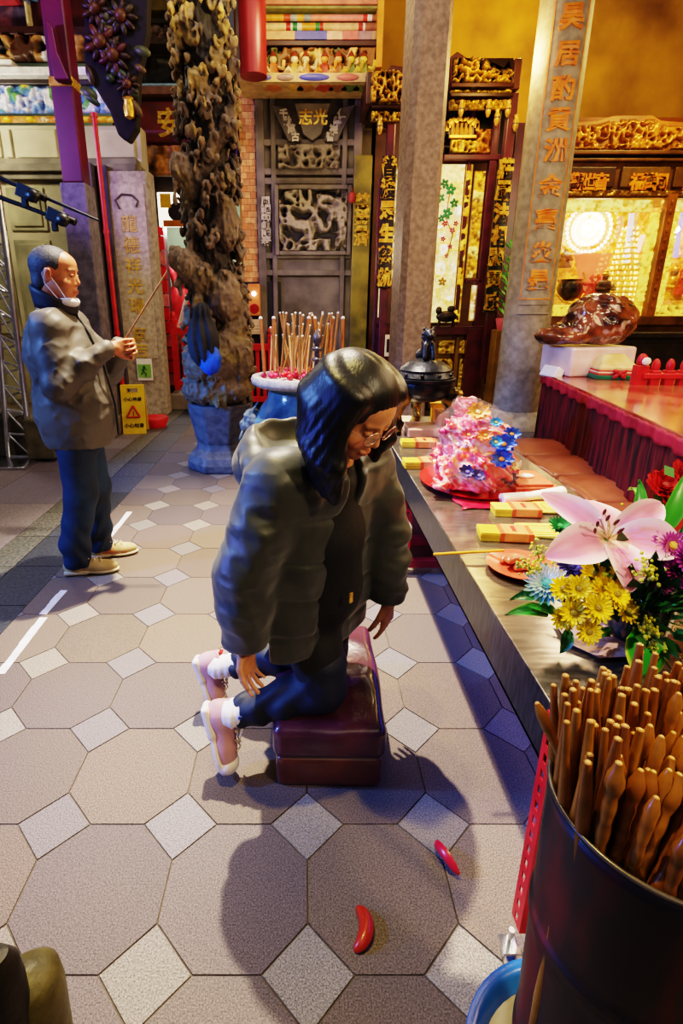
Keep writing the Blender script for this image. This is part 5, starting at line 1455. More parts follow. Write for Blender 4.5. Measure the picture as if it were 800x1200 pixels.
b = MB(); b.lathe([(0, 0), (.04, 0), (.045, .05), (.03, .09), (.035, .12), (0, .13)], seg=18); o = b.build('cream_candle_cup', mat('candle_cream', '#f0c890', '#f8e0b8', 8, .5), smooth=50); o.location = (.55, 3.45, TZ + .021); tag(o, 'small cream and orange candle cup left of the bronze censer', 'candle')

# ------------------------------------------------------------------ bouquet in the foreground
B0 = Vector((.79, 1.1, TZ))
M_leafg = mat('bouquet_leaf', attr=True, rough=.35, scale=8)
bq = thing('flower_bouquet', 'mixed bouquet with pink lily, yellow daisies and purple chrysanthemums standing on the steel table', 'bouquet', B0)
def BP(px, py, Y): return at(px, py, Y) - B0
b = MB(); b.lathe([(0, .0), (.055, 0), (.07, .06), (.075, .12), (.07, .12), (.05, .02), (0, .02)], seg=20); b.build('vase', mat('dark_vase', '#1a2420', '#2a3832', 6, .2, coat=.4), bq, smooth=50)
rr = random.Random(21)
# foliage mass of individual leaves
b = MB()
for k in range(420):
    a = rr.uniform(0, 2 * PI); el = rr.uniform(-.75, 1.0); R0 = rr.uniform(.06, .165)
    c = Vector((math.cos(a) * math.cos(el) * R0 * 1.1 + .02, math.sin(a) * math.cos(el) * R0 * .8, .13 + math.sin(el) * R0 * .8))
    d = (c - Vector((0, 0, .08))).normalized(); L = rr.uniform(.04, .08); side = d.cross(Vector((rr.uniform(-1, 1), rr.uniform(-1, 1), 1))).normalized() * L * .22
    b.col(rr.choice(['#16401a', '#1f5420', '#2a6a28', '#123014'])); n_ = d.cross(side).normalized() * L * .06
    b.add([c, c + d * L * .4 + side + n_, c + d * L, c + d * L * .4 - side + n_, c + d * L * .45], [(0, 1, 4), (1, 2, 4), (2, 3, 4), (3, 0, 4)])
for k in range(24):
    a = rr.uniform(0, 2 * PI); e = Vector((math.cos(a) * .12, math.sin(a) * .09, rr.uniform(.14, .26))); b.col('#1e4a1c'); b.tube([(0, 0, .02), e * .5 + Vector((0, 0, .03)), e], .003, 5)
tag(b.build('foliage', M_leafg, bq), kind='stuff')
def big_leaf(c, tip, w_, col_='#2c8a24', edge='#b8d040', bend=.02):
    c, tip = Vector(c), Vector(tip); d = tip - c; side = d.cross(Vector((0, -.6, 1))).normalized() * w_; n_ = side.cross(d).normalized() * bend; b = MB()
    N = 9
    vs = []; cc = []
    for i in range(N + 1):
        t = i / N; ww = math.sin(PI * min(1, t ** .75)) ** .8 if 0 < t < 1 else .02
        for s_, q in ((-1, edge), (-.75, col_), (0, col_), (.75, col_), (1, edge)):
            vs.append(c + d * t + side * ww * s_ + n_ * (math.sin(PI * t) * 1.2 + abs(s_) * .5)); cc.append(tuple(L3(q) * (1.25 if s_ == 0 else 1)))
    b.add(vs, [(i * 5 + j, i * 5 + j + 1, i * 5 + j + 6, i * 5 + j + 5) for i in range(N) for j in range(4)], None, cc)
    return b.build('leaf', M_leafg, bq, smooth=180)
big_leaf(BP(740, 735, 1.02), BP(752, 800, .98), .05, '#1f9a24', '#c8d83c')
big_leaf(BP(640, 722, 1.08), BP(590, 722, 1.06), .018, '#1f6a28', '#9cc860'); big_leaf(BP(640, 706, 1.1), BP(596, 704, 1.1), .018, '#1a5a26', '#2a7a30'); big_leaf(BP(650, 730, 1.08), BP(612, 712, 1.05), .016, '#2a8a3a', '#6ab04a')
big_leaf(BP(665, 735, 1.06), BP(655, 765, 1.04), .014, '#1c6424', '#2c7c30'); big_leaf(BP(772, 630, 1.2), BP(806, 548, 1.26), .022, '#3a9a2c', '#5ab83c'); big_leaf(BP(738, 625, 1.2), BP(747, 562, 1.25), .018, '#2a8a30', '#4aa840')
big_leaf(BP(770, 730, 1.08), BP(812, 712, 1.02), .018, '#1c7a20', '#3a9a30'); big_leaf(BP(750, 600, 1.22), BP(735, 575, 1.3), .014, '#58a838', '#7ac850'); big_leaf(BP(700, 735, 1.05), BP(676, 750, 1.0), .014, '#174e1e', '#205a24')
# lily
LP = BP(712, 632, 1.1)
lil = None
b = MB()
def lily_petal(tip, wid, cup, seed):
    """one recurved petal from the throat"""
    c = LP; tip = Vector(tip); d = tip - c; L = d.length; ax = Vector((0, -.75, .65)).normalized(); side = d.cross(ax).normalized(); N = 12; vs = []; cc = []
    for i in range(N + 1):
        t = i / N; ww = wid * (math.sin(PI * min(1, t * .93 + .05)) ** .7); lift = ax * (cup * math.sin(PI * t * .9) - .4 * cup * t * t)
        for s_ in (-1, -.5, 0, .5, 1):
            vs.append(c + d * t + side * ww * s_ + lift + ax * (abs(s_) ** 2 * ww * .35) + side * 0)
            e = abs(s_); base = L3('#e090b8') ; k_ = max(0, 1 - e * 2.2) * (1 - t * .4)
            q = base * (1 - .55 * k_) + L3('#b83a80') * .55 * k_
            if t < .22: q = q * .6 + L3('#e8dca0') * .4
            if e > .9: q = L3('#fbdcea')
            cc.append(tuple(q))
    bb_ = MB(); bb_.add(vs, [(i * 5 + j, i * 5 + j + 1, i * 5 + j + 6, i * 5 + j + 5) for i in range(N) for j in range(4)], None, cc)
    return bb_
M_lily = mat('lily_petal', attr=True, rough=.45, scale=8)
for tip, w_, cup in ((BP(634, 578, 1.2), .036, .015), (BP(640, 652, 1.02), .046, .028), (BP(738, 694, 1.0), .04, .03), (BP(776, 590, 1.14), .036, .022), (BP(690, 586, 1.24), .052, .014), (BP(800, 642, 1.06), .048, .025)):
    lily_petal(tip, w_, cup, 0).build('lily_petal', M_lily, bq, smooth=180)
big = MB(); big.ball(BP(658, 608, 1.16), (.012, .01, .04), 12, 8, rot=(0, -.6, 0))
b = MB()
for px, py, Y in ((700, 614, 1.05), (712, 607, 1.06), (722, 612, 1.06), (727, 622, 1.05), (697, 622, 1.04), (708, 600, 1.08)):
    e = BP(px, py, Y); b.col('#d8c890'); b.tube([LP, LP.lerp(e, .6) + Vector((0, -.006, .004)), e], .0016, 6); b.col('#5a2014'); b.ball(e, (.0035, .0035, .011), 8, 6, rot=(.5, .4 * (px - 712) / 15, 0))
b.col('#e8a8b8'); e = BP(703, 608, 1.03); b.tube([LP, e], .0022, 6); b.ball(e, .004, 8, 6)
b.build('stamens', M_petal, bq, smooth=60)
# daisies
for px, py, Y, r in ((695, 672, 1.07, .033), (678, 690, 1.02, .032), (672, 718, 1.0, .032), (700, 712, .98, .034), (722, 696, 1.0, .033), (726, 672, 1.05, .03), (660, 690, 1.03, .03), (690, 740, .98, .03), (660, 725, 1.02, .027), (735, 715, 1.0, .03), (708, 690, 1.02, .03)):
    b = MB(); flower(b, BP(px, py, Y), 0, 15, r, '#ffda00', '#a89020', ((px - 695) / 120, -1, .8 + (690 - py) / 120), seed=px, cup=.12, layers=2); b.build('yellow_daisy', M_petal, bq)
for px, py, Y, r, c_, ce_ in ((757, 655, 1.06, .042, '#c84ab0', '#e8b848'), (785, 640, 1.06, .042, '#c050b0', '#e0c050'), (795, 668, 1.02, .04, '#b03aa0', '#7a3048'), (772, 680, 1.05, .035, '#b848a8', '#8a7030'), (806, 655, 1.0, .04, '#a8389c', '#d0a848')):
    b = MB(); flower(b, BP(px, py, Y), 0, 20, r, c_, ce_, ((px - 770) / 120, -1, .7), seed=px, cup=.15, layers=3); b.build('purple_chrysanthemum', M_petal, bq)
b = MB(); flower(b, BP(640, 686, 1.08), 0, 22, .05, '#e8f0f0', '#58b8a8', (-.4, -.8, .9), seed=3, cup=.3, layers=4, wid=.5)
for i in range(len(b.v)):
    p = Vector(b.v[i]); t = max(0, min(1, (BP(640, 686, 1.08).z + .015 - p.z) / .05 + .15)); b.c[i] = tuple(np.array(b.c[i]) * (1 - t) + L3('#1f9a98') * t)
b.build('white_blue_chrysanthemum', M_petal, bq)
b = MB(); flower(b, BP(668, 664, 1.12), 0, 18, .035, '#4a44a8', '#5a58c0', (-.1, -.8, .9), seed=4, cup=.4, layers=3); b.build('violet_chrysanthemum', M_petal, bq)
b = MB(); flower(b, BP(655, 618, 1.22), 0, 16, .03, '#3aa870', '#50b880', (0, -.6, 1), seed=5, cup=.4, layers=3); b.build('green_chrysanthemum', M_petal, bq)
b = MB(); flower(b, BP(722, 612, 1.26), 0, 16, .025, '#48a0d0', '#50b0d8', (0, -.6, 1), seed=5, cup=.4, layers=3); b.build('blue_chrysanthemum', M_petal, bq)
# yellow filler sprigs
for (pa, pb_, Y) in (((640, 690), (628, 640), 1.12), ((640, 690), (612, 655), 1.1), ((760, 735), (762, 762), .99), ((765, 680), (752, 665), 1.0), ((735, 630), (745, 600), 1.22), ((760, 745), (756, 728), 1.0)):
    b = MB(); a, e = BP(*pa, Y), BP(*pb_, Y); b.col('#7a8a20'); b.tube([a, a.lerp(e, .5), e], .002, 5)
    for k in range(46):
        c = a.lerp(e, rr.uniform(.25, 1.05)) + Vector((rr.gauss(0, .011), rr.gauss(0, .01), rr.gauss(0, .011))); b.col(rr.choice(['#d8cc18', '#e8dc30', '#b0b020'])); b.ball(c, rr.uniform(.003, .005), 6, 4)
    b.build('yellow_sprig', M_petal, bq)
# white paper wrap below, and leaf shade
b = MB(); w0 = BP(612, 742, 1.06); b.add([(-.17, -.03, .012), (-.16, .06, .01), (-.05, .09, .03), (.05, -.02, .035), (-.02, -.09, .02), (-.12, -.08, .008)], [(0, 1, 2, 3, 4, 5)]); b.build('paper_wrap', mat('pink_paper', '#b08478', '#c8a094', 8, .5), bq, solid=.002)
# red roses / second bouquet behind on the right
B1 = Vector((1.08, 1.42, TZ))
bq2 = thing('red_flower_bunch', 'bunch of deep red carnations with green leaves behind the lily at the right frame edge', 'bouquet', B1)
b = MB(); b.lathe([(0, 0), (.045, 0), (.055, .1), (.05, .14), (0, .14)], seg=18); b.build('vase', mat('dark_vase'), bq2, smooth=50)
for px, py, Y, r in ((778, 572, 1.4, .05), (800, 560, 1.42, .05), (790, 592, 1.36, .045), (806, 585, 1.36, .05)):
    b = MB(); c = at(px, py, Y) - B1; flower(b, c, 0, 12, r, '#b8141c', '#8a0c14', ((px - 790) / 60, -.7, 1), seed=px, cup=.5, layers=4, wid=.8); b.build('red_carnation', M_petal, bq2)
    b = MB(); b.col('#2c6a28'); b.tube([(0, 0, .1), c * .6, c], .004, 6); b.build('stem', M_leafg, bq2)
b = MB(); c = at(790, 620, 1.3) - B1; b.add([c + Vector((-.06, 0, .03)), c + Vector((.06, .03, .05)), c + Vector((.08, -.02, -.1)), c + Vector((-.04, -.02, -.08))], [(0, 1, 2, 3)]); b.build('red_wrapping', mat('red_wrapping', '#a82420', '#d04838', 5, .4), bq2, solid=.003)
for px, py, qx, qy in ((790, 560, 778, 545), (795, 575, 812, 548), (780, 590, 765, 580)):
    a, e = at(px, py, 1.38) - B1, at(qx, qy, 1.4) - B1; b = MB(); sd = (e - a).cross(Vector((0, 1, 0))).normalized() * .014; b.col('#3c8a2c'); b.add([a, a.lerp(e, .5) + sd, e, a.lerp(e, .5) - sd], [(0, 1, 2, 3)]); b.build('leaf', M_leafg, bq2)
# bronze bowl at right frame edge
b = MB(); b.lathe([(0, 0), (.05, 0), (.075, .05), (.07, .09), (.06, .1), (0, .1)], seg=24); o = b.build('copper_bowl', mat('copper', '#8a4a34', '#b8745a', 6, .3, metal=.5), smooth=50); o.location = (.95, .985, TZ + .001); tag(o, 'round copper bowl on the steel table beneath the bouquet leaves', 'bowl')

# ------------------------------------------------------------------ drum of incense sticks in the right foreground
DX, DY, DR, DH = .47, .532, .135, .83
dr = thing('stick_drum', 'tall rusty dark steel drum packed with wooden sticks, standing in the blue basin', 'drum', (DX, DY, .014))
def drumcol(u, v):
    x, y, z = math.cos(u * 2 * PI), math.sin(u * 2 * PI), v * DH
    n = float(fbm(x * 2 + 5, y * 2, z * 3, 4, 3)); m = float(fbm(x * 5, y * 5, z * 9, 3, 9))
    c = L3('#15100e') * (1 - n) + L3('#241a15') * n
    t = max(0, min(1, (n - .5) * 6)); c = c * (1 - t) + L3('#5a1410') * t
    t = max(0, min(1, (m - .58) * 6)); c = c * (1 - t) + L3('#1a1e1a') * t
    return tuple(c)
TP = lambda z: .8 + .2 * z / DH
prof = [(DR * .985, 0), (DR, .01), (DR, .26), (DR + .004, .27), (DR + .004, .285), (DR, .295), (DR, .55), (DR + .004, .56), (DR + .004, .575), (DR, .585), (DR, DH - .024)]
def dfn(u, v):
    k = v * (len(prof) - 1) ; i = min(int(k), len(prof) - 2); t = k - i; r = prof[i][0] * (1 - t) + prof[i + 1][0] * t; z = prof[i][1] * (1 - t) + prof[i + 1][1] * t
    a = u * 2 * PI; r *= TP(z); return (r * math.cos(a), r * math.sin(a), z)
def dcf(u, v):
    p = dfn(u, v); return drumcol(u, p[2] / DH)
b = MB(); b.grid(96, 121, dfn, closeu=True, cfn=dcf); b.add([(DR * .8 * math.cos(k * PI / 24), DR * .8 * math.sin(k * PI / 24), .3) for k in range(48)], [tuple(range(48))], None, [tuple(L3('#0c0a08'))] * 48)
b.build('barrel', mat('rusty_drum', attr=True, rough=.5, scale=9, coat=.08), dr, smooth=40, solid=.003)
b = MB(); b.tube([(DR * math.cos(k * PI / 36), DR * math.sin(k * PI / 36), DH - .018) for k in range(72)], .0035, 8, closed=True); b.build('rolled_rim', mat('rim_metal', '#3a3430', '#6a625a', 12, .3, metal=.6), dr, smooth=60)
M_stick = mat('stick_wood', attr=True, rough=.35, scale=30, coat=.25)
def stick_mesh(L, r, c, seed):
    rr = random.Random(seed); b = MB(); n = 16; pts = []; rad_ = []
    for k in range(n + 1):
        t = k / n; pts.append((0, 0, t * L))
        q = r * (1 + .12 * math.sin(t * 26 + seed))
        if t > .72: q *= 1.35 - .0 * t
        if t > .86: q *= 1 - (t - .86) / .14 * .55
        rad_.append(q)
    cs_ = []
    for k in range(n + 1):
        t = k / n; cc = L3(c) * rr.uniform(.82, 1.08)
        if k % 5 == 2: cc = cc * .55
        cs_.append(tuple(cc))
    b.tube(pts, rad_, 9, cols=cs_)
    b.cur = tuple(L3('#d8a860')); b.ball((0, 0, L), (r * .5, r * .5, r * .3), 8, 5)
    me = b.build('incense_stick', M_stick, None, smooth=60)
    return me
protos = []
for k, (L, c) in enumerate(((.62, '#955c16'), (.6, '#a46c1e'), (.64, '#824c10'), (.15, '#a86c20'), (.14, '#8e5616'), (.16, '#9c641c'))):
    o = stick_mesh(L, .0062 + .0007 * (k % 3), c, k); protos.append(o)
rr = random.Random(33)
placed = []
tries = 0
while len(placed) < 190 and tries < 12000:
    tries += 1
    a = rr.uniform(0, 2 * PI); q = math.sqrt(rr.uniform(0, 1)) * (DR - .009); x, y = q * math.cos(a), q * math.sin(a)
    if all((x - p[0]) ** 2 + (y - p[1]) ** 2 > .0128 ** 2 for p in placed): placed.append((x, y))
placed.sort(key=lambda p: p[0])
used_ = set()
for i, (x, y) in enumerate(placed):
    # swirl: near right sticks lean strongly to the right-back, left ones stand nearly upright
    wgt = max(0, min(1, (x * .8 - y * 1.0 + .04) / .14))
    lean = Vector((.10 * (1 - wgt) * (x / DR) + .95 * wgt, .04 + .45 * wgt, 1)) + Vector((rr.gauss(0, .035), rr.gauss(0, .035), 0))
    d = lean.normalized(); top_z = DH + (.145 - rr.uniform(0, .07)) * (1 - wgt) + wgt * rr.uniform(.03, .09)
    # where the stick crosses rim height
    pc = Vector((x, y, DH - .04)); pk = 3 + i % 3 if wgt > .05 else i % 3; L = (.62, .60, .64, .15, .14, .16)[pk]; src = protos[pk]; o = src if pk not in used_ else src.copy()
    if pk in used_: col.objects.link(o)
    used_.add(pk)
    for _ in range(14):
        rel = pc - d * (L - (top_z - pc.z) / d.z)
        if math.hypot(rel.x, rel.y) < DR * (.8 + .2 * max(0, rel.z) / DH) - .012: break
        lean = Vector((lean.x * .8, lean.y * .8, 1)); d = lean.normalized()
    rel = pc - d * (L - (top_z - pc.z) / d.z)
    o.location = Vector((DX, DY, 0)) + rel
    o.rotation_euler = d.to_track_quat('Z', 'Y').to_euler()
    if x < -.03 and wgt < .35: lab = 'upright brown wooden stick in the left half of the rusty drum'
    elif wgt > .7: lab = 'brown wooden stick slanting to the right in the near side of the rusty drum'
    else: lab = 'brown wooden stick among the upright ones in the back of the rusty drum'
    tag(o, lab, 'stick', 'wooden sticks packed in the rusty drum')
o = protos[3].copy(); col.objects.link(o); a_ = at(629, 824, .60); e_ = at(656, 886, .58); d = (a_ - e_).normalized(); o.rotation_euler = d.to_track_quat('Z', 'Y').to_euler(); o.location = a_ - d * .15
o.location = Vector(o.location); tag(o, 'lone brown stick leaning out over the left rim of the rusty drum', 'stick', None)
o['group'] = 'wooden sticks packed in the rusty drum'
# blue plastic basin beside the drum
bs_ = thing('blue_basin', 'blue plastic basin on the floor left of the rusty drum', 'basin', (.505, .57, 0))
b = MB(); b.lathe([(0, .004), (.16, .004), (.19, .085), (.205, .09), (.207, .1), (.197, .103), (.183, .096), (.155, .012), (0, .01)], seg=48); b.build('shell', mat('basin_blue', '#16489a', '#2468b8', 6, .25, coat=.4), bs_, smooth=50)
b = MB(); b.lathe([(0, .012), (.158, .013), (.172, .06), (0, .06)], seg=40); b.build('sandy_water', mat('sandy_water', '#8c8464', '#a8a080', 5, .15), bs_)

# ------------------------------------------------------------------ row of brown padded kneeling cushions behind the table
M_cush = mat('brown_leather', '#8a4630', '#a8624a', 5, .32, coat=.25, bump=.15, bscale=60)
def stool_mesh(w_, d, h, lift=.0):
    b = MB(); b.box((0, 0, h * .36), (w_ * .94, d * .94, h * .72)); base = b
    s = SDF((-w_ / 2 - .03, -d / 2 - .03, h * .6), (w_ / 2 + .03, d / 2 + .03, h + .06), .012)
    s.box((0, 0, h * .86), (w_ / 2, d / 2, h * .14), rd=.035, k=0); s.ell((0, 0, h * .9), (w_ * .52, d * .52, h * .14 + .02), k=.03)
    return base, s
base_, top_ = stool_mesh(.46, .48, .38)
st0 = thing('kneeling_stool', 'brown leather kneeling stool first in the row, beside the round column base', 'stool', (0, 0, 0), 0, 'brown kneeling stools in a row before the skirted altar')
base_.build('box_base', mat('brown_vinyl', '#6a3424', '#86483a', 6, .4), st0, bevel=.012); top_.build('cushion', M_cush, st0)
pts = [fl(622, 518, .38), fl(655, 543, .38), fl(702, 563, .38)]
pA_, pB_ = fl(634, 519, .40), fl(704, 560, .40)
step = (pB_ - pA_) / 2
labs = ['brown leather kneeling stool second in the row from the round column', 'brown leather kneeling stool third in the row from the round column', 'brown leather kneeling stool fourth in the row, behind the gold papers', 'brown leather kneeling stool fifth in the row, behind the bouquet']
ang_ = math.atan2(step.x, -step.y)
st0.location = (pA_.x, pA_.y, 0); st0.rotation_euler[2] = ang_
base_step = step.normalized() * .495
st0.scale = (1, 1, 1)
for k, lab in enumerate(labs):
    q = Vector((pA_.x, pA_.y, 0)) + Vector((base_step.x, base_step.y, 0)) * (k + 1); dup(st0, q, ang_, lab)

# ------------------------------------------------------------------ red skirted altar with offerings
AZ = .85
a0, a1 = fl(638, 437, AZ), fl(800, 510, AZ)
dirv = (a1 - a0).normalized(); perp = Vector((-dirv.y, dirv.x, 0)) 
if perp.x < 0: perp = -perp
al = thing('skirted_altar', 'long altar table with glossy reddish stone top and crimson pleated skirt', 'altar', (0, 0, 0))
far, near = a0, a0 + dirv * 4.1
Wd = 1.25
cor = [far, near, near + perp * Wd, far + perp * Wd]
M_skirt = mat('crimson_velvet', '#23040a', '#7c0e1c', 7, .8, stretch=(6, 6, .5))
b = MB(); vs = [Vector((c.x, c.y, AZ)) for c in cor] + [Vector((c.x, c.y, AZ - .035)) for c in cor]
b.add(vs, [(0, 1, 2, 3), (7, 6, 5, 4)] + [(k, k + 4, (k + 1) % 4 + 4, (k + 1) % 4) for k in range(4)]); b.build('stone_top', mat('red_marble', '#8a3428', '#c87a5a', 3.5, .12, coat=.6, detail=7), al, bevel=.006)
def skirt(pA, pB, name, ztop=AZ - .02, zbot=.06, amp=.014, nf=60):
    L = (pB - pA).length; d = (pB - pA) / L; nrm = Vector((d.y, -d.x, 0)); n = int(L * 90)
    def f(u, v):
        p = pA + d * (u * L); w_ = amp * (1 - v * .7) * math.sin(u * L * 56 + 2.2 * math.sin(u * L * 9)) ; q = p + nrm * (w_ + .012); return (q.x, q.y, zbot + (ztop - zbot) * v)
    b = MB(); b.grid(n, 10, f); return b.build(name, M_skirt, al, smooth=180)
skirt(far, near, 'front_skirt'); skirt(far + perp * Wd, far, 'end_skirt')
b = MB(); L = (near - far).length; n = 160
def vf(u, v):
    p = far + dirv * (u * L); nr = Vector((dirv.y, -dirv.x, 0)); 
    if nr.x > 0: nr = -nr
    q = p + nr * (.028 + .004 * math.sin(u * 260)); return (q.x, q.y, AZ - .005 - v * .075 - .008 * v * math.sin(u * 130))
b.grid(n * 3, 5, vf); b.build('valance', mat('rose_valance', '#a01830', '#d03448', 8, .5), al, smooth=180, solid=.003)
b = MB(); ctr = sum((Vector(c) for c in cor), Vector()) / 4
b.box((ctr.x, ctr.y, AZ / 2 - .03), (Wd - .1, 4.0, AZ - .08), (0, 0, math.atan2(dirv.y, dirv.x) - PI / 2)); b.build('core', M_maroon, al)
# brown glossy bag on a pink-white carton
p = at(688, 436, 4.75)
ct = thing('wrapped_carton', 'pinkish white carton wrapped in plastic on the far corner of the red altar', 'carton', (p.x, p.y + .05, AZ + .001), rotz=.2)
b = MB(); b.box((0, 0, .12), (.62, .42, .24)); b.build('carton', mat('blush_carton', '#e0bcb4', '#f6e0da', 5, .35, coat=.4), ct, bevel=.02)
b = MB(); b.box((-.36, -.05, .02), (.08, .2, .1), (0, .5, 0)); b.build('plastic_flap', mat('clear_film', '#f6f0ee', '#ffffff', 6, .15, coat=.5), ct, bevel=.01)
s = SDF((-.55, -.35, 0), (.45, .35, .46), .014)
s.ell((.07, 0, .2), (.3, .24, .22), k=.05); s.ell((-.25, 0, .08), (.24, .19, .09), k=.06); s.disp(lambda x, y, z: -.07 * (ridged(x * 7 + z * 5, y * 7, z * 8, 2, 22) - .6))
s.disp(lambda x, y, z: .012 * (ridged(x * 22, y * 22, z * 22, 1, 23) - .5))
def bagcol(x, y, z, P):
    n = fbm(x * 7, y * 7, z * 9, 3, 31); c = lerpc(np.repeat(L3('#2a1410')[None], len(x), 0), L3('#8a4a2a'), np.clip((n - .35) * 4, 0, 1)); c = lerpc(c, L3('#c87a3a'), np.clip((x - .2) * 5, 0, .8)); return lerpc(c, L3('#e8c8bc'), np.clip((fbm(x * 16, y * 16, z * 16, 2, 33) - .68) * 8, 0, .6))
o = s.build('brown_glossy_bag', mat('glossy_brown_film', attr=True, rough=.15, scale=20, coat=.8), None, bagcol); o.location = (p.x, p.y + .05, AZ + .245); o.rotation_euler[2] = .15
tag(o, 'big crumpled glossy brown plastic bag of offerings on top of the pinkish carton', 'bag')
# cake tied with red ribbon, green and red bands
p = fl(716, 443, AZ)
ck = thing('ribboned_cake', 'cream folded-top gift parcel with red stripes, red bow and green base on the red altar', 'gift parcel', (p.x, p.y, AZ + .001), rotz=-.1)
b = MB(); 
for z0, z1, w_, c in ((0, .035, .17, '#0c6a4c'), (.035, .05, .165, '#c82c30'), (.05, .062, .16, '#f0e0b8'), (.062, .074, .158, '#c83430'), (.074, .1, .155, '#eccf8c')):
    b.col(c); b.box((0, 0, (z0 + z1) / 2), (w_ * 2, w_ * 1.5, z1 - z0))
b.build('banded_base', M_redattr, ck, bevel=.008)
b = MB(); b.col('#e8cc84'); b.add([(-.15, -.11, .1), (.15, -.11, .1), (.15, .11, .1), (-.15, .11, .1), (-.1, -.03, .19), (.06, -.03, .2), (.06, .04, .2), (-.1, .04, .19)], [(0, 1, 5, 4), (1, 2, 6, 5), (2, 3, 7, 6), (3, 0, 4, 7), (4, 5, 6, 7)]); b.build('folded_top', mat('kraft_cream', '#dcb868', '#f0d898', 8, .45), ck, bevel=.012)
b = MB(); b.col('#c8242c')
for a in (.5, 2.6, 3.8, 5.6): b.ball((.0 + .035 * math.cos(a), -.135, .05 + .03 * math.sin(a)), (.03, .012, .016), 10, 6, rot=(0, -a, 0))
b.ball((0, -.14, .05), .014, 8, 6); b.build('red_bow', M_redattr, ck, smooth=60)
b = MB(); p2 = fl(738, 440, AZ); b.tube([(0, 0, 0), (.0, .0, .16)], [.012, .01], 10); b.ball((0, 0, .17), (.012, .012, .02), 8, 6); o = b.build('white_candle', M_white, smooth=60); o.location = (p2.x + .03, p2.y + .1, AZ + .001); tag(o, 'thin white candle standing behind the ribboned gift parcel', 'candle')
b = MB(); b.tube([(0, 0, 0), (.0, .0, .13)], [.03, .03], 14); b.lathe([(.03, .13), (.012, .15), (.012, .17), (0, .17)], seg=12); o = b.build('blue_bottle', mat('blue_bottle', '#3a4a78', '#5a6ea0', 8, .2, coat=.5), smooth=40); o.location = (p2.x + .13, p2.y + .1, AZ + .001); tag(o, 'small dull blue bottle right of the white candle', 'bottle')

# ------------------------------------------------------------------ purple-brown kneeling stool under the woman
ks = thing('kneeling_stool', 'low purple-brown leather kneeling stool under the praying woman on the floor', 'stool', (.085, 1.565, 0), rotz=R(-1))
b = MB(); b.bb((-.165, -.275, .0), (.165, .275, .12)); b.build('box_base', mat('stool_brown', '#4a2218', '#683426', 5, .38, coat=.3), ks, bevel=.022, bseg=3)
s = SDF((-.2, -.32, .1), (.2, .32, .27), .007); s.box((0, 0, .175), (.174, .285, .06), rd=.03, k=0); s.ell((0, 0, .2), (.175, .28, .045), k=.03)
s.ell((.02, -.13, .27), (.12, .12, .055), k=.04, mode='s'); s.ell((.04, .06, .27), (.12, .1, .05), k=.04, mode='s')
s.build('cushion', mat('purple_brown_leather', '#3a1824', '#542838', 5, .28, coat=.4, bump=.12, bscale=70), ks)

# ------------------------------------------------------------------ blue glazed incense urn with burning sticks
ur = thing('incense_urn', 'large blue glazed incense urn with grey stone rim and lion-mask handles', 'urn', (-.02, 4.05, 0))
zr = .93
b = MB(); b.lathe([(0, 0), (.24, 0), (.25, .05), (.2, .1), (.22, .16), (.32, .32), (.37, .48), (.36, .6), (.3, .7), (.25, .76), (.24, .83), (.26, .85)], seg=48); b.build('body', mat('blue_glaze', '#1c3a60', '#5a88a8', 5, .18, coat=.6, bump=.3, bscale=22, detail=6), ur, smooth=50)
b = MB(); b.lathe([(.26, .85), (.34, .86), (.365, .88), (.37, zr - .02), (.36, zr), (.31, zr), (.3, zr - .04), (0, zr - .04)], seg=48); b.build('rim', mat('speckled_rim', '#8a8a92', '#b8b6b8', 40, .5), ur, smooth=40)
b = MB(); b.lathe([(0, zr - .038), (.298, zr - .038), (.25, zr - .02), (.1, zr - .012), (0, zr - .01)], seg=32); b.build('ash', mat('ash', '#a89c94', '#cfc4bc', 20, .9, bump=.4), ur, smooth=60)
for sgn in (-1, 1):
    s = SDF((-.15, -.15, -.2), (.15, .15, .2), .009); s.ell((0, 0, .02), (.075, .08, .1), k=.02); s.ell((sgn * .07, 0, -.02), (.04, .055, .05), k=.02)
    for e_ in (-1, 1): s.ell((sgn * .05, e_ * .04, .07), .025, k=.01); s.cap((0, e_ * .05, .1), (-sgn * .03, e_ * .07, .15), .02, .008, k=.01)
    s.chain([(sgn * .08, -.04, -.05), (sgn * .1, -.03, -.12), (sgn * .1, .03, -.12), (sgn * .08, .04, -.05)], [.013] * 4, k=.005); s.disp(lambda x, y, z: .012 * (ridged(x * 30, y * 30, z * 30, 1, 2) - .5))
    o = s.build('lion_mask_handle', mat('aged_glaze', '#3a4a54', '#8a96a0', 14, .35), ur); o.location = (sgn * .36, -.02, .57)
b = MB(); b.cyl((.0, 0, .0), (0, 0, .31), .02, .018, seg=14)
for z in (.04, .11, .18, .25): b.lathe([(.02, z), (.034, z + .012), (.034, z + .025), (.02, z + .037)], seg=14)
b.lathe([(.018, .3), (.03, .32), (.026, .36), (.0, .4)], seg=14)
o = b.build('dragon_post', mat('dark_post_bronze', '#2e2a30', '#5a5460', 10, .35, metal=.5), ur, smooth=50); o.location = (.115, -.33, zr - .05)
b = MB(); b.tube([(.115, -.33, zr - .02), (.1, -.37, zr - .12), (.07, -.34, zr - .2)], [.025, .028, .02], 10); b.build('post_scroll', mat('dark_post_bronze'), ur, smooth=60)
rr = random.Random(12)
isrc = []
def inc_mesh(L, r, c, tip):
    b = MB(); b.col('#c01c48'); b.cyl((0, 0, 0), (0, 0, .1), r * .6, seg=6); b.col(c); b.cyl((0, 0, .08), (0, 0, L), r, seg=8); b.col(tip); b.ball((0, 0, L), r * 1.2, 6, 4); return b.build('incense_stick', mat('incense', attr=True, rough=.7, scale=20), None, smooth=60)
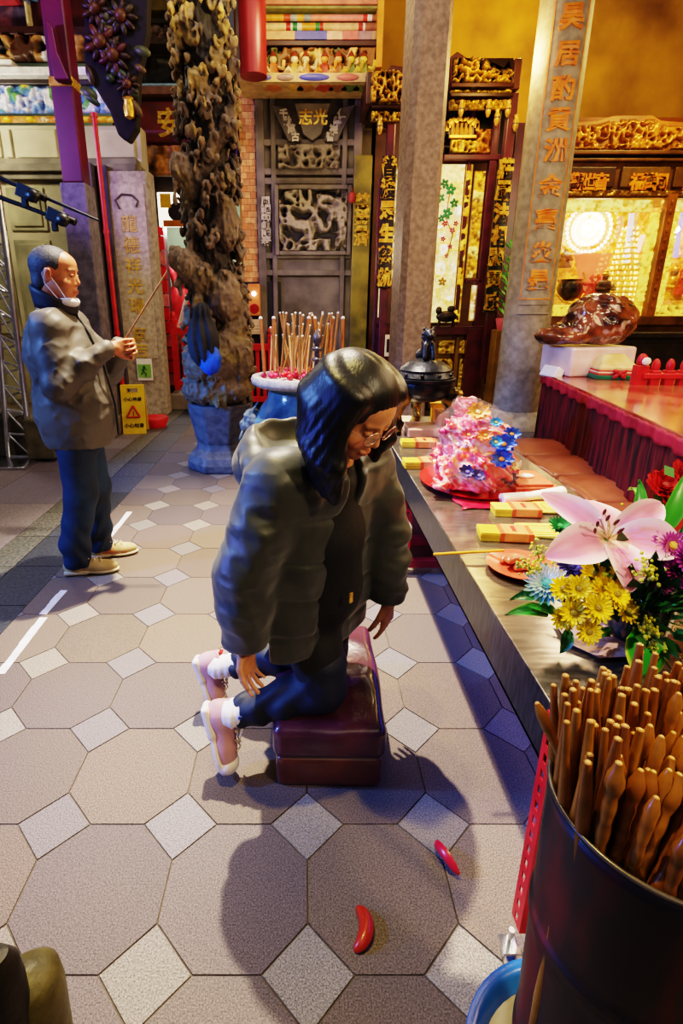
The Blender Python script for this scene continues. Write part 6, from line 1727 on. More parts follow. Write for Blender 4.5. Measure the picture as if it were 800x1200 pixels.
for L, r, c in ((.42, .006, '#b8864a'), (.5, .007, '#a87038'), (.34, .006, '#caa068'), (.46, .012, '#a8622c')): isrc.append(inc_mesh(L, r, c, '#e0d8d0'))
placed_i = 0
for i in range(46):
    o = isrc[i % 3] if i < 3 else isrc[i % 3].copy()
    if i >= 3: col.objects.link(o)
    a = rr.uniform(0, 2 * PI); q = rr.uniform(.02, .24); o.location = (ur.location.x + q * math.cos(a), ur.location.y + q * math.sin(a), zr - .05)
    o.rotation_euler = (rr.gauss(0, .12), rr.gauss(0, .12), 0); tag(o, 'thin tan incense stick burning in the blue urn', 'incense stick', 'thin incense sticks in the blue urn')
for i, (px, top) in enumerate(((372, 355), (401, 345), (358, 360), (310, 335), (321, 340), (386, 358))):
    o = isrc[3] if i == 0 else isrc[3].copy()
    if i: col.objects.link(o)
    o.location = (at(px, 420, 4.0).x, 4.0 + .03 * (i % 3), zr - .05); o.rotation_euler = (0, (i % 3 - 1) * .05, 0); tag(o, 'thick brown incense stick standing in the blue urn', 'incense stick', 'thick incense sticks in the blue urn')
b = MB()
for k in range(60):
    a = rr.uniform(0, 2 * PI); q = rr.uniform(.05, .29); b.col(rr.choice(['#e01850', '#c81440', '#f03a6a', '#d8202c'])); b.ball((q * math.cos(a), q * math.sin(a), zr + rr.uniform(-.01, .03)), (.022, .022, .02), 7, 5)
tag(b.build('crimson_stubs', mat('crimson_paper', attr=True, rough=.5, scale=20), ur, smooth=60), kind='stuff')

# ------------------------------------------------------------------ left side: wet-floor sign, red box, truss, weights, microphone booms
p = fl(160, 506)
wf = thing('wet_floor_sign', 'yellow folding wet-floor caution sign with a red triangle beside the inscribed pilaster', 'sign', (p.x, p.y, 0), rotz=R(8))
M_yel = mat('sign_yellow', '#d8b010', '#f0cc28', 6, .45)
for sgn, nm in ((-1, 'front_panel'), (1, 'rear_panel')):
    b = MB(); T = Matrix.Translation((0, sgn * .12, 0)) @ Matrix.Rotation(sgn * R(10.5), 4, 'X'); hgt = .56
    for (x0, z0, x1, z1) in ((-.13, 0, .13, .47), (-.13, .47, -.06, hgt), (.06, .47, .13, hgt), (-.06, .52, .06, hgt)): b.box(((x0 + x1) / 2, 0, (z0 + z1) / 2), (x1 - x0, .012, z1 - z0), M=T)
    o = b.build(nm, M_yel, wf, bevel=.003)
    if sgn < 0:
        b = MB(); b.col('#c8301c')
        for k in range(3):
            a0_, a1_ = R(90 + k * 120), R(210 + k * 120); r_ = .085; b.tube([T @ Vector((r_ * math.cos(a0_), -.01, .24 + r_ * math.sin(a0_))), T @ Vector((r_ * math.cos(a1_), -.01, .24 + r_ * math.sin(a1_)))], .011, 6)
        b.box((0, -.01, .24), (.012, .004, .055), M=T); b.build('warning_triangle', M_redattr, wf)
        b = MB(); write(b, '小心地滑', .05, T @ Matrix.Translation((0, -.008, .4)) @ Matrix.Rotation(R(90), 4, 'X'), .002, .001); write(b, '小心地滑', .055, T @ Matrix.Translation((0, -.008, .1)) @ Matrix.Rotation(R(90), 4, 'X'), .002, .001); b.build('black_lettering', M_black, wf)
p = fl(178, 503); b = MB(); b.lathe([(0, 0), (.13, 0), (.17, .1), (.16, .12), (0, .1)], seg=20); o = b.build('red_basin', M_red, smooth=50); o.location = (p.x, p.y + .15, 0.001); tag(o, 'small red basin on the floor right of the yellow caution sign', 'basin')
tr = thing('lighting_truss', 'slanting silver lattice truss tower at the left frame edge behind the man', 'truss', (0, 0, 0))
YTt = 5.0
lines = [((-12, 262), (12, 545)), ((6, 285), (38, 538)), ((-30, 262), (-8, 545)), ((18, 330), (46, 535))]
def tp(a, bq_, t, Y): q0, q1 = at(*a, Y), at(*bq_, Y); return q0.lerp(q1, t)
chords = []
for i, (a, e) in enumerate(lines[:2] + lines[2:3]):
    b = MB(); Yc_ = YTt + (.0, .0, .28)[i]; q0, q1 = at(*a, Yc_), at(*e, Yc_); q1.z = max(q1.z, .03); b.cyl(q0 + (q0 - q1) * .3, q1, .026, seg=12); chords.append((q0, q1)); b.build('chord', M_chrome, tr, smooth=50)
b = MB()
for i, j in ((0, 1), (1, 2), (0, 2)):
    n = 9
    for k in range(n):
        a_ = chords[i][0].lerp(chords[i][1], k / n); e_ = chords[j][0].lerp(chords[j][1], (k + 1) / n); m_ = chords[i][0].lerp(chords[i][1], (k + 1) / n); b.cyl(a_, e_, .011, seg=8); b.cyl(e_, m_, .011, seg=8)
b.build('lacing', M_chrome, tr, smooth=50)
b = MB(); q = at(10, 547, YTt); b.bb((q.x - .35, YTt - .35, .0), (q.x + .35, YTt + .35, .025)); b.build('base_plate', M_chrome, tr, bevel=.004)
for px, lab, dy in ((6, 'dark concrete ballast block at the far left edge beside the truss', .1), (46, 'olive-grey concrete ballast block between the truss and the man', .0)):
    q = fl(px, 540); b = MB(); b.box((0, 0, .19), (.26, .3, .38)); o = b.build('ballast_block', mat('ballast_' + str(px), '#2c2a26' if px == 6 else '#4e4a3a', '#4a4640' if px == 6 else '#6e684e', 8, .8, bump=.3), bevel=.015); o.location = (q.x + (.05 if px == 46 else -.05), q.y + .1 + dy, .001 + (.026 if px == 6 else .026)); tag(o, lab, 'ballast block')
for i, (pts, clamp, lab) in enumerate(((((-14, 202), (40, 226), (115, 258)), (32, 226), 'upper black microphone boom arm crossing above the man'), (((-14, 226), (40, 246), (80, 261)), (67, 254), 'lower black microphone boom arm with a bulky clamp above the man'))):
    Yb = 3.3; r = thing('microphone_boom', lab, 'microphone boom', at(*pts[1], Yb)); o0 = r.location.copy()
    b = MB(); b.tube([at(*q, Yb) - o0 for q in pts], [.014, .012, .006 if i == 0 else .01], 10); b.build('arm', M_black, r, smooth=60)
    q = at(*clamp, Yb) - o0; b = MB(); b.box(q, (.1, .06, .07), (0, .4, 0)); b.ball(q + Vector((.04, -.03, -.02)), (.04, .03, .035), 12, 8); b.box(q + Vector((-.02, 0, -.05)), (.03, .03, .05)); b.cyl(q + Vector((.1, 0, -.03)), q + Vector((.03, 0, -.0)), .02, seg=10); b.build('clamp', M_black, r, smooth=40, bevel=.004)
    b = MB(); e = at(-190, 205 if i == 0 else 225, Yb) - o0; b.cyl(at(*pts[0], Yb) - o0, e, .014, seg=10); b.cyl(e, Vector((e.x, e.y, -o0.z)), .018, seg=12); b.cyl((e.x, e.y, -o0.z), (e.x, e.y, -o0.z + .02), .16, seg=24); b.build('stand_pole', M_black, r, smooth=50)
# carved stone posts, bottom-left corner
for px, py, r, lab, c in ((30, 1135, .048, 'mottled olive rounded stone bollard at the bottom left corner', ('#2a2818', '#5e5424')), (-8, 1118, .03, 'dark narrow post cut off by the bottom left corner of the frame', ('#0c0a08', '#241e10'))):
    q = at(px, py, .56 if px > 0 else .52); b = MB(); h_ = q.z; b.lathe([(r * 1.5, 0), (r * 1.5, .05), (r * 1.1, .09), (r, h_ * .5), (r * 1.05, h_ - .07), (r * .95, h_ - .025), (r * .6, h_ - .004), (0, h_)], seg=24, wob=lambda a, z: 1 + .05 * math.sin(a * 3 + z * 12))
    o = b.build('stone_bollard', mat('bollard_' + ('a' if px > 0 else 'b'), c[0], c[1], 9, .5, bump=.4, bscale=30), smooth=50); o.location = (q.x, q.y, .0); tag(o, lab, 'bollard')
# ------------------------------------------------------------------ people
def head_sdf(s, M, sc=1.0, female=True):
    """head in local coords: +Y is the face direction, Z up, origin at the head centre between the ears; metres"""
    E = lambda c, r, **k: s.ell([a * sc for a in c], [a * sc for a in r], M=M, **k)
    Cp = lambda a, b, ra, rb=None, **k: s.cap([q * sc for q in a], [q * sc for q in b], ra * sc, (rb or ra) * sc, M=M, **k)
    E((0, -.012, .035), (.074, .092, .08), k=0)                       # cranium
    E((0, .03, -.02), (.062, .06, .078), k=.02)                      # face block
    E((0, .045, -.078), (.036, .034, .03), k=.025)                   # jaw / chin
    E((0, .068, -.093), (.017, .015, .014), k=.012)
    for x in (-1, 1):
        E((x * .04, .055, -.035), (.024, .026, .026), k=.015)         # cheek
        E((x * .031, .083, .004), (.019, .012, .012), k=.008, mode='s')   # eye socket
        E((x * .031, .077, .003), (.013, .012, .0085), k=.003)        # eyeball under the lid
        Cp((x * .016, .087, .022), (x * .046, .076, .021), .006, .004, k=.007)   # brow ridge
        E((x * .08, -.006, -.006), (.011, .02, .033), rot=(-.2, 0, -x * .35), k=.003)        # ear
        E((x * .09, .003, -.004), (.006, .01, .018), k=.003, mode='s')
        E((x * .011, .088, -.036), (.0075, .008, .0065), k=.005)      # nostril wing
    E((0, .045, .045), (.052, .045, .04), k=.02)                      # forehead
    Cp((0, .084, .01), (0, .0975, -.028), .007, .0098, k=.008)         # nose
    E((0, .086, -.062), (.022, .01, .0065), k=.004); E((0, .085, -.07), (.018, .01, .007), k=.004)   # lips
    E((0, .098, -.0655), (.024, .007, .0016), k=.002, mode='s')


def face_paint(Mi, sc, female):
    skin, cheek, lip, dark = L3('#c8865a' if female else '#c47a52'), L3('#c86a4a'), L3('#a8453c' if female else '#9a5548'), L3('#20140f')
    def f(x, y, z, P):
        I = np.array(Mi); lx, ly, lz = [(I[i, 0] * x + I[i, 1] * y + I[i, 2] * z + I[i, 3]) / sc for i in range(3)]
        c = np.repeat(skin[None], len(x), 0); ax = np.abs(lx)
        inh = (np.hypot(np.hypot(lx, ly), lz) < .16) & (ly > .03)
        g = lambda cx, cz, rx, rz: np.clip(1.4 - np.hypot((ax - cx) / rx, (lz - cz) / rz), 0, 1) * inh
        c = lerpc(c, cheek, .5 * g(.04, -.035, .022, .02))
        c = lerpc(c, cheek * .9, .6 * np.clip((ax - .072) * 80, 0, 1) * (np.abs(lz + .006) < .05))
        c = lerpc(c, lip, .9 * g(0, -.066, .021, .0095))
        c = lerpc(c, dark, .9 * g(.031, -.003, .0155, .0022))           # lash line
        c = lerpc(c, dark, .75 * g(.032, .023, .019, .0038))          # brow
        c = lerpc(c, dark, .5 * g(.010, -.042, .004, .003))
        return c
    return f


def hand(s, wrist, dirn, palmn, curl=.5, sc=1.0, thumb=1, spread=.12, M=None):
    """five separate fingers on a palm; dirn: towards the fingertips, palmn: out of the palm, thumb: +1 / -1 side"""
    w = Vector(wrist); d = Vector(dirn).normalized(); n = Vector(palmn); n = (n - d * n.dot(d)).normalized(); sd = d.cross(n) * thumb
    s.cap(w - d * .02 * sc, w + d * .02 * sc, .025 * sc, .024 * sc, k=.01)
    for q in (-.026, -.009, .009, .026): s.cap(w + d * .012 * sc + sd * q * .7 * sc, w + d * .082 * sc + sd * q * sc, .0145 * sc, .0125 * sc, k=.008)
    for i, (q, L) in enumerate(((.029, .072), (.0098, .08), (-.0098, .074), (-.028, .058))):
        p = w + d * .08 * sc + sd * q * sc; a = 0; seg = [L * .42, L * .32, L * .26]; r = .0088 * sc if i < 3 else .0076 * sc
        for k in range(3):
            a += curl * (.55, .75, .5)[k] + .06 * i * curl
            dd = (d * math.cos(a) + n * math.sin(a) + sd * q / .03 * spread).normalized()
            e = p + dd * seg[k] * sc; s.cap(p, e, r, r * .9, k=.0025); p = e; r *= .92
    p = w + d * .02 * sc + sd * .026 * sc
    for L, r, f_, dn in ((.04, .0125, .75, .25), (.032, .0105, .35, .35 + curl * .4), (.026, .0092, .1, .5 + curl * .5)):
        dd = (d + sd * f_ + n * dn).normalized(); e = p + dd * L * sc; s.cap(p, e, r * sc, r * .9 * sc, k=.004); p = e


M_skin = mat('skin', attr=True, rough=.48, scale=40, c2='#e8e0dc', sheen=0)
M_hair = mat('black_hair', '#030304', '#0a090c', 60, .4, bump=.12, bscale=200, stretch=(1, 1, .06), coat=0)

# ================= the kneeling woman =================
WH = Vector((.125, 1.285, 1.205))                 # head centre
woman = thing('person', 'woman in a dark grey hooded puffer coat kneeling on the low stool, head bowed', 'person', (.08, 1.5, 0))
def attach(o, root):
    """keep world-space geometry while parenting to a root that is not at the origin"""
    o.parent = root; o.matrix_parent_inverse = Matrix.Translation(-Vector(root.location))
    return o
# head frame: facing right and towards the camera, bowed
fdir = Vector((.62, -.56, -.60)).normalized()
updir = Vector((.36, -.30, 1)); updir = (updir - fdir * updir.dot(fdir)).normalized(); xdir = fdir.cross(updir).normalized()
roll = Matrix.Rotation(R(4), 4, fdir)
MHw = roll @ Matrix((( *xdir, 0), (*fdir, 0), (*updir, 0), (0, 0, 0, 1))).transposed(); MHw.translation = WH
hs = 1.0
neck = Vector((.075, 1.37, 1.06))
chest = Vector((.045, 1.44, .90)); hip = Vector((.02, 1.53, .60))
f2 = Vector((.66, -.75, 0)).normalized(); side = Vector((f2.y, -f2.x, 0))     # side: her right
SR = Vector((.045, 1.42, 1.0)) + side * .155 ; SL = Vector((.065, 1.44, 1.0)) - side * .165
ER, WR = Vector((-.158, 1.30, .745)), Vector((-.165, 1.31, .56))
EL, WLf = Vector((.262, 1.56, .76)), Vector((.283, 1.565, .555))
KR, KL = Vector((.055, 1.40, .285)), Vector((.075, 1.60, .285))
AR, AL = Vector((-.215, 1.375, .215)), Vector((-.30, 1.64, .185))
s = SDF((-.36, 1.1, .1), (.4, 1.75, 1.37), .0042)
head_sdf(s, MHw, hs, True)
hb = MHw @ Vector((0, -.03, -.06))
s.cap(hb, neck, .05, .052, k=.02); s.cap(neck, chest + Vector((0, 0, .06)), .055, .1, k=.03)
s.chain([chest, hip], [.12, .13], k=.03)
for a, e, w_ in ((SR, ER, WR), (SL, EL, WLf)): s.chain([chest + Vector((0, 0, .08)), a, e, w_], [.07, .05, .038, .027], k=.02)
for k_, a_ in ((KR, AR), (KL, AL)): s.chain([hip, k_, a_], [.1, .06, .036], k=.02)
hand(s, WR + Vector((0, 0, -.045)), (.05, -.05, -1), (.85, -.45, 0), .45, .96, thumb=1)
hand(s, WLf + Vector((0, 0, -.045)), (.0, .0, -1), (-.75, .5, 0), .35, .96, thumb=-1)
attach(s.build('body', M_skin, None, face_paint(MHw.inverted(), hs, True), smooth_it=1), woman)

# hair: shoulder-length, centre parting, hanging forward
s = SDF((-.16, 1.08, .9), (.34, 1.52, 1.37), .0045)
HM = MHw
def H(v): return HM @ Vector(v)
s.ell((0, -.022, .045), (.089, .106, .09), M=HM, k=0)
s.ell((0, -.06, -.01), (.087, .08, .1), M=HM, k=.02)
down = Vector((0, 0, -1))
for sx_ in (-1, 1):
    for j in range(13):
        t = j / 12; a_st = 46 if sx_ > 0 else 34; ang_h = R(a_st + t * (168 - a_st))       # from the temple to the back of the head
        root = Vector((sx_ * .083 * math.sin(min(ang_h, R(90)) if t < .5 else PI - ang_h + R(0)) if False else sx_ * (.03 + .055 * math.sin(ang_h)), .07 * math.cos(ang_h) - .015, .07))
        p0 = HM @ root
        p1 = HM @ Vector((sx_ * (.05 + .045 * math.sin(ang_h)), .075 * math.cos(ang_h) - .02, -.005))
        ln = .18 if sx_ > 0 else .10
        fw = Vector((.0, -.0, 0))
        p2 = p1 + down * ln * .55 + (p1 - WH).normalized() * .012; p3 = p1 + down * ln + (neck - p1) * .12
        if sx_ < 0 or True:
            s.chain([p0, p1, p2, p3], [.024, .024, .019, .007], k=.022)
# keep the face free
s.ell((0, .098, -.035), (.053, .05, .088), M=HM, k=.012, mode='s')
s.ell((0, .12, -.12), (.06, .06, .07), M=HM, k=.012, mode='s')
s.chain([(0, .08, .135), (0, .0, .145), (0, -.07, .13)], [.006, .005, .004], M=HM, k=.01, mode='s')
I_ = np.array(HM.inverted())
s.disp(lambda x, y, z: .0012 * np.sin(np.arctan2(I_[0, 0] * x + I_[0, 1] * y + I_[0, 2] * z + I_[0, 3], I_[1, 0] * x + I_[1, 1] * y + I_[1, 2] * z + I_[1, 3]) * 34 + z * 10) * np.clip((1.27 - z) * 12, .15, 1) + .005 * (fbm(x * 45, y * 45, z * 6, 2, 71) - .5) * np.clip((1.27 - z) * 12, .15, 1))
attach(s.build('hair', M_hair, None), woman)
# glasses
M_gl = mat('thin_pink_gold', '#b88a78', '#d8b0a0', 10, .25, metal=.8)
def glasses(M, root, nm='glasses'):
    b = MB()
    for sx_ in (-1, 1):
        pts_ = [M @ Vector((sx_ * .034 + .025 * math.cos(a), .101 - .0 * math.cos(a) - abs(sx_ * .034 + .025 * math.cos(a)) * .12, .0 + .02 * math.sin(a))) for a in [k * PI / 14 for k in range(28)]]
        b.tube(pts_, .0011, 6, closed=True)
        b.tube([M @ Vector((sx_ * .058, .094, .004)), M @ Vector((sx_ * .078, .06, .006)), M @ Vector((sx_ * .081, .0, .004))], .001, 6)
    b.tube([M @ Vector((-.01, .1, .004)), M @ Vector((0, .106, .007)), M @ Vector((.01, .1, .004))], .0011, 6)
    o = attach(b.build(nm, M_gl, None, smooth=60), root)
    b = MB()
    for sx_ in (-1, 1): b.add([M @ Vector((sx_ * .034 + .024 * math.cos(a), .1005 - abs(sx_ * .034 + .024 * math.cos(a)) * .12, .019 * math.sin(a))) for a in [k * PI / 10 for k in range(20)]], [tuple(range(20))])
    o2 = b.build('lens', mat('lens_glass', '#ffffff', rough=.03, alpha=.1, coat=.6), o); o2.matrix_parent_inverse = Matrix.Identity(4); return o
glasses(MHw, woman)

# coat
def sleeve_paint(x, y, z, P): return np.repeat(L3('#4a4e50')[None], len(x), 0)
s = SDF((-.38, 1.12, .3), (.44, 1.82, 1.2), .0055)
cb = chest + Vector((-.0, .0, .02))
s.chain([Vector((.04, 1.44, 1.0)), Vector((.02, 1.47, .82)), Vector((.0, 1.52, .62)), Vector((-.005, 1.54, .42))], [.12, .15, .165, .175], k=.03)
s.chain([Vector((.045, 1.42, 1.0)) + side * .1, Vector((.02, 1.46, .75)) + side * .06, Vector((-.015, 1.48, .40)) + side * .075], [.1, .12, .11], k=.04)
s.chain([Vector((.065, 1.44, 1.0)) - side * .1, Vector((.04, 1.5, .75)) - side * .08, Vector((.05, 1.55, .42)) - side * .08], [.1, .11, .11], k=.04)
s.cap(neck + Vector((-.0, .02, -.06)), neck + Vector((-.01, .03, -.02)), .1, .085, k=.03)
# quilting on the trunk
s.disp(lambda x, y, z: .006 * np.exp(-(np.sin(z * PI / .13 + .3 * np.sin(x * 9)) / .22) ** 2) + .014 * (fbm(x * 14, y * 14, z * 11, 3, 4) - .5))
# sleeves
def sleeve(s, a, e, w_, r):
    s.chain([a, a.lerp(e, .5), e, e.lerp(w_, .55), w_], [r[0], r[1], r[2], r[3], r[4]], k=.02)
s.chain([SR + Vector((0, 0, .005)), SR.lerp(ER, .5), ER, ER.lerp(WR, .5), WR + Vector((0, 0, -.02))], [.083, .082, .078, .074, .066], k=.03)
s.chain([SL + Vector((0, 0, .005)), SL.lerp(EL, .5), EL, EL.lerp(WLf, .5), WLf + Vector((0, 0, -.02))], [.08, .078, .072, .068, .06], k=.03)
# sleeve wrinkles: rolls pushed round the arm
def wr(x, y, z):
    m = np.clip((np.abs((x - .04) * side.x + (y - 1.44) * side.y) - .16) * 12, 0, 1)
    return m * (.02 * (ridged(x * 9 + z * 3, y * 9, z * 17, 2, 61) - .6) * -1)
s.disp(wr)
# hood collar rolling round the neck and down the back
hc = neck + Vector((-.07, .05, .0))
ringp = []
for k in range(13):
    a = R(-150 + k * 25); 
    ringp.append(hc + side * (.145 * math.sin(a)) - f2 * (.125 * math.cos(a)) + Vector((0, 0, .035 * math.cos(a) - .01 - .05 * (1 - math.cos(a)) * .5)))
s.chain(ringp, [.03, .034, .038, .042, .046, .05, .052, .05, .046, .042, .038, .034, .03], k=.012)
s.ell(hc - f2 * .11 + Vector((0, 0, -.06)), (.14, .14, .11), k=.03)
s.ell(hc - f2 * .04 + Vector((0, 0, .06)), (.105, .105, .085), k=.02, mode='s')
# open front: a strip cut away between the two fronts
opn = Vector((.12, 1.32, 0))
def cut(x, y, z):
    # plane coordinates in the body frame
    u = (x - .045) * side.x + (y - 1.43) * side.y; v = (x - .045) * f2.x + (y - 1.43) * f2.y
    w_ = .03 + np.clip((.86 - z) * .10, 0, .06)
    return np.maximum(np.abs(u + .01) - w_, .05 - v)
s.op((-.3, 1.1, .3), (.4, 1.6, 1.06), cut, k=.015, mode='s')
s.box((0, 1.5, .2), (.6, .6, .235), rd=.003, k=.008, mode='s')
s.box((-.26, 1.3, .4), (.16, .3, .118), rd=.003, k=.008, mode='s'); s.box((.33, 1.6, .4), (.115, .3, .112), rd=.003, k=.008, mode='s')
# hollow at hem and cuffs
s.cap((.01, 1.52, .35), (.01, 1.52, .45), .13, .11, k=.01, mode='s')
s.cap(WR + Vector((0, 0, -.12)), WR + Vector((0, 0, -.03)), .05, .045, k=.006, mode='s'); s.cap(WLf + Vector((0, 0, -.12)), WLf + Vector((0, 0, -.03)), .045, .04, k=.006, mode='s')
M_coat = mat('dark_puffer_nylon', '#272a28', '#363a36', 9, .47, bump=.12, bscale=30, sheen=.2)
coat_o = attach(s.build('coat', M_coat, None, smooth_it=2), woman)
# zip tape, drawcords and care tag on the coat
b = MB(); b.col('#1a1a1a')
for sg in (-1, 1):
    u0 = sg * .045
    q = [Vector((.045, 1.43, z)) + side * (u0 - .01 + sg * max(0, .86 - z) * .1) + f2 * (.128 + (.96 - z) * .05) for z in (.98, .9, .8, .7, .6, .5)]
zt2 = [Vector((.165, 1.36, .66)), Vector((.17, 1.365, .56)), Vector((.175, 1.37, .46)), Vector((.172, 1.37, .40))]
mat('zip_black', '#141416', '#2a2a2c', 20, .35)
# black dress inside the coat
s = SDF((-.2, 1.2, .28), (.3, 1.72, 1.08), .006)
s.chain([Vector((.055, 1.42, 1.0)), Vector((.05, 1.44, .82)), Vector((.045, 1.48, .62))], [.095, .125, .14], k=.03); s.cap(neck + Vector((0, 0, -.04)), neck + Vector((0, 0, -.06)), .062, .07, k=.02)
s.chain([Vector((.02, 1.50, .6)), Vector((.035, 1.44, .42)), KR + Vector((-.0, .0, .03))], [.12, .085, .074], k=.03); s.chain([Vector((.02, 1.50, .6)), Vector((.05, 1.55, .42)), KL + Vector((0, 0, .03))], [.12, .085, .072], k=.03)
s.disp(lambda x, y, z: .008 * (fbm(x * 16, y * 16, z * 8, 3, 14) - .5))
attach(s.build('dress', mat('black_speckled_knit', '#08080a', '#1c1b1d', 160, .75, mixlo=.5, mixhi=.75), None), woman)
b = MB(); b.box((0, 0, 0), (.012, .004, .03), (0, 0, .8)); o = b.build('belt_tag', M_goldleaf, None); o.location = Vector((.135, 1.325, .66)); attach(o, woman)
# trousers
s = SDF((-.3, 1.28, .1), (.24, 1.74, .46), .0055)
s.chain([KR + Vector((.0, .02, .08)), KR + Vector((.005, 0, .012)), KR.lerp(AR, .45), AR + (KR - AR) * .14], [.085, .075, .062, .052], k=.02)
s.chain([KL + Vector((.0, -.02, .08)), KL + Vector((.005, 0, .012)), KL.lerp(AL, .45), AL + (KL - AL) * .2], [.082, .074, .06, .05], k=.02)
s.disp(lambda x, y, z: .005 * np.sin(x * 70 + 3 * np.sin(z * 25 + y * 20)) * np.clip((.05 - x) * 8, 0, 1) + .006 * (fbm(x * 12, y * 12, z * 12, 2, 6) - .5))
attach(s.build('trousers', mat('navy_cloth', '#060e20', '#0c1830', 12, .65, bump=.15), None), woman)
# socks and shoes
M_pink = mat('dusty_pink_canvas', '#a87880', '#c0949a', 10, .6); M_sole = mat('rubber_sole', '#d0c4bc', '#e6dcd6', 10, .5)
def shoe(pheel, ptoe, up_, name, cols, root, M_up, M_sole, laces=True, L=None):
    """sneaker: pheel/ptoe on the sole line, up_ = direction from the sole into the foot"""
    pheel, ptoe, up_ = Vector(pheel), Vector(ptoe), Vector(up_).normalized(); d = (ptoe - pheel); L = d.length; d.normalize(); up_ = (up_ - d * d.dot(up_)).normalized(); sd = d.cross(up_)
    T = Matrix((( *sd, 0), (*d, 0), (*up_, 0), (0, 0, 0, 1))).transposed(); T.translation = pheel
    lo = Vector([min((T @ Vector(c))[i] for c in [(x, y, z) for x in (-.07, .07) for y in (-.03, L + .03) for z in (-.03, .16)]) for i in range(3)])
    hi = Vector([max((T @ Vector(c))[i] for c in [(x, y, z) for x in (-.07, .07) for y in (-.03, L + .03) for z in (-.03, .16)]) for i in range(3)])
    s = SDF(lo, hi, .0042)
    s.ell((0, L * .22, .045), (.036, L * .25, .05), M=T, k=0); s.ell((0, L * .7, .033), (.043, L * .3, .036), M=T, k=.03); s.cap((0, L * .2, .05), (0, L * .17, .095), .036, .035, M=T, k=.02); s.cap((0, L * .35, .055), (0, L * .62, .045), .03, .03, M=T, k=.02)
    s.cap((0, L * .18, .08), (0, L * .15, .15), .03, .032, M=T, k=.004, mode='s')
    o = attach(s.build(name, M_up, None), root)
    s = SDF(lo, hi, .0042)
    s.box((0, L * .22, .012), (.036, L * .23, .014), rd=.013, M=T, k=0); s.ell((0, L * .7, .012), (.047, L * .33, .016), M=T, k=.015)
    if M_up is M_pink: s.ell((0, L * .87, .032), (.0445, L * .15, .036), M=T, k=.004)
    q = s.build('sole', M_sole, None); q.parent = o; q.matrix_parent_inverse = Matrix.Identity(4)
    b = MB()
    for k in range(5):
        y = L * (.42 + k * .06); z = .096 - k * .004; a = T @ Vector((-.024, y, z - .006)); m_ = T @ Vector((0, y + .008, z + .004)); e = T @ Vector((.024, y + .012 * (-1) ** k, z - .006)); b.tube([a, m_, e], .0032, 6)
    for sx_ in (-1, 1): b.tube([T @ Vector((0, L * .44, .102)), T @ Vector((sx_ * .026, L * .4, .112)), T @ Vector((sx_ * .036, L * .5, .098)), T @ Vector((sx_ * .006, L * .47, .098))], .003, 6)
    q = b.build('laces', mat('lace_beige', '#b8a898', '#d8ccc0', 20, .7), o, smooth=60); q.matrix_parent_inverse = Matrix.Identity(4)
    return o, T
sh1, T1 = shoe((-.322, 1.385, .235), (-.262, 1.325, .022), (1, .1, .25), 'shoe', None, woman, M_pink, M_sole)
sh2, T2 = shoe((-.405, 1.66, .205), (-.335, 1.61, .022), (1, .1, .35), 'shoe', None, woman, M_pink, M_sole)
for T_, L_ in ((T1, .22), (T2, .2)):
    b = MB(); b.box((0, .012 + .0, .098), (.03, .008, .03), M=T_); o = b.build('red_heel_tab', mat('red_tab', '#c01820', '#d8242c', 8, .5), None, bevel=.003); attach(o, woman)
s = SDF((-.42, 1.28, .06), (-.05, 1.74, .33), .0045)
s.chain([KR.lerp(AR, .78), AR + Vector((-.01, 0, .0)), T1 @ Vector((0, .04, .07))], [.044, .042, .036], k=.01)
s.disp(lambda x, y, z: .002 * np.sin(x * 260))
attach(s.build('sock', mat('white_sock', '#d8d4d8', '#f2eef2', 20, .8), None), woman)
s = SDF((-.42, 1.28, .06), (-.05, 1.74, .33), .0045)
s.chain([KL.lerp(AL, .75), AL + Vector((-.01, 0, .0)), T2 @ Vector((0, .04, .07))], [.042, .04, .034], k=.01)
s.disp(lambda x, y, z: .002 * np.sin(x * 260))
attach(s.build('sock', mat('white_sock', '#d8d4d8', '#f2eef2', 20, .8), None), woman)
b = MB(); b.ball(AR + Vector((.022, -.043, .02)), (.007, .003, .007), 10, 6); attach(b.build('sock_dot', mat('sock_blue', '#2a3a6a', '#34488a', 9, .6), None, smooth=60), woman)

# ================= the standing man =================
MX, MY = -1.135, 2.78
man = thing('person', 'older man in a grey zip jacket and jeans standing in prayer with one incense stick', 'person', (MX, MY, 0))
mf = Vector((.985, .17, 0)).normalized(); ms = Vector((mf.y, -mf.x, 0))        # ms: his right, towards the camera
MHc = Vector((-1.185, 2.74, 1.575))
fd = Vector((.98, .06, -.08)).normalized(); ud = Vector((.08, 0, 1)); ud = (ud - fd * ud.dot(fd)).normalized(); xd = fd.cross(ud).normalized()
MHm = Matrix((( *xd, 0), (*fd, 0), (*ud, 0), (0, 0, 0, 1))).transposed(); MHm.translation = MHc
ms_ = 1.08
nk = Vector((-1.225, 2.76, 1.43)); ch = Vector((-1.20, 2.77, 1.2)); hp = Vector((-1.20, 2.77, .88))
aR, aL = Vector((-1.22, 2.77, 1.335)) + ms * .165, Vector((-1.2, 2.77, 1.335)) - ms * .165
eR, eL = Vector((-1.16, 2.545, 1.075)), Vector((-1.06, 2.93, 1.09))
wR, wL = Vector((-.955, 2.66, 1.235)), Vector((-.93, 2.80, 1.235))
s = SDF((-1.5, 2.42, .02), (-.8, 3.1, 1.74), .0058)
fR, fL = Vector((-1.255, 2.69, .08)), Vector((-1.21, 2.90, .08))
s.cap(MHm @ Vector((0, -.02, -.06)), nk, .06, .062, k=.02); s.cap(nk, ch, .062, .12, k=.03); s.chain([ch, hp], [.13, .14], k=.03)
